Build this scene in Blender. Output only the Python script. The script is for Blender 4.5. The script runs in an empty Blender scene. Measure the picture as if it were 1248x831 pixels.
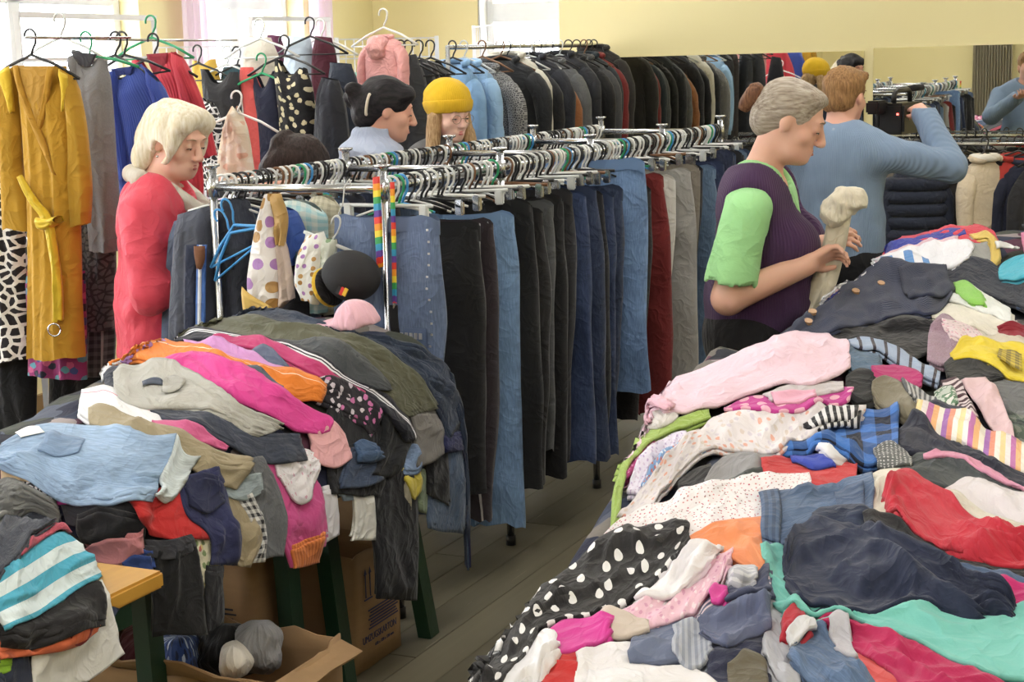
import bpy, bmesh, math, random
import numpy as np
from mathutils import Vector, Matrix, Quaternion

random.seed(7)
rng = np.random.default_rng(7)
scene = bpy.context.scene
COL = scene.collection

# ------------------------------------------------------------------ camera
F, CX, CY = 2000.0, 624.0, 415.5
CAMZ = 1.73
PITCH, ROLL = math.radians(9.87), math.radians(1.6)
_r = np.array([1, 0, 0.0]); _fw = np.array([0, math.cos(PITCH), -math.sin(PITCH)]); _up = np.array([0, math.sin(PITCH), math.cos(PITCH)])
CA = math.cos(ROLL) * _r - math.sin(ROLL) * _up
CU = math.sin(ROLL) * _r + math.cos(ROLL) * _up
CF = _fw
CO = np.array([0, 0, CAMZ])
cam = bpy.data.cameras.new('camera')
cam.sensor_width = 36.0
cam.lens = F / 1248.0 * 36.0
cam.clip_start = 0.05
cam_ob = bpy.data.objects.new('camera', cam)
COL.objects.link(cam_ob)
cam_ob.matrix_world = Matrix(((CA[0], CU[0], -CF[0], CO[0]), (CA[1], CU[1], -CF[1], CO[1]), (CA[2], CU[2], -CF[2], CO[2]), (0, 0, 0, 1)))
scene.camera = cam_ob

# ------------------------------------------------------------------ world, exposure
scene.view_settings.view_transform = 'Standard'
scene.view_settings.look = 'None'
scene.view_settings.gamma = 1.0
scene.view_settings.use_curve_mapping = False
scene.view_settings.exposure = 0.82
CEIL_EMIT = 9.5
world = bpy.data.worlds.new('overcast_sky'); scene.world = world
world.use_nodes = True
_bg = world.node_tree.nodes['Background']
_bg.inputs[0].default_value = (0.93, 0.96, 1.0, 1)
_bg.inputs[1].default_value = 6.5

# ------------------------------------------------------------------ pixel helpers
def ray(x, y):
    return CF * F + CA * (x - CX) - CU * (y - CY)
def at_z(x, y, z):
    d = ray(x, y); return CO + d * ((z - CAMZ) / d[2])
def at_y(x, y, Y):
    d = ray(x, y); return CO + d * (Y / d[1])
def topx(p):
    v = np.asarray(p, float) - CO; D = v @ CF
    return CX + F * (v @ CA) / D, CY - F * (v @ CU) / D

# frame of the racks: origin at the first post of the right-hand rail
AN = math.radians(25.1)
RD = np.array([math.sin(AN), math.cos(AN)]); RQ = np.array([math.cos(AN), -math.sin(AN)])
RO = np.array([-0.374, 4.934])
def row(s, t, z=0.0):
    p = RO + RD * s + RQ * t
    return np.array([p[0], p[1], z])

# ------------------------------------------------------------------ materials
def lin(c):
    out = []
    for v in c[:3]:
        v = v / 255.0
        out.append(v / 12.92 if v <= 0.04045 else ((v + 0.055) / 1.055) ** 2.4)
    return (*out, 1.0)

def soft(c):
    """haze of the room put into the cloth colours: lifts the blacks and takes a little saturation out"""
    c = [v * 0.93 + 9 for v in c[:3]]
    g = 0.3 * c[0] + 0.59 * c[1] + 0.11 * c[2]
    return lin([g + (v - g) * 0.92 for v in c])

_mats = {}
class NT:
    def __init__(s, m):
        s.t = m.node_tree; s.n = s.t.nodes; s.l = s.t.links
    def add(s, kind, **kw):
        n = s.n.new(kind)
        for k, v in kw.items():
            setattr(n, k, v)
        return n
    def link(s, a, b): s.l.new(a, b)
    def math(s, op, a, b=None, c=None):
        n = s.n.new('ShaderNodeMath'); n.operation = op
        for i, v in enumerate((a, b, c)):
            if v is None: continue
            if isinstance(v, (int, float)): n.inputs[i].default_value = v
            else: s.l.new(v, n.inputs[i])
        return n.outputs[0]
    def mix(s, fac, a, b, blend='MIX'):
        n = s.n.new('ShaderNodeMix'); n.data_type = 'RGBA'; n.blend_type = blend
        for i, v in ((0, fac), (6, a), (7, b)):
            if isinstance(v, (int, float)): n.inputs[i].default_value = v
            elif isinstance(v, tuple): n.inputs[i].default_value = v
            else: s.l.new(v, n.inputs[i])
        return n.outputs[2]
    def noise(s, vec, scale, detail=2.0, rough=0.5):
        n = s.n.new('ShaderNodeTexNoise'); n.inputs['Scale'].default_value = scale
        n.inputs['Detail'].default_value = detail; n.inputs['Roughness'].default_value = rough
        if vec is not None: s.l.new(vec, n.inputs['Vector'])
        return n.outputs['Fac']
    def mapping(s, vec, scale=(1, 1, 1), rot=(0, 0, 0)):
        n = s.n.new('ShaderNodeMapping'); n.inputs['Scale'].default_value = scale; n.inputs['Rotation'].default_value = rot
        s.l.new(vec, n.inputs['Vector']); return n.outputs[0]
    def voronoi(s, vec, scale, feature='F1', rand=1.0, dim='2D'):
        n = s.n.new('ShaderNodeTexVoronoi'); n.voronoi_dimensions = dim; n.feature = feature; n.inputs['Scale'].default_value = scale
        n.inputs['Randomness'].default_value = rand
        s.l.new(vec, n.inputs['Vector']); return n
    def ramp(s, fac, stops, interp='LINEAR'):
        n = s.n.new('ShaderNodeValToRGB'); n.color_ramp.interpolation = interp
        el = n.color_ramp.elements
        while len(el) < len(stops): el.new(0.5)
        for e, (p, c) in zip(el, stops): e.position = p; e.color = c
        s.l.new(fac, n.inputs[0]); return n.outputs[0]

def new_mat(name):
    m = bpy.data.materials.new(name); m.use_nodes = True
    nt = NT(m); b = nt.n['Principled BSDF']
    return m, nt, b

def simple(name, c, rough=0.5, metal=0.0, bump=0.0, bscale=60.0, var=0.06, **kw):
    key = ('simple', name)
    if key in _mats: return _mats[key]
    m, nt, b = new_mat(name)
    tc = nt.add('ShaderNodeTexCoord').outputs['Object']
    c = lin(c)
    nz = nt.noise(tc, bscale * 0.25, 3)
    col = nt.mix(nz, tuple(v * (1 - var) for v in c[:3]) + (1,), tuple(min(1, v * (1 + var)) for v in c[:3]) + (1,))
    nt.link(col, b.inputs['Base Color'])
    b.inputs['Roughness'].default_value = rough; b.inputs['Metallic'].default_value = metal
    for k, v in kw.items(): b.inputs[k].default_value = v
    if bump:
        bp = nt.add('ShaderNodeBump'); bp.inputs['Strength'].default_value = bump; bp.inputs['Distance'].default_value = 0.01
        nt.link(nt.noise(tc, bscale, 3), bp.inputs['Height']); nt.link(bp.outputs[0], b.inputs['Normal'])
    _mats[key] = m
    return m

def fabric(kind, *a, **kw):
    """cloth materials; colours are sRGB 0-255 and patterns run in UV metres along (u) and across (v) the garment"""
    key = (kind, a, tuple(sorted(kw.items())))
    if key in _mats: return _mats[key]
    m, nt, b = new_mat('cloth_' + kind)
    uv = nt.add('ShaderNodeUVMap').outputs[0]
    sep = nt.add('ShaderNodeSeparateXYZ'); nt.link(uv, sep.inputs[0])
    U, V = sep.outputs[0], sep.outputs[1]
    lin = soft
    c0 = lin(a[0]); rough = 0.9; weave = 900.0; wst = 0.12
    base = None
    if kind == 'plain':
        base = nt.mix(1.0, c0, c0)
    elif kind == 'denim':
        st = nt.noise(nt.mapping(uv, (30, 260, 1)), 1.0, 3)
        big = nt.noise(uv, 6.0, 2)
        lt = tuple(min(1, v * 1.5 + 0.02) for v in c0[:3]) + (1,); dk = tuple(v * 0.6 for v in c0[:3]) + (1,)
        base = nt.ramp(nt.math('ADD', nt.math('MULTIPLY', st, 0.45), nt.math('MULTIPLY', big, 0.55)), [(0.3, dk), (0.5, c0), (0.72, lt)])
        wst = 0.25
    elif kind == 'melange':
        base = nt.mix(nt.noise(nt.mapping(uv, (140, 420, 1)), 1.0, 2), c0, lin(a[1])); wst = 0.25
    elif kind in ('stripes', 'stripesv'):
        cols = [lin(c) for c in a[:-1]]; per = a[-1]
        x = nt.math('FRACT', nt.math('DIVIDE', U if kind == 'stripes' else V, per))
        n = len(cols)
        base = nt.ramp(x, [(i / n, c) for i, c in enumerate(cols)], 'CONSTANT')
    elif kind == 'edgestripe':      # a few narrow lines near one side: (base, line, v positions..., width)
        base = nt.mix(1.0, c0, c0); w = a[-1]
        for p in a[2:-1]:
            d = nt.math('ABSOLUTE', nt.math('SUBTRACT', V, p))
            base = nt.mix(nt.math('LESS_THAN', d, w), base, lin(a[1]))
    elif kind == 'dots':
        vo = nt.voronoi(uv, a[2], rand=kw.get('rand', 0.25))
        base = nt.mix(nt.math('LESS_THAN', vo.outputs['Distance'], kw.get('r', 0.3)), c0, lin(a[1]))
        if kw.get('multi'):
            pal = nt.add('ShaderNodeSeparateColor'); nt.link(vo.outputs['Color'], pal.inputs[0])
            pc = nt.ramp(pal.outputs[0], [(0, lin((176, 128, 60))), (0.4, lin((170, 120, 190))), (0.7, lin((196, 150, 90)))], 'CONSTANT')
            base = nt.mix(nt.math('LESS_THAN', vo.outputs['Distance'], kw.get('r', 0.3)), c0, pc)
    elif kind == 'floral':
        vo = nt.voronoi(uv, kw.get('scale', 45.0))
        sc = nt.add('ShaderNodeSeparateColor'); nt.link(vo.outputs['Color'], sc.inputs[0])
        cols = [lin(c) for c in a[1:]]
        pc = nt.ramp(sc.outputs[0], [(i / len(cols), c) for i, c in enumerate(cols)], 'CONSTANT')
        wob = nt.math('ADD', vo.outputs['Distance'], nt.math('MULTIPLY', nt.noise(uv, kw.get('scale', 45.0) * 2.5, 2), 0.35))
        base = nt.mix(nt.math('LESS_THAN', wob, kw.get('r', 0.5)), c0, pc)
    elif kind == 'leopard':
        vo = nt.voronoi(uv, a[2], 'DISTANCE_TO_EDGE')
        nz = nt.noise(uv, a[2] * 1.3, 2)
        base = nt.mix(nt.math('GREATER_THAN', nt.math('ADD', vo.outputs['Distance'], nt.math('MULTIPLY', nz, 0.3)), 0.29), c0, lin(a[1]))
    elif kind == 'plaid':
        p = a[2]
        x = nt.math('LESS_THAN', nt.math('FRACT', nt.math('DIVIDE', U, p)), 0.5)
        y = nt.math('LESS_THAN', nt.math('FRACT', nt.math('DIVIDE', V, p)), 0.5)
        f = nt.math('MULTIPLY', nt.math('ADD', x, y), 0.5)
        base = nt.mix(f, c0, lin(a[1]))
        if len(a) > 3: base = nt.mix(nt.math('LESS_THAN', nt.math('FRACT', nt.math('DIVIDE', V, p * 2)), 0.1), base, lin(a[3]))
    elif kind == 'camo':
        base = nt.ramp(nt.noise(uv, a[3], 3), [(0, c0), (0.47, lin(a[1])), (0.56, lin(a[2]))], 'CONSTANT')
    elif kind == 'fur':
        base = nt.mix(nt.noise(nt.mapping(uv, (90, 90, 1)), 1.0, 4, 0.7), c0, lin(a[1])); wst = 0.9; weave = 170.0
    elif kind == 'knit':
        base = nt.mix(1.0, c0, c0)
    # slight unevenness of the dye, and wear
    uneven = nt.noise(uv, 9.0, 3)
    hsv = nt.add('ShaderNodeHueSaturation'); nt.link(base, hsv.inputs['Color'])
    nt.link(nt.math('ADD', nt.math('MULTIPLY', uneven, 0.3), 0.85), hsv.inputs['Value'])
    nt.link(hsv.outputs[0], b.inputs['Base Color'])
    b.inputs['Roughness'].default_value = kw.get('rough', rough)
    b.inputs['Sheen Weight'].default_value = kw.get('sheen', 0.12)
    b.inputs['Specular IOR Level'].default_value = 0.25
    bp = nt.add('ShaderNodeBump'); bp.inputs['Strength'].default_value = wst + 0.25; bp.inputs['Distance'].default_value = 0.004
    if kind == 'knit':
        w = nt.math('SINE', nt.math('MULTIPLY', V, 700.0))
        nt.link(w, bp.inputs['Height'])
    else:
        h = nt.math('MULTIPLY', nt.noise(uv, weave * 0.25, 2), 0.12)
        wn = nt.add('ShaderNodeTexNoise'); wn.inputs['Scale'].default_value = 7.0; nt.link(uv, wn.inputs['Vector'])
        wv = nt.add('ShaderNodeVectorMath'); wv.operation = 'MULTIPLY_ADD'; nt.link(wn.outputs['Color'], wv.inputs[0]); wv.inputs[1].default_value = (0.16, 0.16, 0); nt.link(uv, wv.inputs[2])
        for sc_, sx_, am in ((1.0, (9, 17, 1), 1.0), (1.0, (20, 15, 1), 0.5), (1.0, (44, 60, 1), 0.12)):
            n_ = nt.noise(nt.mapping(wv.outputs[0], sx_), sc_, 1.5)
            rd_ = nt.math('POWER', nt.math('SUBTRACT', 1.0, nt.math('MULTIPLY', nt.math('ABSOLUTE', nt.math('SUBTRACT', n_, 0.5)), 2.6)), 3.0)
            h = nt.math('ADD', h, nt.math('MULTIPLY', rd_, am))
        bp.inputs['Distance'].default_value = 0.013; bp.inputs['Strength'].default_value = kw.get('crease', 0.36)
        nt.link(h, bp.inputs['Height'])
    nt.link(bp.outputs[0], b.inputs['Normal'])
    _mats[key] = m
    return m
P_ = lambda *c: fabric('plain', c)
DN = lambda *c: fabric('denim', c)

# ------------------------------------------------------------------ mesh helpers
def mesh_ob(name, verts, faces, mat=None, parent=None, uv=None, smooth=True):
    me = bpy.data.meshes.new(name)
    verts = np.asarray(verts, float)
    me.from_pydata(verts.tolist(), [], [list(map(int, f)) for f in faces] if not isinstance(faces, np.ndarray) else faces.tolist())
    if uv is not None:
        ul = me.uv_layers.new(name='UVMap')
        idx = np.zeros(len(me.loops), np.int32); me.loops.foreach_get('vertex_index', idx)
        ul.data.foreach_set('uv', np.asarray(uv, np.float32)[idx].ravel())
    if smooth: me.polygons.foreach_set('use_smooth', np.ones(len(me.polygons), bool))
    me.update()
    ob = bpy.data.objects.new(name, me)
    if mat is not None: me.materials.append(mat)
    COL.objects.link(ob)
    if parent is not None: ob.parent = parent
    return ob

def tag(o, label=None, cat=None, group=None, kind=None):
    if label: o['label'] = label
    if cat: o['category'] = cat
    if group: o['group'] = group
    if kind: o['kind'] = kind
    return o

def empty(name, loc, rz=0.0, label=None, cat=None, group=None):
    o = bpy.data.objects.new(name, None); o.empty_display_size = 0.1
    COL.objects.link(o); o.location = tuple(float(v) for v in loc); o.rotation_euler = (0, 0, rz)
    return tag(o, label, cat, group)

def copy_tree(o, parent=None):
    c = o.copy(); COL.objects.link(c); c.parent = parent
    for ch in o.children: copy_tree(ch, c)
    return c

class MB:
    """collects boxes, tubes and rings of one part"""
    def __init__(s): s.v = []; s.f = []
    def add(s, v, f):
        o = len(s.v); s.v += [tuple(map(float, p)) for p in v]; s.f += [tuple(i + o for i in q) for q in f]; return s
    def box(s, c, size, rz=0.0, ry=0.0, bev=0.0):
        h = np.array(size) / 2.0
        if bev <= 0:
            v = [(x * h[0], y * h[1], z * h[2]) for x in (-1, 1) for y in (-1, 1) for z in (-1, 1)]
            f = [(0, 1, 3, 2), (4, 6, 7, 5), (0, 4, 5, 1), (2, 3, 7, 6), (0, 2, 6, 4), (1, 5, 7, 3)]
        else:
            bm = bmesh.new(); bmesh.ops.create_cube(bm, size=1.0)
            for q in bm.verts: q.co = Vector((q.co.x * size[0], q.co.y * size[1], q.co.z * size[2]))
            bmesh.ops.bevel(bm, geom=list(bm.edges), offset=bev, segments=2, affect='EDGES')
            bm.verts.index_update()
            v = [tuple(q.co) for q in bm.verts]; f = [tuple(q.index for q in g.verts) for g in bm.faces]; bm.free()
        R = Matrix.Rotation(rz, 3, 'Z') @ Matrix.Rotation(ry, 3, 'Y')
        v = [tuple(R @ Vector(p) + Vector([float(t) for t in c])) for p in v]
        return s.add(v, f)
    def tube(s, pts, r, n=8, caps=True):
        pts = [np.array(p, float) for p in pts]
        rs = r if hasattr(r, '__len__') else [r] * len(pts)
        ref = None; V = []; Fc = []
        for i, p in enumerate(pts):
            t = pts[min(i + 1, len(pts) - 1)] - pts[max(i - 1, 0)]
            t = t / (np.linalg.norm(t) + 1e-12)
            if ref is None:
                ref = np.array([0, 0, 1.0]) if abs(t[2]) < 0.9 else np.array([1.0, 0, 0])
            a = np.cross(t, ref); a /= np.linalg.norm(a) + 1e-12; b = np.cross(a, t); ref = b
            for k in range(n):
                w = 2 * math.pi * k / n
                V.append(p + rs[i] * (math.cos(w) * a + math.sin(w) * b))
        for i in range(len(pts) - 1):
            for k in range(n):
                k2 = (k + 1) % n
                Fc.append((i * n + k, i * n + k2, (i + 1) * n + k2, (i + 1) * n + k))
        if caps:
            Fc.append(tuple(range(n))[::-1]); Fc.append(tuple((len(pts) - 1) * n + k for k in range(n)))
        return s.add(V, Fc)
    def bar(s, a, b, w, h):
        """rectangular bar from a to b"""
        a = np.array(a, float); b = np.array(b, float); t = (b - a) / np.linalg.norm(b - a)
        ref = np.array([0, 0, 1.0]) if abs(t[2]) < 0.9 else np.array([0, 1.0, 0])
        x = np.cross(t, ref); x /= np.linalg.norm(x); y = np.cross(x, t)
        v = [p + i * x * w / 2 + j * y * h / 2 for p in (a, b) for i, j in ((-1, -1), (1, -1), (1, 1), (-1, 1))]
        return s.add(v, [(0, 1, 2, 3)[::-1], (4, 5, 6, 7), (0, 1, 5, 4), (1, 2, 6, 5), (2, 3, 7, 6), (3, 0, 4, 7)])
    def build(s, name, mat, parent=None, smooth=False):
        ob = mesh_ob(name, s.v, s.f, mat, parent, smooth=smooth)
        return ob

def crspline(pts, n):
    """n points along a Catmull-Rom curve through pts, evenly by length"""
    P = np.array(pts, float)
    if len(P) == 2:
        return P[0] + (P[1] - P[0]) * np.linspace(0, 1, n)[:, None]
    Q = np.vstack([2 * P[0] - P[1], P, 2 * P[-1] - P[-2]])
    out = []
    for i in range(1, len(Q) - 2):
        t = np.linspace(0, 1, 16, endpoint=False)[:, None]
        a, b, c, d = Q[i - 1], Q[i], Q[i + 1], Q[i + 2]
        out.append(0.5 * (2 * b + (c - a) * t + (2 * a - 5 * b + 4 * c - d) * t ** 2 + (3 * b - a - 3 * c + d) * t ** 3))
    out.append(P[-1:])
    O = np.vstack(out)
    L = np.concatenate([[0], np.cumsum(np.linalg.norm(np.diff(O, axis=0), axis=1))])
    s = np.linspace(0, L[-1], n)
    return np.stack([np.interp(s, L, O[:, k]) for k in range(O.shape[1])], 1)

class VNoise:
    """small value-noise field for folds"""
    def __init__(s, seed):
        s.g = np.random.default_rng(seed).random((64, 64)) * 2 - 1
    def __call__(s, x, y):
        x = np.asarray(x, float); y = np.asarray(y, float)
        xi = np.floor(x).astype(int); yi = np.floor(y).astype(int); fx = x - xi; fy = y - yi
        fx = fx * fx * (3 - 2 * fx); fy = fy * fy * (3 - 2 * fy)
        g = lambda a, b: s.g[a % 64, b % 64]
        return (g(xi, yi) * (1 - fx) + g(xi + 1, yi) * fx) * (1 - fy) + (g(xi, yi + 1) * (1 - fx) + g(xi + 1, yi + 1) * fx) * fy

CHROME = simple('chrome_tube', (200, 202, 206), 0.22, 1.0, var=0.03)
WHITE_MET = simple('white_painted_metal', (225, 225, 228), 0.4)
BLACK_PL = simple('black_plastic', (28, 28, 30), 0.4)
WHITE_PL = simple('white_plastic', (225, 225, 222), 0.4)
CLEAR_PL = simple('clear_plastic', (205, 208, 208), 0.2)
# ================================================================== the room
PHI = math.radians(23.1)
WD = np.array([math.sin(PHI), math.cos(PHI), 0]); WQ = np.array([math.cos(PHI), -math.sin(PHI), 0])
WK = np.array([-0.911, 11.71, 0.0])
ROOM_S, ROOM_T, CEIL = -14.6, 8.6, 3.15
def wk(s, t, z=0.0): return WK + WD * s + WQ * t + np.array([0, 0, z])
def on_back(x, y):      # pixel -> (t, z) on the back wall
    d = ray(x, y); k = WD @ (WK - CO) / (WD @ d); p = CO + d * k - WK
    return float(p @ WQ), float(p[2])
def on_left(x, y):      # pixel -> (s, z) on the left wall
    d = ray(x, y); k = WQ @ (WK - CO) / (WQ @ d); p = CO + d * k - WK
    return float(p @ WD), float(p[2])

M_WALL, nt, b = new_mat('yellow_wall_paint')
tc = nt.add('ShaderNodeTexCoord').outputs['Object']
nt.link(nt.mix(nt.noise(tc, 1.3, 4), lin((232, 219, 166)), lin((238, 227, 178))), b.inputs['Base Color'])
b.inputs['Roughness'].default_value = 0.75
bp = nt.add('ShaderNodeBump'); bp.inputs['Strength'].default_value = 0.12; bp.inputs['Distance'].default_value = 0.004
nt.link(nt.noise(tc, 90, 3), bp.inputs['Height']); nt.link(bp.outputs[0], b.inputs['Normal'])
M_CEIL = simple('white_ceiling_paint', (232, 230, 222), 0.9, bump=0.1)
M_FRAME = simple('white_window_plastic', (228, 230, 234), 0.35)
M_REVEAL = simple('grey_reveal_plaster', (196, 196, 196), 0.8)

def wall(name, o, dirv, length, nrm, holes, mat=M_WALL, th=0.3, h=CEIL):
    """wall from o along dirv, thickness away from the room (nrm points out); holes are (u0, u1, z0, z1)"""
    m = MB()
    us = sorted({0.0, length, *[v for q in holes for v in q[:2]]}); zs = sorted({0.0, h, *[v for q in holes for v in q[2:]]})
    for u0, u1 in zip(us[:-1], us[1:]):
        for z0, z1 in zip(zs[:-1], zs[1:]):
            if any(q[0] - 1e-6 <= u0 and u1 <= q[1] + 1e-6 and q[2] - 1e-6 <= z0 and z1 <= q[3] + 1e-6 for q in holes): continue
            c = [o + dirv * u + nrm * w + np.array([0, 0, z]) for u in (u0, u1) for w in (0, th) for z in (z0, z1)]
            m.add(c, [(0, 1, 3, 2), (4, 6, 7, 5), (0, 4, 5, 1), (2, 3, 7, 6), (0, 2, 6, 4), (1, 5, 7, 3)])
    ob = m.build(name, mat); tag(ob, kind='structure')
    return ob

# window openings from the photograph
tb0, _ = on_back(583, 40); tb1, _ = on_back(682, 40)
_, ztr0 = on_back(640, 23); _, ztr1 = on_back(640, 4)
s1b, _ = on_left(172, 60); s2a, _ = on_left(240, 60); s2b, _ = on_left(372, 60)
s1a = s1b - 1.75
HOLE_B = (tb0, tb1, 0.95, 2.55)
HOLE_L = [(s1a - ROOM_S, s1b - ROOM_S, 0.9, 2.6), (s2a - ROOM_S, s2b - ROOM_S, 0.9, 2.6), (s1a - ROOM_S - 3.0, s1a - ROOM_S - 1.0, 0.9, 2.6), (s1a - ROOM_S - 6.6, s1a - ROOM_S - 4.4, 0.9, 2.6)]
wall('wall_back', wk(0, -0.3), WQ, ROOM_T + 0.6, WD, [(HOLE_B[0] + 0.3, HOLE_B[1] + 0.3, HOLE_B[2], HOLE_B[3])])
wall('wall_left', wk(ROOM_S, 0), WD, -ROOM_S, -WQ, HOLE_L)
wall('wall_right', wk(ROOM_S, ROOM_T), WD, -ROOM_S, WQ, [])
wall('wall_rear', wk(ROOM_S, -0.3), WQ, ROOM_T + 0.6, -WD, [])
m = MB(); m.add([wk(ROOM_S - 0.3, -0.3, CEIL), wk(0.3, -0.3, CEIL), wk(0.3, ROOM_T + 0.3, CEIL), wk(ROOM_S - 0.3, ROOM_T + 0.3, CEIL)] + [wk(ROOM_S - 0.3, -0.3, CEIL + 0.2), wk(0.3, -0.3, CEIL + 0.2), wk(0.3, ROOM_T + 0.3, CEIL + 0.2), wk(ROOM_S - 0.3, ROOM_T + 0.3, CEIL + 0.2)],
               [(0, 1, 2, 3), (4, 5, 6, 7)[::-1], (0, 1, 5, 4), (1, 2, 6, 5), (2, 3, 7, 6), (3, 0, 4, 7)])
tag(m.build('ceiling', M_CEIL), kind='structure')

# floor: worn painted boards running along the racks
M_FLOOR, nt, b = new_mat('worn_grey_floor_boards')
tc = nt.add('ShaderNodeTexCoord').outputs['Object']
oi = nt.add('ShaderNodeObjectInfo').outputs['Random']
off = nt.add('ShaderNodeCombineXYZ'); nt.link(nt.math('MULTIPLY', oi, 37.0), off.inputs[0])
va = nt.add('ShaderNodeVectorMath'); va.operation = 'ADD'; nt.link(tc, va.inputs[0]); nt.link(off.outputs[0], va.inputs[1])
grain = nt.noise(nt.mapping(va.outputs[0], (1.2, 34, 1)), 1.0, 5, 0.65)
worn = nt.noise(nt.mapping(va.outputs[0], (1.5, 4, 1)), 1.2, 5, 0.6)
col = nt.mix(grain, lin((80, 75, 60)), lin((118, 111, 92)))
col = nt.mix(nt.math('MULTIPLY', worn, 0.7), col, lin((136, 128, 108)))
hs = nt.add('ShaderNodeHueSaturation'); nt.link(col, hs.inputs['Color']); nt.link(nt.math('ADD', nt.math('MULTIPLY', oi, 0.3), 0.8), hs.inputs['Value'])
scr = nt.noise(nt.mapping(va.outputs[0], (3, 120, 1)), 1.0, 2)
col = nt.mix(nt.math('GREATER_THAN', scr, 0.74), hs.outputs[0], lin((150, 142, 122)))
nt.link(col, b.inputs['Base Color'])
nt.link(nt.math('ADD', nt.math('MULTIPLY', worn, 0.4), 0.22), b.inputs['Roughness'])
bp = nt.add('ShaderNodeBump'); bp.inputs['Strength'].default_value = 0.2; bp.inputs['Distance'].default_value = 0.004
nt.link(grain, bp.inputs['Height']); nt.link(bp.outputs[0], b.inputs['Normal'])
m = MB(); q = [wk(ROOM_S - 0.3, -0.3), wk(0.3, -0.3), wk(0.3, ROOM_T + 0.3), wk(ROOM_S - 0.3, ROOM_T + 0.3)]
m.add([p + np.array([0, 0, -0.012]) for p in q] + [p + np.array([0, 0, -0.2]) for p in q], [(0, 3, 2, 1), (4, 5, 6, 7), (0, 1, 5, 4), (1, 2, 6, 5), (2, 3, 7, 6), (3, 0, 4, 7)])
floor = m.build('floor', simple('dark_subfloor', (70, 66, 54), 0.9)); tag(floor, kind='structure')
fr = math.pi / 2 - AN
pl = MB().box((0, 0, -0.008), (3.0, 0.1385, 0.016), bev=0.0012)
plank0 = pl.build('plank', M_FLOOR, floor)
first = True
for i in range(-30, 44):
    for j in range(-3, 5):
        s_ = j * 3.004 + (0.9 if i % 2 else -0.4) + (i % 5) * 0.31; t_ = i * 0.14
        p = row(s_, t_)
        rel = p - WK
        if not (-0.2 < rel @ WQ < ROOM_T - 0.1 and ROOM_S < rel @ WD < -1.2): continue
        o = plank0 if first else plank0.copy()
        if not first: COL.objects.link(o); o.parent = floor
        first = False
        o.location = (p[0], p[1], 0.0); o.rotation_euler = (0, 0, fr)

# skirting
def skirt(name, a, b_, nrm):
    mm = MB(); c = (a + b_) / 2 + nrm * -0.012; L = np.linalg.norm(b_ - a)
    mm.box((c[0], c[1], 0.05), (L, 0.024, 0.1), rz=math.atan2(b_[1] - a[1], b_[0] - a[0]))
    tag(mm.build(name, simple('skirting_paint', (150, 120, 80), 0.5)), kind='structure')
skirt('baseboard_back', wk(0, 0), wk(0, ROOM_T), WD)
skirt('baseboard_left', wk(ROOM_S, 0), wk(0, 0), -WQ)

# windows
M_GLASS, nt, b = new_mat('window_glass')
nt.n.remove(b)
tr = nt.add('ShaderNodeBsdfTransparent'); gl = nt.add('ShaderNodeBsdfGlossy'); gl.inputs['Roughness'].default_value = 0.02
mx = nt.add('ShaderNodeMixShader'); mx.inputs[0].default_value = 0.05
nt.link(tr.outputs[0], mx.inputs[1]); nt.link(gl.outputs[0], mx.inputs[2]); nt.link(mx.outputs[0], nt.n['Material Output'].inputs[0])

def window(name, o, dirv, nrm, u0, u1, z0, z1, transoms, mullions, fw=0.06):
    root = empty(name, o + dirv * (u0 + u1) / 2 + nrm * 0.16 + np.array([0, 0, z0]), math.atan2(dirv[1], dirv[0]))
    tag(root, kind='structure')
    w = u1 - u0; h = z1 - z0
    fm = MB()
    for x in (-w / 2 + fw / 2, w / 2 - fw / 2): fm.box((x, 0, h / 2), (fw, 0.07, h), bev=0.004)
    for z in (fw / 2, h - fw / 2): fm.box((0, 0, z), (w, 0.07, fw), bev=0.004)
    fm.build('window_frame', M_FRAME, root)
    for z in transoms: MB().box((0, 0.005, z - z0), (w - 0.02, 0.075, 0.13), bev=0.006).build('transom', M_FRAME, root)
    for x in mullions: MB().box((x, 0.005, h / 2), (0.1, 0.075, h - 0.02), bev=0.006).build('mullion', M_FRAME, root)
    xs = [-w / 2 + 0.03] + list(mullions) + [w / 2 - 0.03]; zs = [0.03] + [z - z0 for z in transoms] + [h - 0.03]
    for a, b2 in zip(xs[:-1], xs[1:]):
        for c, d in zip(zs[:-1], zs[1:]):
            MB().box(((a + b2) / 2, 0, (c + d) / 2), (b2 - a - 0.04, 0.006, d - c - 0.04)).build('pane', M_GLASS, root)
    MB().box((0, -0.09, -0.015), (w, 0.26, 0.03), bev=0.005).build('window_sill', M_FRAME, root)
    return root
window('window_1', wk(0, 0), WQ, WD, HOLE_B[0], HOLE_B[1], 0.95, 2.55, [(ztr0 + ztr1) / 2], [])
k = 2
for (a, b_, z0, z1) in HOLE_L:
    window('window_%d' % k, wk(ROOM_S, 0), WD, -WQ, a, b_, z0, z1, [2.12], [0.0]); k += 1

# grey plaster reveal of the back window
m = MB(); a = wk(0.0, HOLE_B[0] + 0.01); c = a + WD * 0.075
m.box((c[0], c[1], 1.75), (0.012, 0.15, 1.6), rz=-PHI); tag(m.build('trim_1', M_REVEAL), kind='structure')

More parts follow.
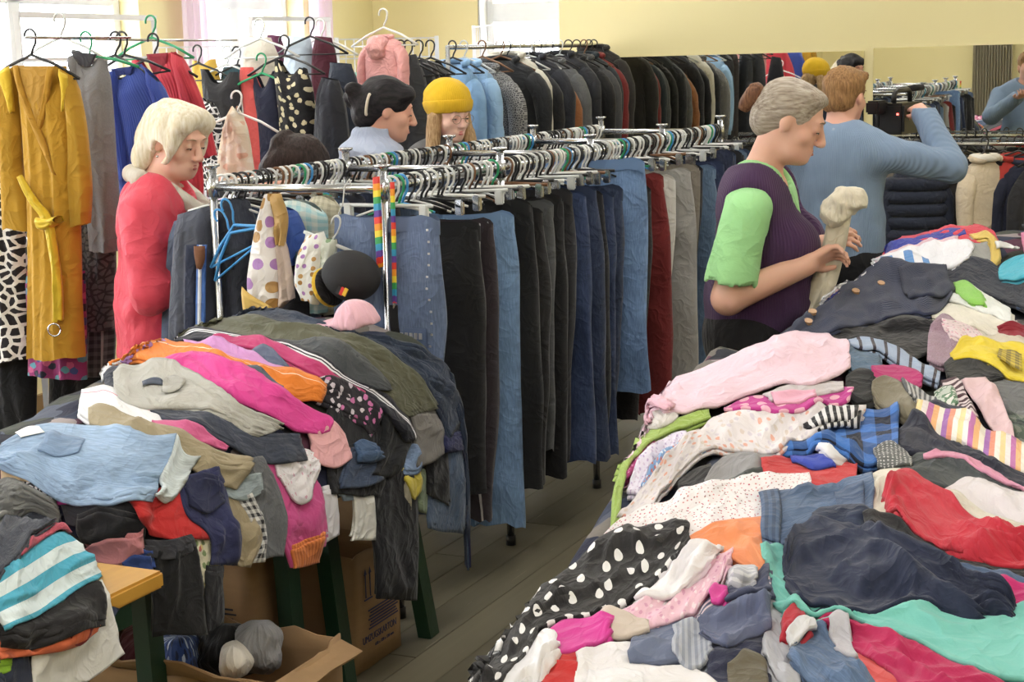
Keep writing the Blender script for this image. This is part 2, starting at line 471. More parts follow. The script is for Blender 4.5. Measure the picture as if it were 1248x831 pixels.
# mirrors along the back wall
M_MIRROR, nt, b = new_mat('mirror_silver')
b.inputs['Base Color'].default_value = (0.86, 0.87, 0.84, 1); b.inputs['Metallic'].default_value = 1.0; b.inputs['Roughness'].default_value = 0.012
def mirror(name, x0, x1, label):
    t0, _ = on_back(x0, 70); t1, _ = on_back(x1, 60); zt = 0.5 * (on_back(x0, 72 - (x0 - 722) * 0.036)[1] + on_back(x1, 72 - (x1 - 722) * 0.036)[1])
    c = wk(-0.012, (t0 + t1) / 2)
    root = empty(name, (c[0], c[1], 0.35), -PHI, label, 'mirror', 'wall mirrors')
    MB().box((0, 0, (zt - 0.35) / 2), (t1 - t0, 0.01, zt - 0.35)).build('glass', M_MIRROR, root)
    for x in np.linspace(-(t1 - t0) / 2 + 0.15, (t1 - t0) / 2 - 0.15, 3):
        MB().box((x, -0.006, 0.012), (0.04, 0.012, 0.03), bev=0.002).build('clip', CHROME, root)
mirror('wall_mirror', 694, 1054, 'long wall mirror behind the garment racks beside the window')
mirror('wall_mirror', 1065, 1330, 'wall mirror above the rail of padded winter coats')

# curtains on the left wall window
M_LILAC, nt, b = new_mat('sheer_lilac_curtain')
b.inputs['Base Color'].default_value = lin((250, 242, 250)); b.inputs['Roughness'].default_value = 0.9
tl = nt.add('ShaderNodeBsdfTranslucent'); tl.inputs[0].default_value = lin((250, 238, 250))
mx = nt.add('ShaderNodeMixShader'); mx.inputs[0].default_value = 0.55
nt.link(b.outputs[0], mx.inputs[1]); nt.link(tl.outputs[0], mx.inputs[2]); nt.link(mx.outputs[0], nt.n['Material Output'].inputs[0])
M_GREYCUR = simple('grey_curtain_cloth', (168, 160, 142), 0.9, bump=0.2)
def curtain(name, p0, p1, z0, z1, folds, amp, mat, label):
    d = p1 - p0; L = np.linalg.norm(d); d = d / L; n = np.array([d[1], -d[0], 0])
    nu = folds * 8; V = []; Fc = []
    zs = np.linspace(z1, z0, 10)
    for j, z in enumerate(zs):
        for i in range(nu + 1):
            u = i / nu
            a = amp * (0.6 + 0.4 * j / 9) * math.sin(u * folds * 2 * math.pi + 0.3 * math.sin(j * 0.7))
            V.append(p0 + d * L * u + n * a + np.array([0, 0, z]))
    w = nu + 1
    for j in range(9):
        for i in range(nu): Fc.append((j * w + i, j * w + i + 1, (j + 1) * w + i + 1, (j + 1) * w + i))
    o = mesh_ob(name, V, Fc, mat)
    so = o.modifiers.new('cloth', 'SOLIDIFY'); so.thickness = 0.003
    tag(o, label, 'curtain', 'curtains')
    rod = MB().tube([p0 + np.array([0, 0, z1 + 0.02]) - d * 0.03, p1 + np.array([0, 0, z1 + 0.02]) + d * 0.03], 0.012); rod.build('curtain_rod', WHITE_MET, o)
sa, _ = on_left(206, 40); sb, _ = on_left(246, 40); sc_, _ = on_left(362, 40); sd, _ = on_left(391, 40)
curtain('curtain', wk(sa, 0.09), wk(sb, 0.09), 0.5, 2.8, 5, 0.03, M_LILAC, 'sheer lilac curtain hanging beside the beige wall strip between the windows')
curtain('curtain', wk(sc_, 0.09), wk(sd, 0.09), 0.5, 2.8, 4, 0.03, M_LILAC, 'sheer lilac curtain at the window edge by the yellow wall corner')
def rear_t(x, y):        # where the mirror shows the rear wall at this pixel
    d = ray(x, y); t0, _ = on_back(x, y); return t0 + float(d @ WQ) / float(d @ WD) * -ROOM_S
curtain('curtain', wk(ROOM_S + 0.15, rear_t(1188, 70)), wk(ROOM_S + 0.15, min(ROOM_T - .1, rear_t(1236, 70))), 0.05, 3.0, 14, 0.05, M_GREYCUR, 'heavy grey curtain on the rear wall seen in the mirror')

# ceiling lamps
M_DIFF, nt, b = new_mat('lamp_diffuser')
b.inputs['Base Color'].default_value = (1, 1, 1, 1)
b.inputs['Emission Color'].default_value = (1.0, 0.97, 0.91, 1); b.inputs['Emission Strength'].default_value = CEIL_EMIT
first = None
for i in range(5):
    for j in range(3):
        p = wk(-1.9 - i * 2.7, 1.5 + j * 2.8)
        if first is None:
            root = empty('ceiling_light', (p[0], p[1], CEIL), -PHI + math.pi / 2, 'long white fluorescent ceiling light', 'ceiling light', 'fluorescent ceiling lights')
            MB().box((0, 0, -0.03), (1.3, 0.42, 0.06), bev=0.006).build('housing', WHITE_MET, root)
            MB().box((0, 0, -0.064), (1.24, 0.36, 0.01)).build('diffuser', M_DIFF, root); first = root
        else:
            c = copy_tree(first); c.location = (p[0], p[1], CEIL)

# ================================================================== tables
M_GREEN = simple('dark_green_paint', (26, 58, 40), 0.45, bump=0.08)
M_WOOD, nt, b = new_mat('varnished_yellow_wood')
tc = nt.add('ShaderNodeTexCoord').outputs['Object']
g = nt.noise(nt.mapping(tc, (3, 26, 3)), 1.5, 4)
nt.link(nt.mix(g, lin((176, 124, 44)), lin((214, 164, 74))), b.inputs['Base Color']); b.inputs['Roughness'].default_value = 0.35
def table(name, s0, s1, t0, t1, z, legmat, label, splay=0.06, leg=0.055, ins=0.06):
    c = row((s0 + s1) / 2, (t0 + t1) / 2); rz = fr
    root = empty(name, c, rz, label, 'table')
    L, W = s1 - s0, t1 - t0
    MB().box((0, 0, z - 0.018), (L, W, 0.036), bev=0.006).build('table_top', M_WOOD, root)
    MB().box((0, W / 2 - 0.06, z - 0.07), (L - 0.1, 0.022, 0.07)).build('apron', legmat, root)
    MB().box((0, -W / 2 + 0.06, z - 0.07), (L - 0.1, 0.022, 0.07)).build('apron', legmat, root)
    for sx in (-1, 1):
        for sy in (-1, 1):
            top = np.array([sx * (L / 2 - ins), sy * (W / 2 - ins), z - 0.037])
            bot = np.array([sx * (L / 2 - ins + splay * 0.4), sy * (W / 2 - ins + splay), 0.0])
            MB().bar(top, bot, leg, leg * 0.8).build('leg', legmat, root)
    return root
# local x of a table runs along the rack row, so local -y is the side facing the aisle
table('small_table', -0.63, -0.09, -0.42, 0.13, 0.72, M_GREEN, 'green-legged wooden table under the trouser pile beside the rack end', 0.09)
table('small_table', -1.40, -0.69, -0.42, 0.13, 0.72, M_GREEN, 'green-legged wooden table under the pale denim shorts', 0.02)
table('wooden_desk', -2.6, -1.71, -0.75, 0.42, 0.72, M_GREEN, 'yellow varnished wooden desk under the striped top', 0.0, ins=0.17)
# long tables under the right-hand heaps
def table_xy(name, c, rz, L, W, z, label):
    root = empty(name, (c[0], c[1], 0), rz, label, 'table')
    MB().box((0, 0, z - 0.018), (L, W, 0.036), bev=0.006).build('table_top', M_WOOD, root)
    for sx in (-1, 1):
        for sy in (-1, 1):
            MB().bar((sx * (L / 2 - 0.08), sy * (W / 2 - 0.08), z - 0.037), (sx * (L / 2 - 0.08), sy * (W / 2 - 0.08), 0), 0.055, 0.045).build('leg', M_GREEN, root)
    return root
# ================================================================== heaps of clothes
class Box:
    def __init__(s, o, ang, s0, s1, t0, t1, z, E, drop, bumps=()):
        s.o = np.array(o[:2], float); s.d = np.array([math.sin(ang), math.cos(ang)]); s.q = np.array([math.cos(ang), -math.sin(ang)])
        s.s0, s.s1, s.t0, s.t1, s.zc, s.E, s.drop, s.bumps = s0, s1, t0, t1, z, E, drop, bumps
    def st(s, x, y):
        rx, ry = x - s.o[0], y - s.o[1]
        return rx * s.d[0] + ry * s.d[1], rx * s.q[0] + ry * s.q[1]
    def h(s, x, y):
        a, b = s.st(x, y)
        ca = np.clip(a, s.s0, s.s1); cb = np.clip(b, s.t0, s.t1)
        e = np.hypot(a - ca, b - cb)
        z = s.zc(ca, cb)
        for bs, bt, r, hh in s.bumps: z = z + hh * np.exp(-((ca - bs) ** 2 + (cb - bt) ** 2) / (r * r))
        k = np.clip(e / s.E, 0, 1)
        return np.where(e < s.E, z - s.drop * (1 - np.sqrt(np.maximum(1 - k * k, 0))), -1.0)
class Mound:
    def __init__(s, boxes): s.b = boxes
    def h(s, x, y):
        z = s.b[0].h(x, y)
        for q in s.b[1:]: z = np.maximum(z, q.h(x, y))
        return z
    def hit(s, px, py, depth=0):
        px = np.asarray(px, float).ravel(); py = np.asarray(py, float).ravel()
        D = CF[None] * F + CA[None] * (px - CX)[:, None] - CU[None] * (py - CY)[:, None]
        t0 = (1.2 - CAMZ) / D[:, 2]; t1 = (0.0 - CAMZ) / D[:, 2]
        n = 150; lo = t0.copy(); found = np.zeros(len(px), bool); hi = t1.copy(); best = t1.copy(); bg = np.full(len(px), 1e9)
        prev = t0.copy()
        for i in range(1, n + 1):
            z_ = 1.2 * (1 - i / n); t = (z_ - CAMZ) / D[:, 2]
            X = D[:, 0] * t; Y = D[:, 1] * t
            gap = z_ - s.h(X, Y)
            new = (~found) & (gap < 0)
            lo[new] = prev[new]; hi[new] = t[new]; found |= new
            near = (~found) & (gap < bg); best[near] = t[near]; bg[near] = gap[near]
            prev = t
        for _ in range(12):
            mid = (lo + hi) / 2
            g = CAMZ + D[:, 2] * mid - s.h(D[:, 0] * mid, D[:, 1] * mid)
            up = g > 0
            lo = np.where(up, mid, lo); hi = np.where(up, hi, mid)
        P = CO[None] + D * lo[:, None]
        if not found.all() and depth < 22:            # beyond the rim of the heap: fold back onto the nearest point of the heap
            k = ~found
            P2, f2 = s.hit(px[k], py[k] + (3 if depth < 12 else 12), depth + 1)
            P[k] = P2; found[k] = f2
        return P, found
    def normal(s, p):
        e = 0.02
        hx = (s.h(p[:, 0] + e, p[:, 1]) - s.h(p[:, 0] - e, p[:, 1])) / (2 * e); hy = (s.h(p[:, 0], p[:, 1] + e) - s.h(p[:, 0], p[:, 1] - e)) / (2 * e)
        m = np.hypot(hx, hy); k = np.minimum(1, 3.0 / np.maximum(m, 1e-6))
        N = np.stack([-hx * k, -hy * k, np.ones(len(hx))], 1)
        return N / np.linalg.norm(N, axis=1)[:, None]

zL = lambda s, t: 0.90 + 0.09 * np.clip((s + 1.3) / 0.9, -0.3, 1.0) - 0.35 * (t + 0.18) ** 2
boxL = Box(RO, AN, -1.40, -0.12, -0.38, 0.08, zL, 0.20, 0.42)
boxD = Box(RO, AN, -2.6, -1.98, -0.75, 0.33, lambda s, t: 0.885 + 0 * s, 0.16, 0.36)
MOUND_L = Mound([boxL, boxD])
aR1, oR1 = math.radians(15.0), (0.30, 3.42)
boxR1 = Box(oR1, aR1, -1.55, 1.08, 0.0, 1.6, lambda s, t: 0.915 + 0.025 * s, 0.13, 0.55, bumps=[(0.55, 0.25, 0.30, 0.085), (-0.55, 0.9, 0.35, 0.03)])
aR2, oR2 = math.radians(15.0), (1.02, 4.75)
boxR2 = Box(oR2, aR2, -0.3, 1.4, 0.10, 1.5, lambda s, t: 0.98 + 0.0 * s, 0.13, 0.5, bumps=[(1.1, 0.45, 0.45, 0.12)])
boxR3 = Box((0.66, 4.34), math.radians(30.0), -0.2, 1.35, -0.03, 0.9, lambda s, t: 0.95 + 0.035 * s, 0.11, 0.5)
MOUND_R = Mound([boxR1, boxR2, boxR3])
c = np.array(oR1) + boxR1.d * -0.27 + boxR1.q * 0.9
table_xy('long_table', c, math.pi / 2 - aR1, 2.4, 1.35, 0.74, 'long wooden table under the near heap of children clothes')
c = np.array(oR2) + boxR2.d * 0.7 + boxR2.q * 0.8
table_xy('long_table', c, math.pi / 2 - aR2, 1.35, 1.2, 0.74, 'wooden table under the heap beside the man filming')

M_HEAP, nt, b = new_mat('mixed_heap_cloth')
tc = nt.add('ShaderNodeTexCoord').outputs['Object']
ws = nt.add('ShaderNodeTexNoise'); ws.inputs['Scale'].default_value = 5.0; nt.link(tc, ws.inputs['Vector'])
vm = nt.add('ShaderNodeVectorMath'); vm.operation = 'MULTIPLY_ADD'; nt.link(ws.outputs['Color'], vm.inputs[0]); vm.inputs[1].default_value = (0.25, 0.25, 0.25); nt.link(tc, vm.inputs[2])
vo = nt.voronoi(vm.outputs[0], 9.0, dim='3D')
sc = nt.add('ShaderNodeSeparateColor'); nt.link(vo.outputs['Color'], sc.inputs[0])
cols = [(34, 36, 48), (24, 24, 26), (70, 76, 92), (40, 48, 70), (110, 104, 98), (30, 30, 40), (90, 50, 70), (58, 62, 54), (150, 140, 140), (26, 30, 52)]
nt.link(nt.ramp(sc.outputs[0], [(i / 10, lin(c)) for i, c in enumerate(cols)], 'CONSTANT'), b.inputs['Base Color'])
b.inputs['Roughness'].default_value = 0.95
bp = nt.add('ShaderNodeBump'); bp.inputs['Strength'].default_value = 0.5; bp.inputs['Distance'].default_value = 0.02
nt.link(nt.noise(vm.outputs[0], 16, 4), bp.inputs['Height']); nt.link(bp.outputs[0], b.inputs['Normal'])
def heap_base(box, label, seed, zmin=0.36):
    vn = VNoise(seed); st = 0.025; E = box.E
    A = np.arange(box.s0 - E, box.s1 + E + st, st); B = np.arange(box.t0 - E, box.t1 + E + st, st)
    g1, g2 = np.meshgrid(A, B, indexing='ij')
    # pull the outermost grid points onto the rounded outline
    ca = np.clip(g1, box.s0, box.s1); cb = np.clip(g2, box.t0, box.t1)
    ea, eb = g1 - ca, g2 - cb; e = np.hypot(ea, eb); fl = np.clip(1 - (box.zc(ca, cb) - 0.03 - zmin) / box.drop, 0, 1); kmax = np.sqrt(np.maximum(1 - fl * fl, .02)); k = np.minimum(1, (E * 0.99 * kmax) / np.maximum(e, 1e-6))
    g1 = ca + ea * k; g2 = cb + eb * k
    X = box.o[0] + box.d[0] * g1 + box.q[0] * g2; Y = box.o[1] + box.d[1] * g1 + box.q[1] * g2
    Z = box.h(X, Y) - 0.02 + 0.012 * vn(X * 9, Y * 9) - 0.01
    Z = np.maximum(Z, zmin)
    n1, n2 = g1.shape; idx = np.arange(n1 * n2).reshape(n1, n2)
    Fc = np.stack([idx[:-1, :-1], idx[1:, :-1], idx[1:, 1:], idx[:-1, 1:]], -1).reshape(-1, 4)
    V = np.stack([X, Y, Z], -1).reshape(-1, 3)
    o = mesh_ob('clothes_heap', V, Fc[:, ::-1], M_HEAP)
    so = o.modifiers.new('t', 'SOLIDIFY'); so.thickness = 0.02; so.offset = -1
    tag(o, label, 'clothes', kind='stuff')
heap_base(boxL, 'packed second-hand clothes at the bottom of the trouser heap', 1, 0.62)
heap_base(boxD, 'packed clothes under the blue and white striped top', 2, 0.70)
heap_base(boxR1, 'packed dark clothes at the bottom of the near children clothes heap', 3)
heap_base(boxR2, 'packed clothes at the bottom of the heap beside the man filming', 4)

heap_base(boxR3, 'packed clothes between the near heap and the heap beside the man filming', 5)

TQ = 3
TMAP = np.zeros((1300 // TQ + 80, 2500 // TQ + 200))       # thickness of the layers laid so far, by direction
def tsample(px, py):
    i = np.clip((py / TQ).astype(int) + 20, 0, TMAP.shape[0] - 1); j = np.clip((px / TQ).astype(int) + 150, 0, TMAP.shape[1] - 1)
    return i, j
def blur(a, n=1):
    for _ in range(n):
        p = np.pad(a, 1, mode='edge')
        a = (p[:-2, 1:-1] + p[2:, 1:-1] + p[1:-1, :-2] + p[1:-1, 2:] + 2 * p[1:-1, 1:-1]) / 6
    return a
_lay_n = [0]
def lay(mound, name, label, cat, mat, A, B, puff=0.014, wr=0.008, thick=0.007, group=None, wl=0.05, parent=None, lift=0.0, ragged=2.0, collect=None):
    """a garment lying on a heap: A is its far edge and B its near edge as pixels on the heap's surface"""
    if collect is None: _lay_n[0] += 1
    seed = _lay_n[0] + 100 if collect is None else 5000 + len(collect)
    vn, v2 = VNoise(seed), VNoise(seed + 500)
    ragged = ragged * 0.8
    la = sum(math.dist(p, q) for p, q in zip(A[:-1], A[1:])); lb = sum(math.dist(p, q) for p, q in zip(B[:-1], B[1:]))
    wpx = max(math.dist(A[0], B[0]), math.dist(A[-1], B[-1]), math.dist(A[len(A) // 2], B[len(B) // 2]))
    nu = int(np.clip(max(la, lb) / 3.2, 10, 90)); nv = int(np.clip(wpx / 2.8, 8, 52))
    if collect is not None: nu, nv = min(nu, 34), min(nv, 16)
    a = crspline(A, nu); b = crspline(B, nu)
    v = np.linspace(0, 1, nv); u = np.linspace(0, 1, nu)
    Pp = a[:, None, :] * (1 - v)[None, :, None] + b[:, None, :] * v[None, :, None]
    uu, vv = np.meshgrid(u, v, indexing='ij')
    # uneven outline
    edge = (np.abs(vv - 0.5) * 2) ** 2
    if ragged:
        Pp[..., 1] += ragged * edge * vn(uu * la / 28 + 3, vv * 2)
        ende = (np.abs(uu - 0.5) * 2) ** 6
        Pp[..., 0] += 1.6 * ragged * ende * vn(vv * wpx / 22 + 9, uu)
        Pp[..., 1] += 1.0 * ragged * ende * v2(vv * wpx / 22 + 5, uu)
    hit, ok = mound.hit(Pp[..., 0], Pp[..., 1])
    if not ok.all():                      # points past the rim fold back to the nearest point that lies on the heap
        I = np.stack(np.meshgrid(np.arange(nu), np.arange(nv), indexing='ij'), -1).reshape(-1, 2).astype(float)
        good = np.flatnonzero(ok); bad = np.flatnonzero(~ok)
        near = good[np.argmin(((I[bad][:, None] - I[good][None]) ** 2).sum(-1), axis=1)]
        hit[bad] = hit[near] + (I[bad] - I[near]).sum(1)[:, None] * 0.0004
    N = mound.normal(hit)
    H3 = hit.reshape(nu, nv, 3); N = N.reshape(nu, nv, 3)
    for k in range(3): N[..., k] = blur(N[..., k], 2)
    N /= np.linalg.norm(N, axis=-1, keepdims=True)
    Lm = np.linalg.norm(np.diff(H3, axis=0), axis=-1).mean(1).sum(); Wm = np.linalg.norm(np.diff(H3, axis=1), axis=-1).mean(0).sum()
    ti, tj = tsample(Pp[..., 0], Pp[..., 1])
    T = TMAP[ti, tj]
    off = np.maximum(blur(T, 3), T)
    prof = (1 - np.clip(np.abs(vv - 0.5) * 2, 0, 1) ** 7) * (1 - np.clip(np.abs(uu - 0.5) * 2, 0, 1) ** 16)
    x = uu * Lm; y = vv * Wm; wl = wl * 1.25; wr = wr * 1.55
    ridge = lambda n: (1 - np.abs(n)) ** 3
    drift = 1.2 * v2(x / 0.22, 0.5 + 0 * x)
    f1 = ridge(vn(y / wl + drift, x / (wl * 4.5)) * 2.2)                       # long creases that run along the garment
    f2 = ridge(v2((y + 0.6 * x) / (wl * 0.8), (x - 0.6 * y) / (wl * 2.6)) * 2.4)   # slanting creases
    f3 = ridge(vn((y - 0.9 * x) / (wl * 0.6) + 11, (x + 0.9 * y) / (wl * 1.8)) * 2.6)
    big = v2(x / 0.16 + 7, y / 0.16)
    o = off + 0.003 + lift + 0.45 * puff * prof * (0.7 + 0.3 * big) + wr * (1.15 * f1 + 0.7 * f2 + 0.3 * f3 - 0.7) * (0.15 + 0.85 * prof) + 0.011 * big * prof
    o = blur(np.maximum(o, off + 0.002), 1)
    V = H3 + N * o[..., None]
    top = np.minimum(o + 0.0015, 0.085)
    for di in (-1, 0, 1):
        for dj in (-1, 0, 1):
            ii = np.clip(ti + di, 0, TMAP.shape[0] - 1); jj = np.clip(tj + dj, 0, TMAP.shape[1] - 1)
            np.maximum.at(TMAP, (ii, jj), top if di == dj == 0 else np.minimum(top, o + 0.0005))
    idx = np.arange(nu * nv).reshape(nu, nv)
    Fc = np.stack([idx[:-1, :-1], idx[:-1, 1:], idx[1:, 1:], idx[1:, :-1]], -1).reshape(-1, 4)
    # face outwards
    f0 = Fc[len(Fc) // 2]; Vf = V.reshape(-1, 3)
    nn = np.cross(Vf[f0[1]] - Vf[f0[0]], Vf[f0[3]] - Vf[f0[0]])
    if nn @ N.reshape(-1, 3)[f0[0]] < 0: Fc = Fc[:, ::-1]
    if collect is not None:
        collect.append((Vf, Fc, np.stack([x, y], -1).reshape(-1, 2), mat)); return None
    base = Vf.mean(0) if parent is None else np.zeros(3)
    ob = mesh_ob(name, Vf - base, Fc, mat, parent, uv=np.stack([x, y], -1).reshape(-1, 2))
    if parent is None: ob.location = base
    else:
        ob.location = -np.array(parent.location)
    so = ob.modifiers.new('cloth', 'SOLIDIFY'); so.thickness = thick; so.offset = -1; so.use_rim = True
    if parent is None:
        tag(ob, label, cat, group)
        if wpx > 14 and seed % 5 != 0:          # the lower half of the folded garment shows along its near edge
            lo_ = bpy.data.objects.new('folded_layer', ob.data); COL.objects.link(lo_); lo_.parent = ob
            lo_.location = (0.004 * ((seed % 3) - 1), -0.009, -0.010)
            s2 = lo_.modifiers.new('cloth', 'SOLIDIFY'); s2.thickness = thick; s2.offset = -1
    elif label: ob['label'] = label
    return ob
LAY = lambda *a, **k: lay(MOUND_L, *a, **k)
RAY = lambda *a, **k: lay(MOUND_R, *a, **k)

def fill_heap(mound, x0, x1, y0, y1, n, seed, label):
    """the rest of a heap, past what the photograph shows: many garments as one object"""
    r = random.Random(seed); got = []; tries = 0
    cols = [(40, 44, 60), (230, 226, 226), (60, 80, 110), (170, 40, 60), (28, 28, 32), (214, 120, 160), (120, 116, 106), (90, 120, 160), (200, 190, 170), (60, 110, 90), (226, 190, 70), (110, 90, 130), (150, 150, 154), (34, 40, 70)]
    pats = [P_(*c) for c in cols] + [DN(70, 92, 130), DN(110, 140, 180), fabric('stripes', (220, 220, 224), (60, 80, 140), .04), fabric('plaid', (40, 44, 60), (150, 60, 60), .06), fabric('dots', (190, 60, 120), (236, 220, 226), 24.)]
    while len(got) < n and tries < n * 6:
        tries += 1
        bx_ = r.choice(mound.b); a_, b2 = r.uniform(bx_.s0, bx_.s1), r.uniform(bx_.t0, bx_.t1)
        w2 = bx_.o + bx_.d * a_ + bx_.q * b2; h_ = np.array([[w2[0], w2[1], float(mound.h(w2[0], w2[1]))]])
        if h_[0, 1] < 0.9: continue
        cx, cy = topx(h_[0])
        if not (x0 < cx < x1 and y0 < cy < y1): continue
        sc = F / float((h_[0] - CO) @ CF); L = r.uniform(.35, .6) * sc / 2; a = r.uniform(-.5, .6); w = r.uniform(.12, .2) * sc * .42
        d = (math.cos(a) * L, math.sin(a) * L * .45)
        if cx - abs(d[0]) < x0 - 25 or cx + abs(d[0]) > x1 + 25: continue
        b_ = r.uniform(-.3, .3) * w
        A = [(cx - d[0], cy - d[1] - w / 2), (cx, cy - w / 2 + b_), (cx + d[0], cy + d[1] - w / 2)]; B = [(p + r.uniform(-6, 6), q_ + w) for p, q_ in A]
        lay(mound, '', None, None, r.choice(pats), A, B, puff=.024, wr=.009, collect=got)
    V = []; Fc = []; UV = []; mi = []; o = 0; mats = []
    for (v, f, u, m) in got:
        if m not in mats: mats.append(m)
        V.append(v); Fc.append(f + o); UV.append(u); mi += [mats.index(m)] * len(f); o += len(v)
    ob = mesh_ob('clothes_heap', np.concatenate(V), np.concatenate(Fc), None, None, uv=np.concatenate(UV))
    for m in mats: ob.data.materials.append(m)
    ob.data.polygons.foreach_set('material_index', np.array(mi, np.int32)); ob.data.update()
    so = ob.modifiers.new('cloth', 'SOLIDIFY'); so.thickness = .007; so.offset = -1
    tag(ob, label, 'clothes', kind='stuff')
fill_heap(MOUND_R, 1262, 2250, 250, 1150, 110, 5, 'more second-hand clothes covering the rest of the long tables')
fill_heap(MOUND_L, -600, -30, 470, 900, 20, 6, 'more second-hand clothes on the hidden side of the desk heap')
# ---------------------------------------------------------------- left heap, from the bottom layer up
G_L = 'garments heaped on the green-legged tables'
# hanging under-layers at the aisle side
LAY('trousers', 'long black trousers hanging down over the table edge in front of the cardboard box', 'trousers', P_(22, 22, 27), [(448, 566), (452, 620), (456, 680), (458, 724)], [(500, 560), (507, 610), (508, 660), (506, 726)], puff=.02, group=G_L)
LAY('jeans', 'faded mid blue jeans leg hanging beside the green table leg', 'jeans', DN(74, 92, 118), [(520, 545), (523, 590), (522, 640)], [(568, 545), (570, 590), (566, 645)], group=G_L)
LAY('shirt', 'white cotton strip hanging beside the bright pink trousers', 'shirt', P_(214, 210, 214), [(392, 592), (396, 620), (398, 654)], [(408, 590), (412, 620), (414, 646)], group=G_L)
LAY('trouser_leg', 'small white trouser leg hanging under a pale denim cuff', 'trousers', P_(224, 222, 214), [(430, 594), (432, 625), (429, 654)], [(452, 594), (455, 625), (455, 652)], group=G_L)
LAY('jeans', 'pale denim turn-up cuff above the small white trouser leg', 'jeans', DN(150, 168, 190), [(414, 604), (420, 588), (436, 582)], [(420, 610), (440, 606), (450, 598)], group=G_L)
LAY('cardigan', 'black knit hanging in the middle of the trouser heap', 'cardigan', P_(26, 26, 30), [(400, 490), (398, 540), (402, 598)], [(470, 500), (475, 550), (462, 600)], puff=.02, group=G_L)
LAY('jeans', 'dark indigo jeans folded under the black knit', 'jeans', DN(52, 66, 92), [(425, 545), (440, 548), (458, 556)], [(410, 590), (440, 588), (462, 580)], group=G_L)
LAY('cloth', 'pale green cloth strip hanging above the green table leg', 'cloth', P_(124, 140, 112), [(506, 570), (508, 600), (507, 626)], [(518, 572), (520, 600), (519, 626)], group=G_L)
LAY('cloth', 'beige cloth strip hanging below the yellow cloth', 'cloth', P_(170, 162, 138), [(488, 585), (490, 610), (491, 628)], [(500, 588), (501, 610), (502, 628)], group=G_L)
LAY('cloth', 'crumpled yellow cloth hanging below the sky blue cuffs', 'cloth', P_(206, 186, 60), [(484, 572), (490, 590), (498, 612)], [(506, 574), (510, 588), (506, 606)], group=G_L)
LAY('trousers', 'black trouser ends hanging beside the navy jeans', 'trousers', P_(20, 20, 24), [(505, 505), (515, 545), (522, 600)], [(540, 520), (545, 560), (546, 612)], puff=.02, group=G_L)
LAY('sweater', 'royal navy sweater corner under the navy jeans', 'sweater', P_(38, 42, 86), [(538, 528), (558, 526), (574, 520)], [(542, 548), (560, 545), (580, 538)], group=G_L)
LAY('corduroy_skirt', 'grey corduroy piece hanging under the olive trousers', 'skirt', P_(112, 108, 104), [(500, 500), (512, 500), (530, 500)], [(502, 566), (516, 562), (534, 548)], group=G_L)
LAY('jeans', 'sky blue denim cuffs hanging under the striped sports trousers', 'jeans', DN(124, 150, 190), [(486, 550), (496, 542), (504, 540)], [(488, 576), (502, 576), (513, 568)], group=G_L)
LAY('trousers', 'black trousers hanging under the striped sports trousers', 'trousers', P_(25, 26, 30), [(455, 500), (460, 535), (450, 580)], [(492, 510), (495, 545), (480, 582)], puff=.02, group=G_L)
LAY('jeans', 'small mid blue jeans tucked under the black floral leggings', 'jeans', DN(66, 92, 130), [(428, 540), (440, 535), (452, 540)], [(432, 560), (446, 562), (458, 556)], group=G_L)
# top layers from the back of the heap forwards
LAY('jeans', 'navy dark jeans laid along the back top of the trouser heap', 'jeans', DN(38, 50, 72), [(264, 388), (285, 381), (338, 379), (406, 400), (490, 418), (559, 449), (585, 476), (590, 494)], [(282, 391), (330, 393), (386, 399), (451, 419), (497, 448), (520, 477), (536, 506), (547, 533)], puff=.03, wl=.07, group=G_L)
LAY('trousers', 'olive green trousers folded next to the navy jeans', 'trousers', P_(84, 84, 64), [(216, 398), (250, 389), (300, 390), (386, 400), (451, 420), (497, 448), (520, 477), (530, 496)], [(222, 405), (270, 406), (330, 420), (400, 436), (450, 462), (478, 488), (492, 505)], puff=.03, wl=.06, group=G_L)
LAY('trousers', 'charcoal knit trousers folded beside the olive trousers', 'trousers', fabric('melange', (52, 56, 60), (78, 82, 86)), [(340, 415), (400, 423), (450, 447), (474, 470)], [(340, 424), (395, 447), (440, 468), (465, 474)], group=G_L)
LAY('sports_trousers', 'black sports trousers with white side stripes lying across the heap', 'trousers', fabric('edgestripe', (28, 29, 42), (232, 232, 236), .022, .036, .004), [(212, 409), (250, 403), (310, 412), (380, 434), (430, 462), (470, 482), (494, 514), (504, 536)], [(212, 418), (250, 414), (320, 432), (380, 455), (430, 480), (450, 497), (468, 520), (484, 545)], puff=.026, group=G_L)
LAY('blouse', 'crimson pink blouse edge under the black sports trousers', 'blouse', P_(196, 54, 112), [(250, 415), (310, 418), (360, 436), (400, 455), (440, 478)], [(262, 423), (310, 428), (360, 447), (400, 466), (440, 486)], puff=.008, group=G_L)
LAY('shirt', 'slate blue shirt corner between the lilac and crimson pieces', 'shirt', P_(86, 96, 124), [(300, 432), (325, 430), (350, 448)], [(310, 442), (335, 450), (360, 458)], group=G_L)
LAY('leggings', 'black leggings with pink flower print near the orange trousers', 'leggings', fabric('floral', (34, 30, 38), (208, 110, 170), (206, 196, 206), scale=34., r=.42), [(372, 468), (400, 460), (430, 474), (448, 492), (457, 512)], [(376, 480), (398, 490), (420, 505), (440, 516), (452, 528)], group=G_L)
LAY('knit_top', 'lilac knit top bunched behind the orange trousers', 'top', P_(178, 132, 200), [(142, 413), (165, 404), (185, 404), (200, 415)], [(146, 424), (168, 424), (190, 424), (204, 424)], puff=.024, group=G_L)
LAY('cardigan', 'long lilac cardigan sleeve beside the orange trousers', 'cardigan', P_(204, 138, 202), [(225, 417), (280, 425), (330, 445), (378, 462), (392, 478)], [(232, 428), (280, 438), (330, 458), (372, 474), (384, 486)], puff=.012, group=G_L)
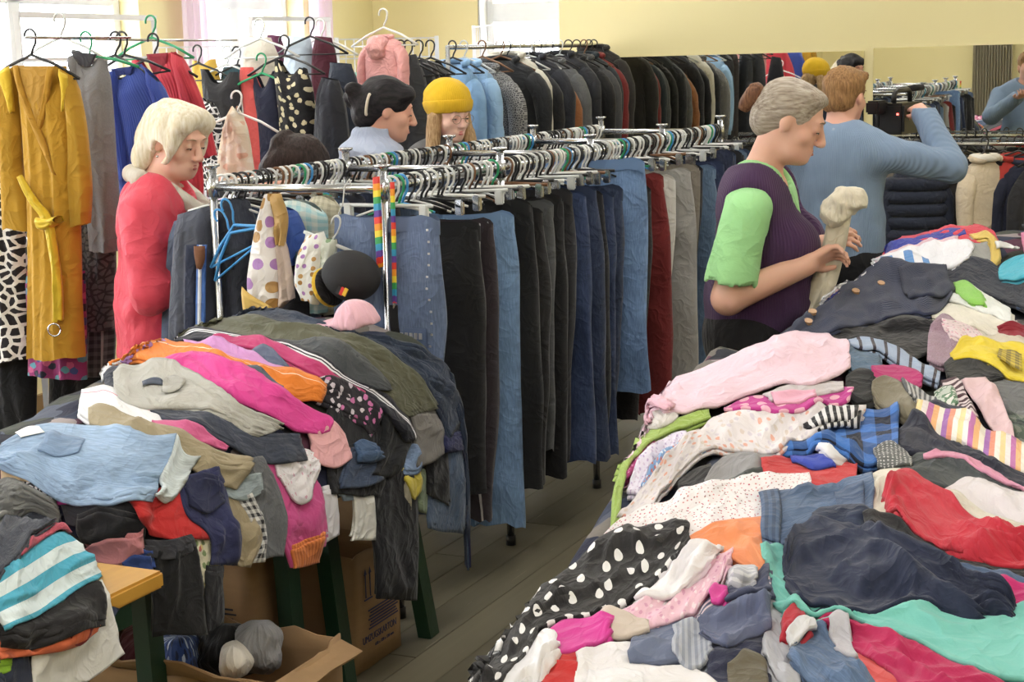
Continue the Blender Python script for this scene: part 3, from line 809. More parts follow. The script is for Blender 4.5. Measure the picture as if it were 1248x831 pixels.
LAY('cloth', 'white cloth corner hanging behind the orange trousers', 'cloth', P_(226, 226, 232), [(124, 425), (132, 415), (146, 412)], [(126, 460), (136, 452), (146, 434)], group=G_L)
LAY('trousers', 'bright orange trousers with white seams', 'trousers', fabric('edgestripe', (232, 122, 34), (244, 216, 190), .035, .002), [(136, 424), (165, 416), (230, 419), (280, 437), (330, 452), (365, 457), (390, 474)], [(136, 444), (165, 439), (230, 443), (280, 456), (318, 466), (345, 480), (388, 488)], puff=.022, group=G_L)
LAY('sweater', 'navy sweater edge beneath the light grey trousers', 'sweater', P_(40, 46, 62), [(128, 462), (140, 450), (150, 446)], [(128, 482), (140, 490), (160, 496)], group=G_L)
LAY('t_shirt', 'pale pink t-shirt between the orange trousers and the magenta hoodie', 't-shirt', P_(240, 190, 212), [(245, 440), (280, 450), (315, 470), (345, 486)], [(250, 452), (285, 465), (320, 484), (345, 496)], puff=.008, group=G_L)
LAY('jeans', 'grey blue jeans strip between the pale pink t-shirt and orange trousers', 'jeans', DN(90, 100, 116), [(285, 452), (315, 458), (345, 474)], [(300, 466), (325, 476), (348, 486)], puff=.006, group=G_L)
LAY('scarf', 'light pink folded scarf under the magenta hoodie cuff', 'scarf', P_(238, 172, 176), [(372, 520), (400, 512), (420, 528)], [(385, 558), (405, 566), (426, 552)], puff=.02, group=G_L)
LAY('trousers', 'bright pink trousers hanging straight down over the front table edge', 'trousers', P_(214, 74, 142), [(320, 556), (332, 600), (344, 645), (358, 686)], [(372, 556), (388, 590), (396, 630), (400, 660)], puff=.02, group=G_L)
LAY('skirt', 'orange ribbed hem showing beneath the bright pink trousers', 'skirt', fabric('stripesv', (226, 124, 56), (200, 100, 40), .012), [(354, 664), (358, 678), (360, 689)], [(392, 650), (391, 666), (388, 680)], lift=-.002, group=G_L)
LAY('scarf', 'white fringed scarf end hanging over the bright pink trousers', 'scarf', fabric('floral', (232, 226, 230), (214, 160, 180), (220, 210, 216), scale=60., r=.35), [(334, 556), (350, 546), (378, 548)], [(340, 580), (364, 610), (388, 566)], puff=.016, group=G_L)
LAY('hoodie', 'magenta hoodie folded lengthwise with its sleeve towards the aisle', 'hoodie', P_(226, 58, 148), [(176, 449), (220, 436), (240, 434), (290, 456), (340, 477), (380, 498), (402, 512), (398, 528)], [(190, 456), (235, 462), (290, 490), (330, 506), (360, 524), (388, 532)], puff=.026, group=G_L)
LAY('t_shirt', 'white t-shirt with a red line at the left end of the heap', 't-shirt', fabric('edgestripe', (232, 232, 236), (222, 120, 140), .03, .002), [(97, 476), (130, 472), (160, 488), (200, 502), (250, 520)], [(96, 500), (112, 512), (150, 520), (200, 526), (250, 530)], puff=.012, group=G_L)
LAY('trousers', 'dark slate jeans folded underneath the light grey trousers', 'jeans', DN(54, 60, 76), [(184, 500), (240, 502), (280, 512), (320, 528), (366, 528)], [(196, 512), (250, 524), (290, 544), (330, 560), (372, 556)], puff=.016, group=G_L)
LAY('cardigan', 'rose pink cardigan strip beneath the dark slate jeans', 'cardigan', P_(210, 88, 140), [(185, 516), (220, 518), (255, 530), (280, 545)], [(190, 526), (225, 534), (250, 542), (275, 550)], puff=.006, group=G_L)
ct = LAY('cargo_trousers', 'light grey trousers with a pocket seam folded on top of the heap', 'trousers', P_(176, 174, 166), [(138, 458), (155, 446), (200, 446), (230, 455), (275, 485), (310, 503), (346, 516)], [(137, 478), (150, 492), (190, 502), (240, 502), (280, 512), (300, 526), (316, 530)], puff=.03, wl=.06, group=G_L)
lay(MOUND_L, 'pocket_opening', 'slate blue pocket edge', None, P_(84, 92, 110), [(174, 470), (186, 466), (200, 467)], [(175, 473), (187, 470), (200, 470)], puff=.003, wr=.002, thick=.002, parent=ct)
lay(MOUND_L, 'seam_patch', None, None, P_(168, 166, 158), [(200, 464), (214, 462), (224, 470)], [(196, 482), (210, 486), (222, 480)], puff=.003, wr=.002, thick=.002, parent=ct)
LAY('cardigan', 'grey knit cardigan hanging over the front table edge', 'cardigan', fabric('melange', (70, 72, 76), (116, 118, 120)), [(280, 560), (300, 600), (306, 640), (318, 676)], [(318, 556), (340, 600), (348, 640), (344, 672)], puff=.02, group=G_L)
LAY('shirt', 'black and white checked sleeve hanging beside the grey cardigan', 'shirt', fabric('plaid', (40, 40, 44), (214, 212, 208), .02), [(286, 600), (302, 630), (308, 680)], [(302, 596), (318, 630), (322, 678)], group=G_L)
LAY('trousers', 'khaki rolled trouser leg hanging over the front table edge', 'trousers', P_(164, 148, 116), [(264, 598), (278, 630), (285, 660), (290, 684)], [(282, 596), (300, 622), (312, 652), (306, 684)], puff=.02, group=G_L)
LAY('trousers', 'pale blue rolled trousers tucked under the khaki trousers', 'trousers', DN(156, 170, 174), [(268, 586), (290, 580), (312, 578)], [(274, 606), (296, 612), (318, 602)], puff=.016, group=G_L)
LAY('trousers', 'khaki trousers folded with a button end beside the denim shorts', 'trousers', P_(158, 144, 114), [(109, 501), (125, 496), (170, 514), (220, 530), (262, 550), (306, 561)], [(108, 516), (150, 532), (200, 548), (232, 564), (255, 582), (286, 592)], puff=.022, wl=.045, group=G_L)
LAY('blouse', 'multicolour floral blouse hanging beside the black skirt', 'blouse', fabric('floral', (214, 208, 176), (196, 90, 84), (120, 140, 90), (226, 200, 120), scale=40., r=.45), [(236, 640), (238, 680), (244, 712)], [(262, 640), (266, 670), (268, 704)], group=G_L)
LAY('skirt', 'dark grey lace skirt hem hanging behind the floral blouse', 'skirt', P_(32, 32, 36), [(248, 690), (252, 730), (254, 764)], [(268, 690), (272, 720), (274, 752)], group=G_L)
LAY('skirt', 'black knit skirt hanging down over the table corner', 'skirt', P_(22, 22, 24), [(188, 662), (186, 700), (184, 768)], [(234, 656), (243, 700), (250, 768)], puff=.02, group=G_L)
LAY('cardigan', 'charcoal cardigan bunched under the denim shorts', 'cardigan', P_(44, 44, 50), [(70, 606), (120, 600), (175, 606)], [(80, 640), (130, 650), (178, 640)], puff=.024, group=G_L)
LAY('leggings', 'black leggings bunched beneath the charcoal cardigan', 'leggings', P_(26, 26, 30), [(95, 628), (130, 622), (176, 630)], [(100, 655), (140, 664), (178, 656)], puff=.02, group=G_L)
LAY('blouse', 'magenta blouse corner under the denim shorts', 'blouse', P_(224, 62, 168), [(28, 590), (58, 586), (94, 592)], [(30, 604), (60, 608), (94, 610)], puff=.014, group=G_L)
LAY('scarf', 'black and white print scarf beside the magenta blouse', 'scarf', fabric('leopard', (40, 36, 44), (224, 218, 224), 60.), [(14, 584), (45, 576), (80, 588)], [(22, 600), (50, 602), (84, 606)], puff=.014, group=G_L)
LAY('shorts', 'beige ruched shorts under the waistband of the denim shorts', 'shorts', P_(206, 176, 136), [(2, 562), (20, 556), (44, 566)], [(4, 578), (24, 580), (50, 582)], puff=.014, group=G_L)
LAY('sweater', 'bright red sweater hanging beside the navy padded sleeve', 'sweater', P_(200, 38, 38), [(148, 606), (185, 596), (236, 596)], [(178, 652), (212, 660), (252, 656)], puff=.022, group=G_L)
LAY('sweater', 'dark grey sweater hem under the red sweater', 'sweater', P_(52, 52, 58), [(172, 656), (200, 658), (228, 652)], [(178, 672), (204, 676), (236, 668)], lift=-.004, group=G_L)
LAY('jacket', 'navy jacket sleeve hanging over the front table edge', 'jacket', P_(44, 48, 88), [(216, 582), (226, 620), (252, 650), (256, 684)], [(262, 572), (276, 610), (286, 650), (288, 684)], puff=.03, wr=.012, group=G_L)
LAY('cuff', 'rolled navy jacket cuff lying on the denim shorts edge', 'jacket', P_(36, 40, 72), [(222, 588), (240, 578), (262, 582)], [(226, 612), (246, 620), (266, 606)], puff=.034, group=G_L)
sh = LAY('denim_shorts', 'faded pale blue denim shorts with white turned-up hems', 'shorts', DN(142, 170, 204), [(0, 540), (30, 524), (70, 516), (130, 524), (180, 534), (214, 536)], [(-4, 566), (40, 582), (80, 606), (130, 612), (170, 612), (186, 611)], puff=.03, wr=.011, wl=.07, group=G_L)
lay(MOUND_L, 'turned_up_hem', 'white turned-up hem', None, DN(196, 206, 208), [(214, 538), (222, 556), (240, 562)], [(184, 612), (198, 616), (206, 612)], puff=.014, parent=sh)
lay(MOUND_L, 'price_tag', 'white paper price tag', None, simple('paper', (240, 240, 238), .7), [(20, 528), (34, 522), (50, 521)], [(26, 534), (40, 532), (55, 530)], puff=0, wr=.001, thick=.001, parent=sh)
lay(MOUND_L, 'back_pocket', None, None, DN(126, 154, 190), [(56, 534), (80, 532), (106, 536)], [(50, 552), (72, 558), (98, 552)], puff=.004, wr=.003, thick=.003, parent=sh)
LAY('tank_top', 'dusty pink crumpled top lying on the bare desk corner', 'top', P_(206, 128, 134), [(104, 662), (140, 652), (172, 648)], [(112, 676), (146, 682), (176, 668)], puff=.02, group=G_L)
# near desk heap
G_D = 'garments heaped on the yellow desk'
LAY('trousers', 'navy trouser leg hanging below the desk edge by the white shirt', 'trousers', P_(42, 48, 68), [(-10, 770), (-10, 800), (-10, 840)], [(30, 785), (36, 810), (38, 840)], group=G_D)
LAY('t_shirt', 'white t-shirt hanging over the desk edge below the black one', 't-shirt', P_(232, 230, 224), [(34, 760), (70, 740), (124, 706)], [(36, 845), (90, 840), (150, 798)], puff=.016, group=G_D)
LAY('cloth', 'lime green cloth corner below the black t-shirt', 'cloth', P_(140, 190, 40), [(-10, 795), (2, 794), (10, 800)], [(-10, 812), (2, 812), (12, 808)], group=G_D)
LAY('blouse', 'coral orange blouse edge showing under the black t-shirt', 'blouse', P_(226, 106, 66), [(-6, 770), (40, 764), (90, 742), (108, 746)], [(-6, 794), (40, 790), (80, 784), (110, 764)], puff=.012, group=G_D)
LAY('cloth', 'dark red cloth fold tucked into the coral blouse', 'cloth', P_(140, 28, 34), [(62, 764), (78, 758), (94, 754)], [(66, 780), (80, 784), (96, 770)], group=G_D)
LAY('t_shirt', 'black t-shirt under the blue and white striped top', 't-shirt', P_(30, 28, 30), [(-6, 752), (50, 742), (110, 708), (118, 716)], [(-6, 782), (40, 784), (80, 766), (120, 756)], puff=.02, group=G_D)
LAY('striped_top', 'turquoise and white striped top draped over the desk heap', 'top', fabric('stripesv', (74, 176, 208), (222, 236, 240), .072), [(-8, 700), (20, 678), (60, 654), (80, 648)], [(-8, 770), (40, 752), (90, 720), (134, 698)], puff=.026, wr=.008, wl=.08, group=G_D)
LAY('cardigan', 'rose pink cardigan edge above the striped top', 'cardigan', P_(198, 84, 104), [(18, 672), (40, 654), (62, 640), (80, 644)], [(22, 682), (44, 664), (66, 652), (84, 652)], puff=.016, group=G_D)
LAY('skirt', 'dark slate grey skirt folded above the striped top', 'skirt', P_(66, 70, 82), [(-8, 640), (20, 622), (50, 612), (74, 626)], [(-8, 704), (20, 676), (40, 656), (70, 640)], puff=.022, group=G_D)
LAY('shorts', 'mid grey shorts lying on top of the desk heap', 'shorts', P_(110, 110, 106), [(-8, 590), (12, 584), (40, 594), (74, 612)], [(-8, 642), (10, 636), (40, 620), (72, 630)], puff=.026, group=G_D)
LAY('headband', 'blue knitted headband lying on the desk edge', 'headband', P_(48, 72, 140), [(150, 680), (166, 672), (186, 674)], [(154, 690), (172, 694), (190, 690)], puff=.024, group=G_D)
# ---------------------------------------------------------------- right-hand heaps, from the far end forwards
G_R = 'garments heaped on the right-hand tables'
RAY('fleece_pullover', 'red fleece top on the far end of the heap below the coats', 'top', P_(214, 52, 72), [(1060, 296), (1110, 290), (1146, 281), (1180, 275), (1210, 284), (1218, 300)], [(1070, 304), (1120, 300), (1150, 296), (1190, 300), (1216, 306)], puff=.03, group=G_R)
RAY('hoodie', 'pale grey hoodie at the far end of the heap by the red fleece', 'hoodie', P_(150, 150, 146), [(1176, 292), (1195, 288), (1212, 296)], [(1182, 312), (1200, 322), (1216, 312)], puff=.02, group=G_R)
RAY('cloth', 'mustard yellow cloth folded beside the grey hoodie', 'cloth', P_(222, 190, 92), [(1180, 291), (1200, 290), (1216, 302), (1222, 316)], [(1190, 298), (1204, 300), (1208, 312), (1204, 332)], puff=.016, group=G_R)
RAY('jacket', 'dark navy jacket with a small red tag on the far heap', 'jacket', P_(32, 36, 52), [(1148, 330), (1170, 316), (1200, 318), (1232, 338), (1262, 352)], [(1152, 344), (1180, 352), (1210, 362), (1262, 386)], puff=.03, group=G_R)
RAY('bag', 'turquoise bag with a white cord on the far heap', 'bag', P_(64, 178, 204), [(1216, 330), (1232, 314), (1262, 308)], [(1220, 346), (1240, 358), (1266, 360)], puff=.03, group=G_R)
RAY('cord', 'white looped cord lying above the turquoise bag', 'cord', P_(226, 226, 226), [(1214, 306), (1226, 298), (1242, 302)], [(1216, 310), (1228, 303), (1244, 306)], puff=.006, thick=.004, group=G_R)
RAY('knit_top', 'royal blue sleeve lying along the far heap edge', 'top', P_(44, 56, 158), [(1002, 341), (1040, 321), (1090, 299), (1140, 287), (1178, 282)], [(1005, 348), (1050, 333), (1100, 312), (1150, 298), (1180, 291)], puff=.018, group=G_R)
RAY('sweater', 'fluffy pale pink sweater next to the royal blue sleeve', 'sweater', fabric('fur', (206, 164, 180), (232, 200, 208)), [(1008, 346), (1050, 331), (1100, 309), (1170, 293)], [(1012, 352), (1060, 342), (1110, 322), (1168, 306)], puff=.018, group=G_R)
RAY('shirt', 'white collared shirt on the far heap between the pink sweater and navy cardigan', 'shirt', P_(232, 232, 240), [(1004, 352), (1055, 335), (1090, 318), (1140, 305), (1176, 297), (1186, 306)], [(1002, 362), (1050, 346), (1100, 334), (1140, 330), (1165, 330), (1184, 318)], puff=.016, group=G_R)
RAY('polo_shirt', 'blue and white striped polo shirt edge on the white shirt', 'shirt', fabric('stripes', (88, 140, 206), (232, 232, 240), .07), [(1082, 326), (1105, 320), (1132, 320)], [(1084, 338), (1108, 336), (1136, 334)], puff=.008, group=G_R)
RAY('leggings', 'black leggings folded below the navy cardigan', 'leggings', P_(26, 25, 28), [(1008, 405), (1060, 394), (1100, 384), (1140, 392)], [(1014, 414), (1070, 428), (1110, 436), (1140, 428)], puff=.024, group=G_R)
RAY('trousers', 'cream trousers lying beside the lime green lining', 'trousers', P_(226, 220, 204), [(1132, 380), (1152, 366), (1180, 362), (1210, 374), (1236, 386)], [(1140, 388), (1170, 396), (1196, 404), (1214, 410), (1238, 394)], puff=.024, group=G_R)
RAY('t_shirt', 'white t-shirt with a lime green lining on the far heap', 't-shirt', P_(232, 234, 230), [(1152, 352), (1180, 350), (1206, 364), (1234, 382)], [(1158, 368), (1176, 376), (1200, 384), (1232, 394)], puff=.018, group=G_R)
RAY('t_shirt', 'lime green t-shirt corner on the far heap', 't-shirt', P_(140, 206, 84), [(1162, 352), (1176, 350), (1196, 362)], [(1166, 364), (1180, 376), (1198, 378)], puff=.012, group=G_R)
cd = RAY('cardigan', 'navy ribbed cardigan with wooden buttons lying across the heap', 'cardigan', fabric('knit', (42, 48, 74)), [(944, 414), (1000, 374), (1040, 345), (1080, 330), (1120, 332), (1152, 328)], [(938, 424), (990, 414), (1050, 402), (1100, 386), (1138, 386), (1162, 366)], puff=.036, wr=.014, wl=.08, group=G_R)
RAY('cardigan_sleeve', 'rolled navy cardigan sleeve beside the cream trousers', 'cardigan', fabric('knit', (36, 42, 66)), [(1098, 338), (1130, 330), (1152, 328)], [(1104, 368), (1136, 374), (1162, 362)], puff=.036, wr=.012, group=G_R)
_cv = np.array([v.co[:] for v in cd.data.vertices]) + np.array(cd.location); _cp = np.array([topx(v) for v in _cv])
for (bx_, by_) in ((984, 391), (990, 382), (1041, 356), (1073, 346)):
    i_ = int(np.argmin((_cp[:, 0] - bx_) ** 2 + (_cp[:, 1] - by_) ** 2))
    o = MB().tube([(0, 0, -.004), (0, 0, .005)], .012, 12).build('button', simple('wooden_button', (178, 138, 98), .5), cd)
    o.location = _cv[i_] + np.array([0, -.004, .004]) - np.array(cd.location); o.rotation_euler = (.45, .1, 0)
RAY('scarf', 'mauve speckled scarf bunched in the middle of the heap', 'scarf', fabric('melange', (96, 60, 84), (200, 170, 186)), [(1134, 396), (1150, 386), (1166, 396), (1176, 410)], [(1130, 436), (1146, 446), (1160, 444), (1172, 436)], puff=.026, wr=.014, group=G_R)
RAY('blouse', 'pink and white print blouse beside the mauve scarf', 'blouse', fabric('floral', (228, 206, 208), (214, 140, 160), (196, 180, 180), scale=50., r=.4), [(1150, 392), (1174, 396), (1200, 410)], [(1160, 414), (1180, 424), (1206, 424)], puff=.014, group=G_R)
RAY('shawl', 'dark red shawl edge near the yellow hoodie', 'shawl', P_(146, 30, 44), [(1214, 402), (1236, 396), (1266, 402)], [(1218, 414), (1240, 416), (1266, 424)], puff=.016, group=G_R)
RAY('lace_top', 'beige lace top above the yellow hoodie', 'top', P_(208, 196, 176), [(1196, 414), (1220, 410), (1250, 416)], [(1200, 424), (1224, 424), (1252, 428)], puff=.01, group=G_R)
RAY('coat', 'grey wool coat panel under the yellow hoodie', 'coat', fabric('melange', (78, 80, 84), (120, 122, 124)), [(1188, 466), (1215, 462), (1262, 474)], [(1212, 500), (1236, 522), (1270, 530)], puff=.02, group=G_R)
RAY('backpack', 'black bag with straps under the yellow hoodie', 'bag', P_(22, 22, 24), [(1150, 446), (1170, 432), (1200, 436), (1220, 450)], [(1158, 462), (1176, 468), (1200, 468), (1222, 464)], puff=.022, group=G_R)
yh = RAY('hoodie', 'bright yellow hoodie with dark outline print', 'hoodie', P_(232, 204, 40), [(1156, 434), (1180, 418), (1215, 420), (1266, 428)], [(1160, 440), (1190, 444), (1215, 456), (1266, 478)], puff=.022, group=G_R)
lay(MOUND_R, 'printed_panel', 'dark line print', None, fabric('plaid', (206, 178, 44), (120, 104, 40), .03), [(1216, 438), (1232, 436), (1246, 440)], [(1214, 450), (1230, 454), (1246, 460)], puff=.002, wr=.002, thick=.001, parent=yh)
RAY('sports_shirt', 'dark green patterned shirt between the pink trousers and grey coat', 'shirt', fabric('camo', (40, 50, 46), (70, 84, 70), (112, 116, 104), 18.), [(1216, 500), (1236, 512), (1266, 528)], [(1222, 540), (1240, 548), (1270, 556)], puff=.014, group=G_R)
RAY('trousers', 'pale pink trousers lying towards the rainbow striped cloth', 'trousers', P_(226, 190, 196), [(1168, 466), (1194, 500), (1212, 530), (1218, 552)], [(1202, 464), (1218, 490), (1232, 526), (1240, 552)], puff=.02, group=G_R)
RAY('tights', 'maroon and white striped tights beside the pale pink trousers', 'tights', fabric('stripes', (70, 34, 46), (222, 206, 208), .036), [(1148, 466), (1162, 490), (1176, 512), (1186, 532)], [(1166, 462), (1180, 488), (1192, 510), (1198, 530)], puff=.016, group=G_R)
RAY('t_shirt', 'green and white print t-shirt scrap beside the maroon striped tights', 't-shirt', fabric('camo', (190, 200, 190), (96, 134, 104), (226, 226, 222), 30.), [(1136, 480), (1150, 474), (1162, 480)], [(1140, 496), (1152, 500), (1166, 494)], puff=.014, group=G_R)
RAY('jeans', 'denim jacket collar behind the blush pink trousers', 'jacket', DN(84, 110, 138), [(1030, 424), (1050, 418), (1072, 426)], [(1032, 448), (1050, 456), (1072, 452)], puff=.016, group=G_R)
RAY('necktie', 'light blue tie with dark diagonal stripes', 'tie', fabric('stripes', (156, 174, 204), (156, 174, 204), (156, 174, 204), (58, 50, 60), .065), [(1030, 420), (1070, 418), (1110, 436), (1146, 456)], [(1034, 428), (1070, 432), (1106, 450), (1144, 468)], puff=.012, group=G_R)
RAY('cardigan', 'raspberry cardigan folded under the light blue tie', 'cardigan', P_(186, 42, 110), [(1060, 452), (1085, 446), (1112, 452), (1126, 462)], [(1064, 464), (1090, 472), (1116, 472), (1126, 468)], puff=.018, group=G_R)
RAY('cap', 'black knitted cap beside the blush pink trousers', 'hat', P_(30, 30, 32), [(1030, 458), (1046, 452), (1064, 460)], [(1032, 484), (1048, 492), (1066, 486)], puff=.03, group=G_R)
RAY('trousers', 'olive khaki trousers folded behind the blue checked shirt', 'trousers', P_(124, 116, 96), [(1062, 470), (1080, 460), (1104, 474), (1126, 502)], [(1066, 486), (1080, 500), (1100, 512), (1124, 518)], puff=.024, group=G_R)
RAY('shirt', 'grey and white striped shirt edge behind the olive khaki trousers', 'shirt', fabric('stripes', (90, 92, 96), (190, 190, 190), .02), [(1096, 468), (1120, 474), (1140, 490)], [(1104, 486), (1124, 500), (1138, 508)], puff=.014, group=G_R)
RAY('jeans', 'dark navy jeans folded above the rainbow striped cloth', 'jeans', P_(36, 40, 60), [(1120, 504), (1140, 496), (1170, 506), (1192, 528)], [(1124, 516), (1150, 524), (1176, 534), (1196, 540)], puff=.022, group=G_R)
RAY('beach_towel', 'rainbow striped cloth of yellow white purple and orange', 'towel', fabric('stripes', (240, 214, 150), (236, 226, 226), (196, 110, 176), (240, 180, 120), (236, 230, 214), (170, 110, 190), (240, 150, 120), (244, 236, 226), .15), [(1118, 502), (1150, 504), (1180, 514), (1225, 536), (1266, 552)], [(1114, 516), (1150, 534), (1185, 550), (1220, 564), (1266, 584)], puff=.016, wr=.006, group=G_R)
RAY('jacket', 'dark navy jacket spread below the rainbow striped cloth', 'jacket', P_(34, 36, 52), [(1092, 524), (1115, 516), (1150, 536), (1190, 554), (1266, 586)], [(1096, 552), (1130, 556), (1170, 568), (1210, 582), (1266, 606)], puff=.024, group=G_R)
# middle heap
RAY('leggings', 'black tights lying at the edge behind the white floral pyjamas', 'leggings', P_(24, 23, 28), [(826, 590), (845, 574), (868, 566)], [(828, 616), (850, 618), (872, 604)], puff=.014, group=G_R)
RAY('t_shirt', 'magenta patterned t-shirt edge by the lime green leggings', 't-shirt', fabric('floral', (176, 40, 112), (220, 140, 190), (150, 30, 90), scale=60.), [(758, 576), (775, 552), (800, 536)], [(766, 584), (782, 568), (804, 552)], puff=.014, group=G_R)
RAY('pyjamas', 'lilac floral pyjama leg beside the blue floral one', 'pyjamas', fabric('floral', (216, 208, 226), (180, 160, 200), (200, 180, 206), scale=50., r=.4), [(762, 600), (785, 558), (815, 530), (838, 526)], [(776, 600), (798, 570), (826, 548), (846, 540)], puff=.014, group=G_R)
RAY('pyjamas', 'blue floral pyjama leg next to the white floral pyjamas', 'pyjamas', fabric('floral', (120, 160, 210), (216, 224, 236), (196, 110, 100), scale=55., r=.45), [(780, 592), (805, 562), (835, 538), (862, 530)], [(790, 598), (815, 575), (845, 556), (868, 544)], puff=.012, group=G_R)
RAY('leggings', 'lime green leggings hanging over the heap edge', 'leggings', P_(148, 176, 76), [(746, 640), (750, 595), (764, 548), (800, 520), (862, 500)], [(757, 636), (762, 585), (786, 548), (820, 526), (864, 510)], puff=.014, group=G_R)
RAY('t_shirt', 'grey t-shirt lying behind the red cloth', 't-shirt', P_(136, 134, 136), [(858, 590), (880, 560), (915, 548), (952, 552)], [(862, 600), (890, 592), (920, 588), (950, 578)], puff=.018, group=G_R)
RAY('cardigan', 'dark green fuzzy cardigan edge at the white small-flower blouse', 'cardigan', fabric('fur', (30, 36, 36), (56, 62, 60)), [(850, 600), (890, 590), (940, 578), (1000, 582)], [(856, 614), (900, 606), (950, 598), (1004, 594)], puff=.014, group=G_R)
RAY('t_shirt', 'red t-shirt folded behind the elastic waist jeans', 't-shirt', P_(200, 44, 48), [(928, 572), (955, 560), (1000, 562), (1044, 562)], [(934, 588), (970, 590), (1010, 596), (1048, 588)], puff=.02, group=G_R)
RAY('scarf', 'royal blue scarf fold under the blue checked shirt', 'scarf', P_(48, 68, 178), [(960, 552), (985, 552), (1016, 560)], [(966, 564), (990, 574), (1018, 572)], puff=.016, group=G_R)
RAY('shirt_sleeve', 'white sleeve end under the blue checked shirt', 'shirt', P_(226, 226, 230), [(988, 552), (1010, 546), (1040, 552)], [(992, 560), (1014, 566), (1042, 562)], puff=.012, group=G_R)
RAY('shirt', 'black and bright blue checked shirt bunched in the middle heap', 'shirt', fabric('plaid', (28, 32, 50), (62, 118, 204), .075), [(946, 546), (958, 526), (1000, 520), (1050, 500), (1092, 504)], [(950, 556), (985, 558), (1020, 560), (1060, 566), (1094, 556)], puff=.034, wr=.012, wl=.07, group=G_R)
RAY('pyjamas', 'white pyjamas with orange flower print in the middle heap', 'pyjamas', fabric('floral', (216, 208, 210), (222, 160, 140), (200, 190, 200), (206, 190, 180), scale=34., r=.42), [(752, 632), (800, 580), (848, 530), (878, 506), (940, 500), (1000, 494), (1058, 496)], [(788, 626), (832, 572), (866, 548), (905, 552), (950, 558), (990, 534), (1052, 512)], puff=.026, wr=.012, wl=.07, group=G_R)
RAY('sweater', 'black and white zigzag knit edge in the middle heap', 'sweater', fabric('stripes', (34, 34, 40), (216, 214, 216), .018), [(980, 524), (1000, 514), (1044, 510)], [(984, 530), (1010, 528), (1046, 524)], puff=.012, group=G_R)
RAY('cardigan', 'magenta cardigan with pale stars under the blush pink trousers', 'cardigan', fabric('dots', (196, 54, 142), (230, 170, 190), 22., r=.28), [(880, 497), (918, 482), (960, 486), (1000, 474), (1038, 474)], [(884, 505), (920, 506), (955, 510), (995, 502), (1038, 490)], puff=.024, group=G_R)
RAY('vest', 'pale grey ribbed vest under the blush pink trousers', 'vest', P_(196, 188, 190), [(930, 480), (970, 468), (1000, 464), (1028, 468)], [(940, 490), (975, 486), (1005, 482), (1030, 478)], puff=.016, group=G_R)
RAY('bib', 'light pink bib under the hem of the blush trousers', 'bib', P_(230, 166, 190), [(940, 486), (965, 482), (992, 480)], [(946, 496), (968, 498), (994, 494)], puff=.012, group=G_R)
RAY('trousers', 'beige grey trouser cuff under the blush pink trouser leg', 'trousers', P_(206, 200, 196), [(780, 506), (800, 496), (830, 498)], [(786, 524), (806, 522), (828, 512)], puff=.012, group=G_R)
RAY('trouser_leg', 'blush pink trouser leg with a frilled hem underneath', 'trousers', P_(232, 194, 210), [(760, 490), (790, 478), (830, 472)], [(774, 510), (800, 502), (836, 494)], puff=.014, group=G_R)
bt_ = RAY('trousers', 'blush pink trousers with frilled hems on top of the middle heap', 'trousers', P_(234, 200, 216), [(793, 468), (840, 456), (880, 440), (920, 422), (990, 412), (1033, 420)], [(812, 512), (860, 501), (900, 487), (950, 473), (1000, 471), (1034, 452)], puff=.034, wr=.010, wl=.09, group=G_R)
lay(MOUND_R, 'frilled_hem', None, None, P_(232, 178, 196), [(790, 468), (797, 490), (810, 514)], [(799, 465), (807, 486), (819, 509)], puff=.01, wr=.01, wl=.012, ragged=6.0, parent=bt_)
# near heap
RAY('blouse', 'white blouse with tiny red flowers spread on the near heap', 'blouse', fabric('floral', (230, 224, 226), (184, 70, 100), (206, 130, 130), (150, 110, 110), scale=80., r=.34), [(722, 668), (758, 637), (820, 610), (900, 590), (986, 580)], [(726, 674), (800, 672), (850, 660), (930, 648), (990, 604)], puff=.026, wr=.009, wl=.09, group=G_R)
RAY('t_shirt', 'bright orange t-shirt on the near heap', 't-shirt', P_(240, 140, 88), [(834, 660), (880, 646), (925, 636), (940, 640)], [(840, 672), (880, 676), (918, 698), (938, 708)], puff=.022, group=G_R)
RAY('sweatpants', 'dark green grey sweatpants with a pink piping line', 'trousers', P_(54, 60, 62), [(1086, 568), (1130, 557), (1180, 572), (1266, 612)], [(1096, 580), (1150, 592), (1200, 608), (1266, 634)], puff=.026, group=G_R)
RAY('piping', 'pink piping ribbon along the green grey sweatpants', 'ribbon', P_(216, 140, 168), [(1124, 560), (1170, 564), (1210, 582), (1266, 608)], [(1124, 564), (1170, 569), (1210, 588), (1266, 614)], puff=.003, group=G_R)
RAY('gloves', 'grey dotted mitten beside the green grey sweatpants', 'mitten', fabric('dots', (90, 92, 92), (190, 190, 188), 90., r=.25), [(1064, 552), (1082, 544), (1108, 556)], [(1068, 568), (1086, 572), (1110, 570)], puff=.026, group=G_R)
RAY('towel', 'pale aqua towel edge behind the elastic waist jeans', 'towel', P_(176, 204, 210), [(1030, 588), (1060, 582), (1096, 580)], [(1034, 600), (1062, 600), (1098, 596)], puff=.014, group=G_R)
RAY('t_shirt', 'light grey t-shirt behind the cream lace sweater', 't-shirt', P_(214, 206, 208), [(1150, 596), (1190, 592), (1230, 608), (1266, 622)], [(1160, 616), (1200, 624), (1235, 640), (1266, 648)], puff=.02, group=G_R)
RAY('sweater', 'cream lace sweater lying behind the red fleece', 'sweater', fabric('fur', (198, 190, 170), (226, 220, 206)), [(1040, 630), (1062, 582), (1100, 578), (1160, 604), (1210, 630), (1266, 648)], [(1046, 648), (1080, 652), (1130, 650), (1190, 664), (1266, 680)], puff=.026, wr=.012, group=G_R)
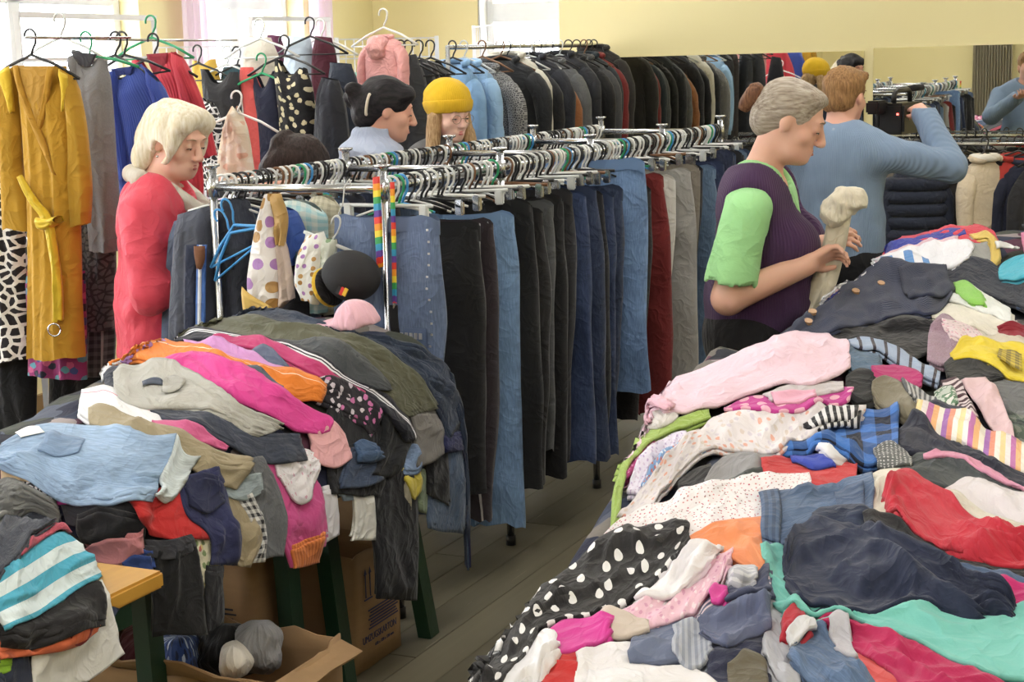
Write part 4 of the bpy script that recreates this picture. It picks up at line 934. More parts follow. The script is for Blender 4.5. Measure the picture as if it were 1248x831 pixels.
ej = RAY('jeans', 'blue jeans with a gathered elastic waist and pockets', 'jeans', DN(78, 100, 134), [(928, 606), (958, 600), (1000, 597), (1064, 582)], [(928, 664), (950, 668), (985, 642), (1030, 642), (1062, 634)], puff=.034, wr=.012, wl=.05, group=G_R)
lay(MOUND_R, 'elastic_waistband', 'gathered elastic waistband', None, fabric('stripesv', (70, 92, 126), (52, 70, 100), .014), [(926, 606), (928, 634), (927, 664)], [(950, 601), (953, 634), (950, 667)], puff=.012, wr=.004, thick=.004, parent=ej)
lay(MOUND_R, 'patch_pocket', None, None, DN(70, 90, 124), [(1018, 606), (1034, 602), (1050, 600)], [(1020, 630), (1036, 628), (1052, 626)], puff=.003, wr=.002, thick=.002, parent=ej)
RAY('jeans', 'dark blue jeans with turned belt loops on the elastic waist jeans', 'jeans', DN(36, 46, 72), [(988, 630), (1010, 622), (1064, 632)], [(990, 652), (1016, 654), (1066, 650)], puff=.024, group=G_R)
RAY('trousers', 'black trousers lying under the red fleece', 'trousers', P_(30, 29, 32), [(1050, 640), (1090, 636), (1150, 668), (1200, 684), (1266, 694)], [(1058, 664), (1130, 690), (1200, 706), (1266, 716)], puff=.026, group=G_R)
RAY('jeans', 'mid blue jeans strip between the black trousers and navy fleece', 'jeans', DN(72, 94, 128), [(1096, 676), (1160, 688), (1210, 702), (1266, 718)], [(1120, 692), (1180, 706), (1220, 718), (1266, 734)], puff=.014, group=G_R)
RAY('fleece_pullover', 'bright red fleece top bunched on the near heap', 'top', fabric('fur', (186, 26, 46), (206, 40, 58)), [(1077, 612), (1098, 580), (1140, 596), (1190, 634), (1266, 668)], [(1082, 630), (1112, 650), (1150, 672), (1200, 688), (1266, 698)], puff=.05, wr=.016, wl=.07, group=G_R)
RAY('leggings', 'crimson magenta leggings edge beside the navy fleece', 'leggings', P_(206, 34, 110), [(1190, 716), (1220, 712), (1266, 724)], [(1200, 738), (1230, 744), (1266, 752)], puff=.016, group=G_R)
RAY('sweatshirt', 'navy sweatshirt at the bottom corner of the near heap', 'sweatshirt', P_(36, 40, 66), [(862, 790), (890, 776), (936, 772)], [(860, 850), (900, 850), (940, 850)], puff=.02, group=G_R)
RAY('trousers', 'olive trousers at the bottom of the near heap', 'trousers', P_(92, 84, 66), [(888, 816), (910, 802), (936, 812)], [(890, 850), (910, 850), (940, 850)], puff=.016, group=G_R)
RAY('leggings', 'coral leggings at the bottom of the near heap', 'leggings', P_(226, 84, 84), [(1040, 796), (1070, 800), (1120, 836)], [(1040, 816), (1060, 836), (1090, 850)], puff=.02, group=G_R)
RAY('trousers', 'crimson pink trousers below the mint green top', 'trousers', P_(188, 30, 84), [(990, 756), (1040, 764), (1100, 782), (1160, 806), (1240, 842)], [(1000, 772), (1040, 792), (1080, 820), (1110, 846), (1160, 856)], puff=.028, group=G_R)
RAY('sweatshirt', 'light grey sweatshirt edge left of the mint green top', 'sweatshirt', P_(172, 172, 180), [(934, 716), (950, 712), (964, 730)], [(930, 800), (950, 836), (980, 846)], puff=.024, group=G_R)
RAY('jeans', 'blue jeans leg with a white turn-up at the bottom of the near heap', 'jeans', DN(84, 108, 144), [(966, 790), (990, 768), (1020, 786), (1066, 836)], [(958, 808), (990, 840), (1020, 856), (1050, 866)], puff=.028, group=G_R)
RAY('cuff', 'red ribbed cuff beside the blue jeans leg', 'sweater', P_(186, 36, 52), [(950, 766), (968, 746), (984, 756)], [(952, 786), (970, 788), (986, 774)], puff=.018, group=G_R)
RAY('strap', 'white cotton waistband lying on the blue jeans leg', 'strap', P_(214, 214, 218), [(960, 784), (974, 770), (990, 764)], [(964, 798), (980, 784), (994, 774)], puff=.01, group=G_R)
RAY('sock', 'pale grey sock between the jeans leg and crimson trousers', 'sock', P_(180, 178, 186), [(1008, 772), (1022, 764), (1034, 770)], [(1020, 794), (1034, 804), (1044, 806)], puff=.018, group=G_R)
RAY('sweater', 'mint green knit sleeve folded at the heap edge', 'sweater', P_(104, 186, 174), [(928, 680), (944, 670), (966, 672)], [(934, 716), (950, 740), (972, 752)], puff=.022, group=G_R)
RAY('velour_top', 'mint green velour top under the navy fleece', 'top', P_(112, 196, 184), [(940, 744), (990, 738), (1050, 742), (1130, 738), (1190, 742), (1266, 742)], [(980, 762), (1040, 764), (1100, 784), (1150, 804), (1200, 820), (1266, 832)], puff=.03, wr=.012, wl=.1, group=G_R)
RAY('fleece_jacket', 'dark navy fleece jacket heaped on top of the mint green top', 'jacket', fabric('fur', (24, 30, 52), (40, 48, 76)), [(955, 690), (968, 652), (1008, 644), (1060, 654), (1120, 674), (1180, 708), (1236, 742)], [(958, 724), (985, 744), (1050, 752), (1120, 742), (1180, 752), (1234, 750)], puff=.055, wr=.02, wl=.09, group=G_R)
RAY('t_shirt', 'deep red t-shirt at the near heap front', 't-shirt', P_(204, 40, 40), [(658, 800), (690, 790), (716, 788)], [(660, 850), (690, 850), (712, 850)], puff=.014, group=G_R)
RAY('t_shirt', 'white t-shirt with a small red patch at the heap front', 't-shirt', P_(230, 226, 228), [(704, 800), (740, 784), (786, 782)], [(700, 850), (760, 850), (880, 836)], puff=.018, group=G_R)
RAY('shirt', 'grey and blue colour block shirt panel at the heap front', 'shirt', P_(96, 106, 134), [(770, 776), (800, 760), (846, 756)], [(766, 810), (800, 814), (830, 812)], puff=.018, group=G_R)
RAY('shirt', 'pale grey striped shirt panel beside the colour block panel', 'shirt', fabric('stripes', (170, 174, 186), (140, 146, 162), .012), [(822, 770), (844, 756), (866, 770)], [(820, 808), (846, 822), (868, 800)], puff=.018, group=G_R)
RAY('bodysuit', 'white bodysuit edge at the very bottom of the heap', 'bodysuit', P_(234, 232, 236), [(716, 826), (750, 818), (784, 826)], [(716, 860), (750, 860), (790, 860)], puff=.016, group=G_R)
RAY('polo_shirt', 'blue grey polo shirt with a white and red striped collar', 'shirt', fabric('edgestripe', (84, 92, 124), (214, 196, 200), .012, .03, .004), [(848, 756), (862, 730), (900, 716), (940, 714)], [(856, 778), (884, 798), (910, 786), (940, 770)], puff=.03, wr=.014, group=G_R)
RAY('cardigan', 'dark slate cardigan rolled above the blue grey polo shirt', 'cardigan', P_(58, 64, 92), [(880, 724), (905, 706), (938, 704)], [(884, 742), (910, 744), (940, 734)], puff=.024, group=G_R)
RAY('baby_hat', 'grey striped baby hat beside the orange t-shirt', 'hat', fabric('stripesv', (184, 186, 198), (214, 214, 220), .01), [(884, 706), (900, 694), (922, 704)], [(888, 720), (904, 722), (924, 716)], puff=.02, group=G_R)
RAY('pyjamas', 'light pink pyjama top under the white sleeve', 'pyjamas', fabric('floral', (232, 184, 202), (240, 214, 222), (214, 150, 180), scale=50., r=.4), [(730, 756), (790, 730), (850, 690), (894, 672)], [(740, 768), (790, 770), (840, 752), (892, 700)], puff=.026, group=G_R)
RAY('sock', 'hot pink sock on the light pink pyjama top', 'sock', P_(216, 60, 150), [(862, 730), (874, 722), (884, 726)], [(866, 740), (878, 740), (886, 734)], puff=.014, group=G_R)
RAY('t_shirt', 'beige trim t-shirt beneath the pink pyjama top', 't-shirt', P_(206, 190, 176), [(716, 762), (750, 752), (790, 764)], [(724, 774), (756, 780), (790, 774)], puff=.01, group=G_R)
RAY('blanket', 'hot magenta blanket fold beneath the polka dot fleece', 'blanket', P_(216, 52, 150), [(664, 770), (700, 752), (748, 764)], [(668, 810), (700, 800), (746, 778)], puff=.02, group=G_R)
RAY('sweater', 'white sleeve spread at the front edge beside the polka dot fleece', 'sweater', P_(228, 226, 230), [(582, 846), (630, 810), (660, 770), (676, 774)], [(640, 856), (660, 830), (680, 806), (682, 790)], puff=.018, group=G_R)
RAY('sweater', 'white knit sleeve lying on the polka dot fleece', 'sweater', P_(232, 228, 232), [(796, 704), (828, 680), (852, 664), (884, 670)], [(774, 738), (812, 738), (850, 714), (872, 692)], puff=.026, wr=.012, group=G_R)
RAY('fleece_blanket', 'black fleece with white polka dots draped on the near heap', 'blanket', fabric('dots', (28, 26, 28), (232, 230, 230), 15., r=.2, rand=.5), [(556, 850), (596, 764), (632, 735), (690, 694), (738, 658), (800, 650), (840, 644)], [(592, 860), (640, 806), (664, 762), (724, 752), (772, 732), (806, 706), (842, 664)], puff=.03, wr=.016, wl=.06, group=G_R)
# ================================================================== long double garment rack with trousers
RL, RW, RZ = 0.826, 0.615, 1.345
rack = empty('garment_rack', row(0, 0), math.pi / 2 - AN, 'long chrome double-rail garment rack full of jeans and trousers', 'garment rack')
# local x runs along the row, local y = -t
for k in range(5):
    for t in (0.0, RW):
        x = k * RL
        m = MB().tube([(x, t, 0.03), (x, t, 1.40)], 0.0135, 12); po = m.build('post', CHROME, rack, True)
        MB().tube([(x, t, 1.395), (x, t, 1.405), (x, t, 1.412), (x, t, 1.419)], [0.012, 0.013, 0.026, 0.026], 14).build('finial', CHROME, po, True)
        MB().tube([(x, t, RZ - 0.03), (x, t, RZ + 0.03)], 0.019, 12).build('collar', CHROME, po, True)
        MB().tube([(x, t, 0.0), (x, t, 0.035)], 0.018, 10).build('foot', BLACK_PL, po, True)
    MB().tube([(k * RL, 0, RZ), (k * RL, RW, RZ)], 0.0125, 12).build('cross_bar', CHROME, rack, True)
    MB().tube([(k * RL, 0, 0.16), (k * RL, RW, 0.16)], 0.010, 10).build('cross_bar', CHROME, rack, True)
for k in range(4):
    for t in (0.0, RW):
        MB().tube([(k * RL, t, RZ + 0.004), ((k + 1) * RL, t, RZ + 0.004)], 0.0125, 12).build('rail', CHROME, rack, True)
    MB().tube([(k * RL, RW / 2, 0.16), ((k + 1) * RL, RW / 2, 0.16)], 0.010, 10).build('rail', CHROME, rack, True)

# hangers (local x across, z up, origin on the rail centre)
def hook_pts(r=0.025, drop=0.062):
    p = [(r * math.cos(a), 0, r * math.sin(a)) for a in np.linspace(math.radians(195), math.radians(-20), 12)]
    p += [(r * 0.85, 0, -r * 0.9), (0.006, 0, -r * 1.8), (0, 0, -drop)]
    return p
HANGER = {}
def hanger_proto(style, mat, label, group):
    root = empty('clothes_hanger', (0, 0, -20), 0, label, 'hanger', group)
    MB().tube(hook_pts(), 0.0042 if style != 'wire' else 0.0026, 6).build('hook', mat, root, True)
    z = -0.062
    if style == 'slim':
        MB().tube([(-0.12, 0, z - .03), (-0.06, 0, z - .012), (0, 0, z), (0.06, 0, z - .012), (0.12, 0, z - .03)], 0.004, 6).build('bar', mat, root, True)
    elif style == 'clip':
        MB().tube([(-0.16, 0, z), (0.16, 0, z)], 0.006, 8).build('bar', mat, root, True)
        for sx in (-1, 1): MB().box((sx * 0.13, 0, z - 0.022), (0.028, 0.02, 0.05), bev=0.004).build('clip', CHROME if mat != CLEAR_PL else CLEAR_PL, root)
    else:
        w = 0.20
        MB().tube([(-w, 0, z - 0.085), (-w * 0.55, 0, z - 0.038), (0, 0, z), (w * 0.55, 0, z - 0.038), (w, 0, z - 0.085)], 0.0055, 8).build('shoulder_bar', mat, root, True)
        if style != 'thick': MB().tube([(-w, 0, z - 0.085), (w, 0, z - 0.085)], 0.004, 6).build('trouser_bar', mat, root, True)
    return root
hm = {'white': WHITE_PL, 'black': BLACK_PL, 'clear': CLEAR_PL, 'green': simple('green_plastic', (40, 150, 100), .4), 'blue': simple('blue_plastic', (70, 150, 214), .4), 'brown': simple('brown_wood_hanger', (120, 84, 56), .5), 'yellow': simple('yellow_plastic', (222, 190, 70), .4)}
def put_hanger(style, colr, p, rz, label, group, tilt=0.0, roll=0.0):
    key = (style, colr)
    if key not in HANGER:
        o = hanger_proto(style, hm[colr], label, group); HANGER[key] = o
    else:
        o = copy_tree(HANGER[key])
    tag(o, label, 'hanger', group)
    o.location = tuple(map(float, p)); o.rotation_euler = (tilt, roll, rz)
    return o

def sag(x, w):      # the waist sags between the two clips and droops outside them
    k = abs(x) / (w * 0.34)
    return -0.016 * (1 - k * k) if k < 1 else -0.05 * (k - 1)
def trousers_mesh(w, L, seed, hem=0.10, d=0.045, lean=0.0):
    vn = VNoise(seed); V = []; Fc = []; UV = []; nr, nk = 26, 14
    for side in (-1, 1):
        b0 = len(V)
        for i in range(nr):
            v = i / (nr - 1)
            cr = 0.26
            if v < cr:
                k = v / cr; hw = w * (0.25 + 0.03 * math.sin(k * math.pi * 0.5)); cx = side * w * 0.25
                dd = d * (0.55 + 0.45 * k)
            else:
                k = (v - cr) / (1 - cr); hw = (w * 0.28) * (1 - k) + hem * k * 0.9; cx = side * (w * 0.25 * (1 - k) + (w * 0.2 + 0.005) * k)
                dd = d * (1.0 - 0.25 * k)
            cx += 0.012 * vn(v * 3 + side, 2.5); yoff = 0.014 * vn(v * 2.5 + 4, side + 9) * v 
            for j in range(nk):
                a = 2 * math.pi * j / nk; c_, s_ = math.cos(a), math.sin(a)
                f = 1 + 0.5 * vn(j * 6.0 / nk + side * 7, v * 5.0) * min(1, v * 3)
                x = cx + hw * math.copysign(abs(c_) ** 0.7, c_); y = yoff + dd * f * math.copysign(abs(s_) ** 0.8, s_) + 0.017 * vn(x * 22, v * 6 + side)
                V.append((x + lean * v, y, -v * L * (1 + 0.012 * vn(j, side * 3)) + sag(x, w) * (1 - v) ** 5)); UV.append((v * L, x))
        for i in range(nr - 1):
            for j in range(nk):
                j2 = (j + 1) % nk
                Fc.append((b0 + i * nk + j, b0 + (i + 1) * nk + j, b0 + (i + 1) * nk + j2, b0 + i * nk + j2))
    return V, Fc, UV
_tr = [0]
def put_trousers(s, t, mat, label, w=0.38, L=0.98, group='trousers hanging on the double rack', hem=0.10, dz=0.0, rot=0.0, cat='trousers', name='hanging_trousers', band=None, d=0.045, hang='clip', hcol='black', roll=0.0):
    _tr[0] += 1
    V, Fc, UV = trousers_mesh(w, L, 40 + _tr[0], hem, d, random.uniform(-.03, .04))
    p = row(s, t, RZ + 0.010); rz = -AN + rot
    root = empty(name, (p[0], p[1], RZ - 0.078 + dz), rz, label, cat, group); root.rotation_euler = (0, roll, rz)
    ob = mesh_ob('leg_panels', V, Fc, mat, root, uv=UV)
    bm_ = MB(); n = 20
    vv = []; ff = []
    for zz in (0.006, -0.036):
        for j in range(n):
            a = 2 * math.pi * j / n; vv.append((w * 0.505 * math.copysign(abs(math.cos(a)) ** .6, math.cos(a)), 0.030 * math.copysign(abs(math.sin(a)) ** .8, math.sin(a)), zz + sag(w * .505 * math.cos(a), w)))
    ff = [(j, j + n, (j + 1) % n + n, (j + 1) % n) for j in range(n)]
    mesh_ob('waistband', vv, ff, band or mat, root, uv=[(0, 0)] * len(vv))
    put_hanger(hang, hcol, p, rz + 0.0, '%s clip hanger on the double rack' % hcol if hang == 'clip' else '%s hanger on the double rack' % hcol, 'hangers on the double rack', roll=roll)
    return root
def solve_s(x, t, z=0.9):
    lo, hi = -0.3, 6.0
    for _ in range(40):
        mid = (lo + hi) / 2
        if topx(row(mid, t, z))[0] < x: lo = mid
        else: hi = mid
    return lo
front = put_trousers(0.03, -0.01, DN(98, 116, 152), 'grey-blue cotton trousers with studded pocket at the rack end', 0.36, 0.93, hem=0.115, hcol='clear')
# studs and lettering patch down the side of the first pair
sd_ = MB()
for i in range(22):
    z = -0.04 - i * 0.035; sd_.box((0.165 + 0.006 * math.sin(i), -0.05 - 0.003 * (i % 3), z), (0.006, 0.004, 0.006))
sd_.build('studs', simple('silver_studs', (206, 206, 210), .3, .6), front)
MB().box((0.105, -0.056, -0.41), (0.10, 0.004, 0.15), bev=0.002).build('patch_pocket', DN(90, 108, 146), front)
for i in range(5): MB().box((0.07 + i * 0.016, -0.060, -0.36), (0.010, 0.003, 0.018)).build('metal_letter', simple('silver_studs', (206, 206, 210), .3, .6), front)
spec = [  # right edge pixel, material, width, length, hem, label
 (590, P_(27, 27, 29), .40, .86, .15, 'wide black trousers next to the grey-blue pair at the rack end'),
 (606, fabric('edgestripe', (50, 42, 48), (190, 186, 186), .155, .003), .37, .99, .10, 'dark plum sports trousers with a thin white piping line'),
 (626, DN(112, 146, 190), .36, 1.06, .10, 'light blue jeans half hidden behind the plum sports trousers'),
 (645, P_(26, 27, 29), .40, .97, .11, 'black trousers with a creased waist between light blue jeans and black corduroys'),
 (662, P_(34, 33, 34), .42, .95, .11, 'black corduroy trousers hanging by the waistband on the rack'),
 (676, fabric('melange', (66, 68, 70), (92, 94, 96)), .36, .88, .10, 'charcoal grey tweed trousers among the black ones'),
 (688, P_(24, 24, 26), .38, 1.0, .10, 'slim black trousers beside the charcoal tweed pair'),
 (700, P_(40, 40, 44), .38, .98, .10, 'soft black trousers left of the navy jeans'),
 (712, DN(50, 66, 104), .37, .99, .10, 'navy blue jeans with stitched seams on the rack'),
 (724, DN(42, 54, 84), .38, 1.02, .10, 'dark navy jeans with a wide straight leg on the rack'),
 (734, P_(32, 32, 36), .36, .97, .09, 'faded black jeans between two navy jeans'),
 (746, DN(44, 58, 92), .38, 1.0, .11, 'deep indigo jeans before the faded bright blue pair'),
 (758, DN(40, 52, 80), .38, .90, .10, 'short indigo jeans with a pale pocket edge'),
 (782, DN(104, 136, 184), .42, .92, .13, 'bright faded blue jeans with a high waistband sticking out of the row'),
 (792, P_(36, 34, 34), .38, .95, .10, 'black cotton trousers between faded jeans and dark red trousers'),
 (808, P_(118, 34, 34), .36, 1.0, .10, 'dark red trousers on the rack'),
 (826, P_(214, 212, 206), .36, .97, .10, 'white trousers next to the dark red pair'),
 (840, P_(160, 158, 154), .36, 1.0, .10, 'light grey trousers next to the white pair'),
 (849, P_(132, 124, 112), .34, .92, .10, 'taupe trousers behind the light grey pair'),
 (856, P_(30, 32, 40), .34, .95, .10, 'black trousers between taupe trousers and pale jeans'),
 (874, DN(96, 122, 152), .38, 1.0, .12, 'pale blue wide jeans beside the woman in the purple vest'),
 (884, DN(44, 56, 88), .36, 1.0, .10, 'navy jeans at the far end of the rack'),
 (892, DN(40, 48, 72), .36, 1.0, .10, 'dark jeans behind the woman in the purple vest'),
]
hc = ['black', 'white', 'clear', 'black', 'white', 'brown']
lastS = 0.03
for i, (xe, mt, w, L, hem, lab) in enumerate(spec):
    s = max(solve_s(xe, w * 0.5 * 0.98), lastS + 0.045); lastS = s
    dz = 0.06 if 'high waistband' in lab else random.uniform(-.05, .02)
    put_trousers(s, random.uniform(-.008, .008), mt, lab, w, L, hem=hem, dz=dz, rot=random.uniform(-.12, .12), hcol=hc[i % 6], d=0.05, roll=random.uniform(-.05, .07), cat='jeans' if 'jeans' in lab else 'trousers')
for i in range(6):
    s = lastS + 0.07 * (i + 1)
    if s < 3.25: put_trousers(s, 0, [DN(52, 66, 96), P_(36, 36, 42), DN(90, 110, 140)][i % 3], 'trousers hanging at the far end of the double rack', .36, .95, rot=random.uniform(-.1, .1), hcol=hc[i % 6])
# jeans and trousers on the second rail, mostly hidden, seen in the mirror
cols2 = [DN(50, 62, 84), P_(30, 30, 34), DN(70, 86, 112), P_(44, 46, 58), DN(40, 48, 70), P_(60, 56, 54), DN(86, 104, 130)]
for i in range(26):
    s = 0.30 + i * 0.115
    put_trousers(s, -RW, cols2[i % 7], 'jeans or trousers on the second rail of the double rack', .38, .95, rot=random.uniform(-.15, .15), hcol=hc[(i * 5) % 6], group='trousers on the second rail')
# more hangers bunched on both rails
i = 0
for t in (0.0, -RW):
    s = 0.05
    while s < 3.27:
        if min(abs(s - k * RL) for k in range(5)) > 0.03:
            p = row(s, t, RZ + 0.010)
            c_ = ['white', 'black', 'clear', 'white', 'black', 'black', 'clear', 'green', 'white', 'black', 'clear', 'white', 'black', 'brown', 'blue', 'white', 'black'][(i * 7) % 17]
            put_hanger('slim', c_, p, -AN + random.uniform(-.35, .35), '%s hanger on the double rack' % c_, 'hangers on the double rack', roll=random.uniform(-.08, .08))
        i += 1; s += random.uniform(0.026, 0.046)
# ================================================================== hanging clothes placed on the plane of their hanger
def plane_at(x, y, Y, ang=AN):
    p = at_y(x, y, Y); n = np.array([math.sin(ang), math.cos(ang), 0]); return p, n
def on_plane(pl, px, py):
    p0, n = pl
    D = CF * F + CA * (np.asarray(px)[..., None] - CX) - CU * (np.asarray(py)[..., None] - CY)
    t = (n @ (p0 - CO)) / (D @ n)
    return CO + D * t[..., None]
_hn = [0]
def hang(name, label, cat, mat, pl, A, B, bulge=0.05, fold=0.015, nf=4.0, group=None, parent=None, off=0.0, back=True, neck=0.0, roundtop=0.0):
    """hanging garment or part of one: A left edge, B right edge, both from the top down, as pixels on the plane of the hanger"""
    _hn[0] += 1; vn = VNoise(900 + _hn[0]); v2 = VNoise(1900 + _hn[0])
    la = sum(math.dist(p, q) for p, q in zip(A[:-1], A[1:])); wpx = max(math.dist(p, q) for p, q in zip((A[0], A[-1]), (B[0], B[-1])))
    nu = int(np.clip(la / 5, 8, 50)); nv = int(np.clip(wpx / 3.5, 9, 34))
    a = crspline(A, nu); b = crspline(B, nu); v = np.linspace(0, 1, nv); u = np.linspace(0, 1, nu)
    uu, vv = np.meshgrid(u, v, indexing='ij')
    Pp = a[:, None] * (1 - v)[None, :, None] + b[:, None] * v[None, :, None]
    if neck: Pp[..., 1] += neck * np.clip(1 - uu * 3, 0, 1) * np.clip(1 - (np.abs(vv - .5) * 2 / .62) ** 2, 0, 1)
    if roundtop: Pp[..., 1] += roundtop * np.clip(1 - uu * 4, 0, 1) * (np.abs(vv - .5) * 2) ** 2.2
    Pp[..., 1] += 2.0 * (uu ** 8) * vn(vv * 5, uu)
    P3 = on_plane(pl, Pp[..., 0], Pp[..., 1]); n = pl[1]
    Wm = np.linalg.norm(P3[:, -1] - P3[:, 0], axis=1).mean(); Lm = np.linalg.norm(np.diff(P3, axis=0), axis=-1).mean(1).sum()
    w = np.abs(vv - .5) * 2
    prof = np.sqrt(np.clip(1 - w ** 2.6, 0, 1))
    grow = 0.25 + 0.75 * uu ** 0.8
    rg = lambda q: (1 - np.abs(q)) ** 2
    f = fold * grow * (rg(np.sin(vv * nf * math.pi + 1.2 * vn(uu * 2, vv) + _hn[0])) - 0.5 + 0.8 * v2(vv * nf * 1.3, uu * 2.2)) * (0.3 + 0.7 * prof)
    taper = np.clip(uu * 6 + 0.35, 0, 1)
    fr_ = (bulge * prof * taper + f + off)[..., None] * -n
    V = [P3 + fr_]
    idx = np.arange(nu * nv).reshape(nu, nv)
    Fa = np.stack([idx[:-1, :-1], idx[1:, :-1], idx[1:, 1:], idx[:-1, 1:]], -1).reshape(-1, 4); Fs = [Fa]
    UV = np.stack([uu * Lm, vv * Wm], -1).reshape(-1, 2); UVs = [UV]
    if back:
        V.append(P3 + (bulge * .8 * prof * taper - 0.6 * f + 0.004 - off)[..., None] * n); Fs.append(Fa[:, ::-1] + nu * nv); UVs.append(UV)
        k = nu * nv
        lft = np.stack([idx[:-1, 0], idx[:-1, 0] + k, idx[1:, 0] + k, idx[1:, 0]], -1); rgt = np.stack([idx[:-1, -1], idx[1:, -1], idx[1:, -1] + k, idx[:-1, -1] + k], -1)
        Fs += [lft, rgt]
    Vf = np.concatenate([q.reshape(-1, 3) for q in V]); Ff = np.concatenate(Fs); UVf = np.concatenate(UVs)
    if parent is None:
        base = Vf.mean(0); base[2] = Vf[:, 2].min()
        ob = mesh_ob(name, Vf - base, Ff, mat, None, uv=UVf); ob.location = base; tag(ob, label, cat, group)
    else:
        ob = mesh_ob(name, Vf - np.array(parent.location), Ff, mat, parent, uv=UVf)
        if label: ob['label'] = label
    if not back:
        so = ob.modifiers.new('cloth', 'SOLIDIFY'); so.thickness = 0.004; so.offset = -1
    return ob
def hanger_px(style, col_, x, y, Y, label, group, rz=None, roll=0.0):
    return put_hanger(style, col_, at_y(x, y, Y) - np.array([0, 0, .021]), -AN if rz is None else rz, label, group, roll=roll)

# ---------------------------------------------------------------- white dress rack on the left
def white_rack(x0, y0, Y0, x1, y1, Y1, label, shelf=None):
    a = at_y(x0, y0, Y0); b_ = at_y(x1, y1, Y1); z = (a[2] + b_[2]) / 2; a[2] = b_[2] = z
    base = np.array([a[0], a[1], 0])
    root = empty('dress_rack', base, 0, label, 'garment rack', 'white dress racks')
    A_, B_ = a - base, b_ - base
    MB().bar(A_, B_, .03, .022).build('rail', WHITE_MET, root)
    for q in (A_, B_):
        MB().bar(q + np.array([0, 0, .01]), np.array([q[0], q[1], 0.02]), .02, .02).build('post', WHITE_MET, root)
        d = np.array([WQ[0], WQ[1], 0]) * .25
        MB().bar(np.array([q[0], q[1], .02]) - d, np.array([q[0], q[1], .02]) + d, .03, .03).build('foot', WHITE_MET, root)
    MB().bar(np.array([A_[0], A_[1], z - .17]), np.array([B_[0], B_[1], z - .17]), .016, .016).build('rail', WHITE_MET, root)
    return root
wr_ = white_rack(20, 18, 6.3, 187, 22, 7.3, 'white metal rack holding the mustard, grey, blue and red dresses')
_a = at_y(30, 38, 5.62) - np.array(wr_.location); _b = at_y(192, 43, 6.7) - np.array(wr_.location)
MB().tube([_a - [0, 0, .02], _b - [0, 0, .02]], .005, 8).build('front_rail', CHROME, wr_, True)
for _q in (_a, _b): MB().tube([_q - [0, 0, .02], _q + [.22, .6, -.02]], .005, 6).build('bracket', CHROME, wr_, True)
GD = 'dresses on the white rack'
GH = 'hangers on the white racks'
pl = plane_at(55, 80, 5.75)
# leopard dress and things behind the mustard dress
plb = plane_at(15, 100, 5.95)
hang('leopard_dress', 'black and white leopard print dress behind the mustard dress', 'dress', fabric('leopard', (232, 228, 224), (34, 30, 34), 26.), plb, [(-30, 90), (-26, 200), (-24, 320), (-22, 440)], [(22, 110), (26, 200), (30, 320), (36, 438)], group=GD)
hang('trousers', 'black trousers hanging below the leopard print dress', 'trousers', P_(20, 20, 23), plane_at(15, 430, 6.1), [(-20, 380), (-18, 450), (-16, 540)], [(44, 380), (44, 450), (42, 535)], group=GD)
hang('trousers', 'wide black trousers hanging to the right of the white rack post', 'trousers', P_(21, 21, 24), plane_at(95, 430, 6.15), [(60, 390), (60, 460), (60, 540)], [(128, 390), (128, 460), (130, 545)], group=GD)
hang('skirt', 'magenta and blue retro print skirt hem below the mustard dress', 'skirt', fabric('floral', (150, 50, 110), (60, 70, 130), (206, 90, 140), (40, 40, 60), (90, 150, 170), scale=28., r=.55), plane_at(70, 430, 5.92), [(32, 330), (34, 400), (33, 456)], [(103, 330), (104, 400), (106, 462)], group=GD)
hang('skirt', 'dark grey lace skirt hanging between the mustard dress and grey dress', 'skirt', fabric('leopard', (58, 58, 62), (96, 96, 98), 40.), plane_at(115, 300, 6.05), [(88, 240), (92, 300), (98, 350), (100, 400)], [(138, 240), (138, 300), (138, 350), (136, 400)], fold=.025, group=GD)
hang('skirt', 'grey tartan skirt hem under the dark lace skirt', 'skirt', fabric('plaid', (52, 52, 56), (104, 104, 106), .03, (170, 168, 166)), plane_at(115, 400, 6.1), [(98, 360), (100, 410), (102, 456)], [(138, 360), (138, 410), (136, 456)], group=GD)
# red, blue, grey, mustard: from the back of the rack to the front
plr = plane_at(200, 70, 6.55)
rd = hang('tunic', 'red wool tunic with a v-neck on a black hanger', 'tunic', fabric('knit', (200, 52, 66)), plr, [(160, 74), (170, 110), (188, 160), (196, 215), (196, 240)], [(214, 63), (232, 96), (238, 140), (246, 215), (246, 240)], neck=22, group=GD)
hang('sleeve', None, None, fabric('knit', (204, 54, 68)), plr, [(212, 63), (224, 110), (238, 194)], [(226, 70), (252, 130), (266, 188)], bulge=.04, parent=rd, off=.02)
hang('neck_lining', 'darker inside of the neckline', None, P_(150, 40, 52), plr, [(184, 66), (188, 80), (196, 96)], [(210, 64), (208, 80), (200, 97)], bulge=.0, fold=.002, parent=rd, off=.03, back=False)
hanger_px('thick', 'black', 186, 42, 6.55, 'black wide-shouldered hanger holding the red tunic', GH)
plq = plane_at(150, 90, 6.25)
bl = hang('sweater', 'cobalt blue sweater dress on the white rack', 'sweater', fabric('knit', (50, 72, 158)), plq, [(128, 88), (134, 130), (140, 180), (146, 240), (148, 330)], [(172, 78), (196, 108), (208, 140), (212, 220), (212, 330)], neck=14, group=GD)
hang('sleeve', None, None, fabric('knit', (52, 74, 164)), plq, [(127, 90), (133, 140), (138, 190), (140, 221)], [(146, 86), (158, 150), (165, 190), (169, 218)], bulge=.04, parent=bl, off=.025)
hang('sleeve', None, None, fabric('knit', (52, 74, 164)), plq, [(178, 82), (192, 130), (200, 180), (204, 220)], [(196, 100), (212, 140), (216, 190), (218, 220)], bulge=.04, parent=bl, off=.01)
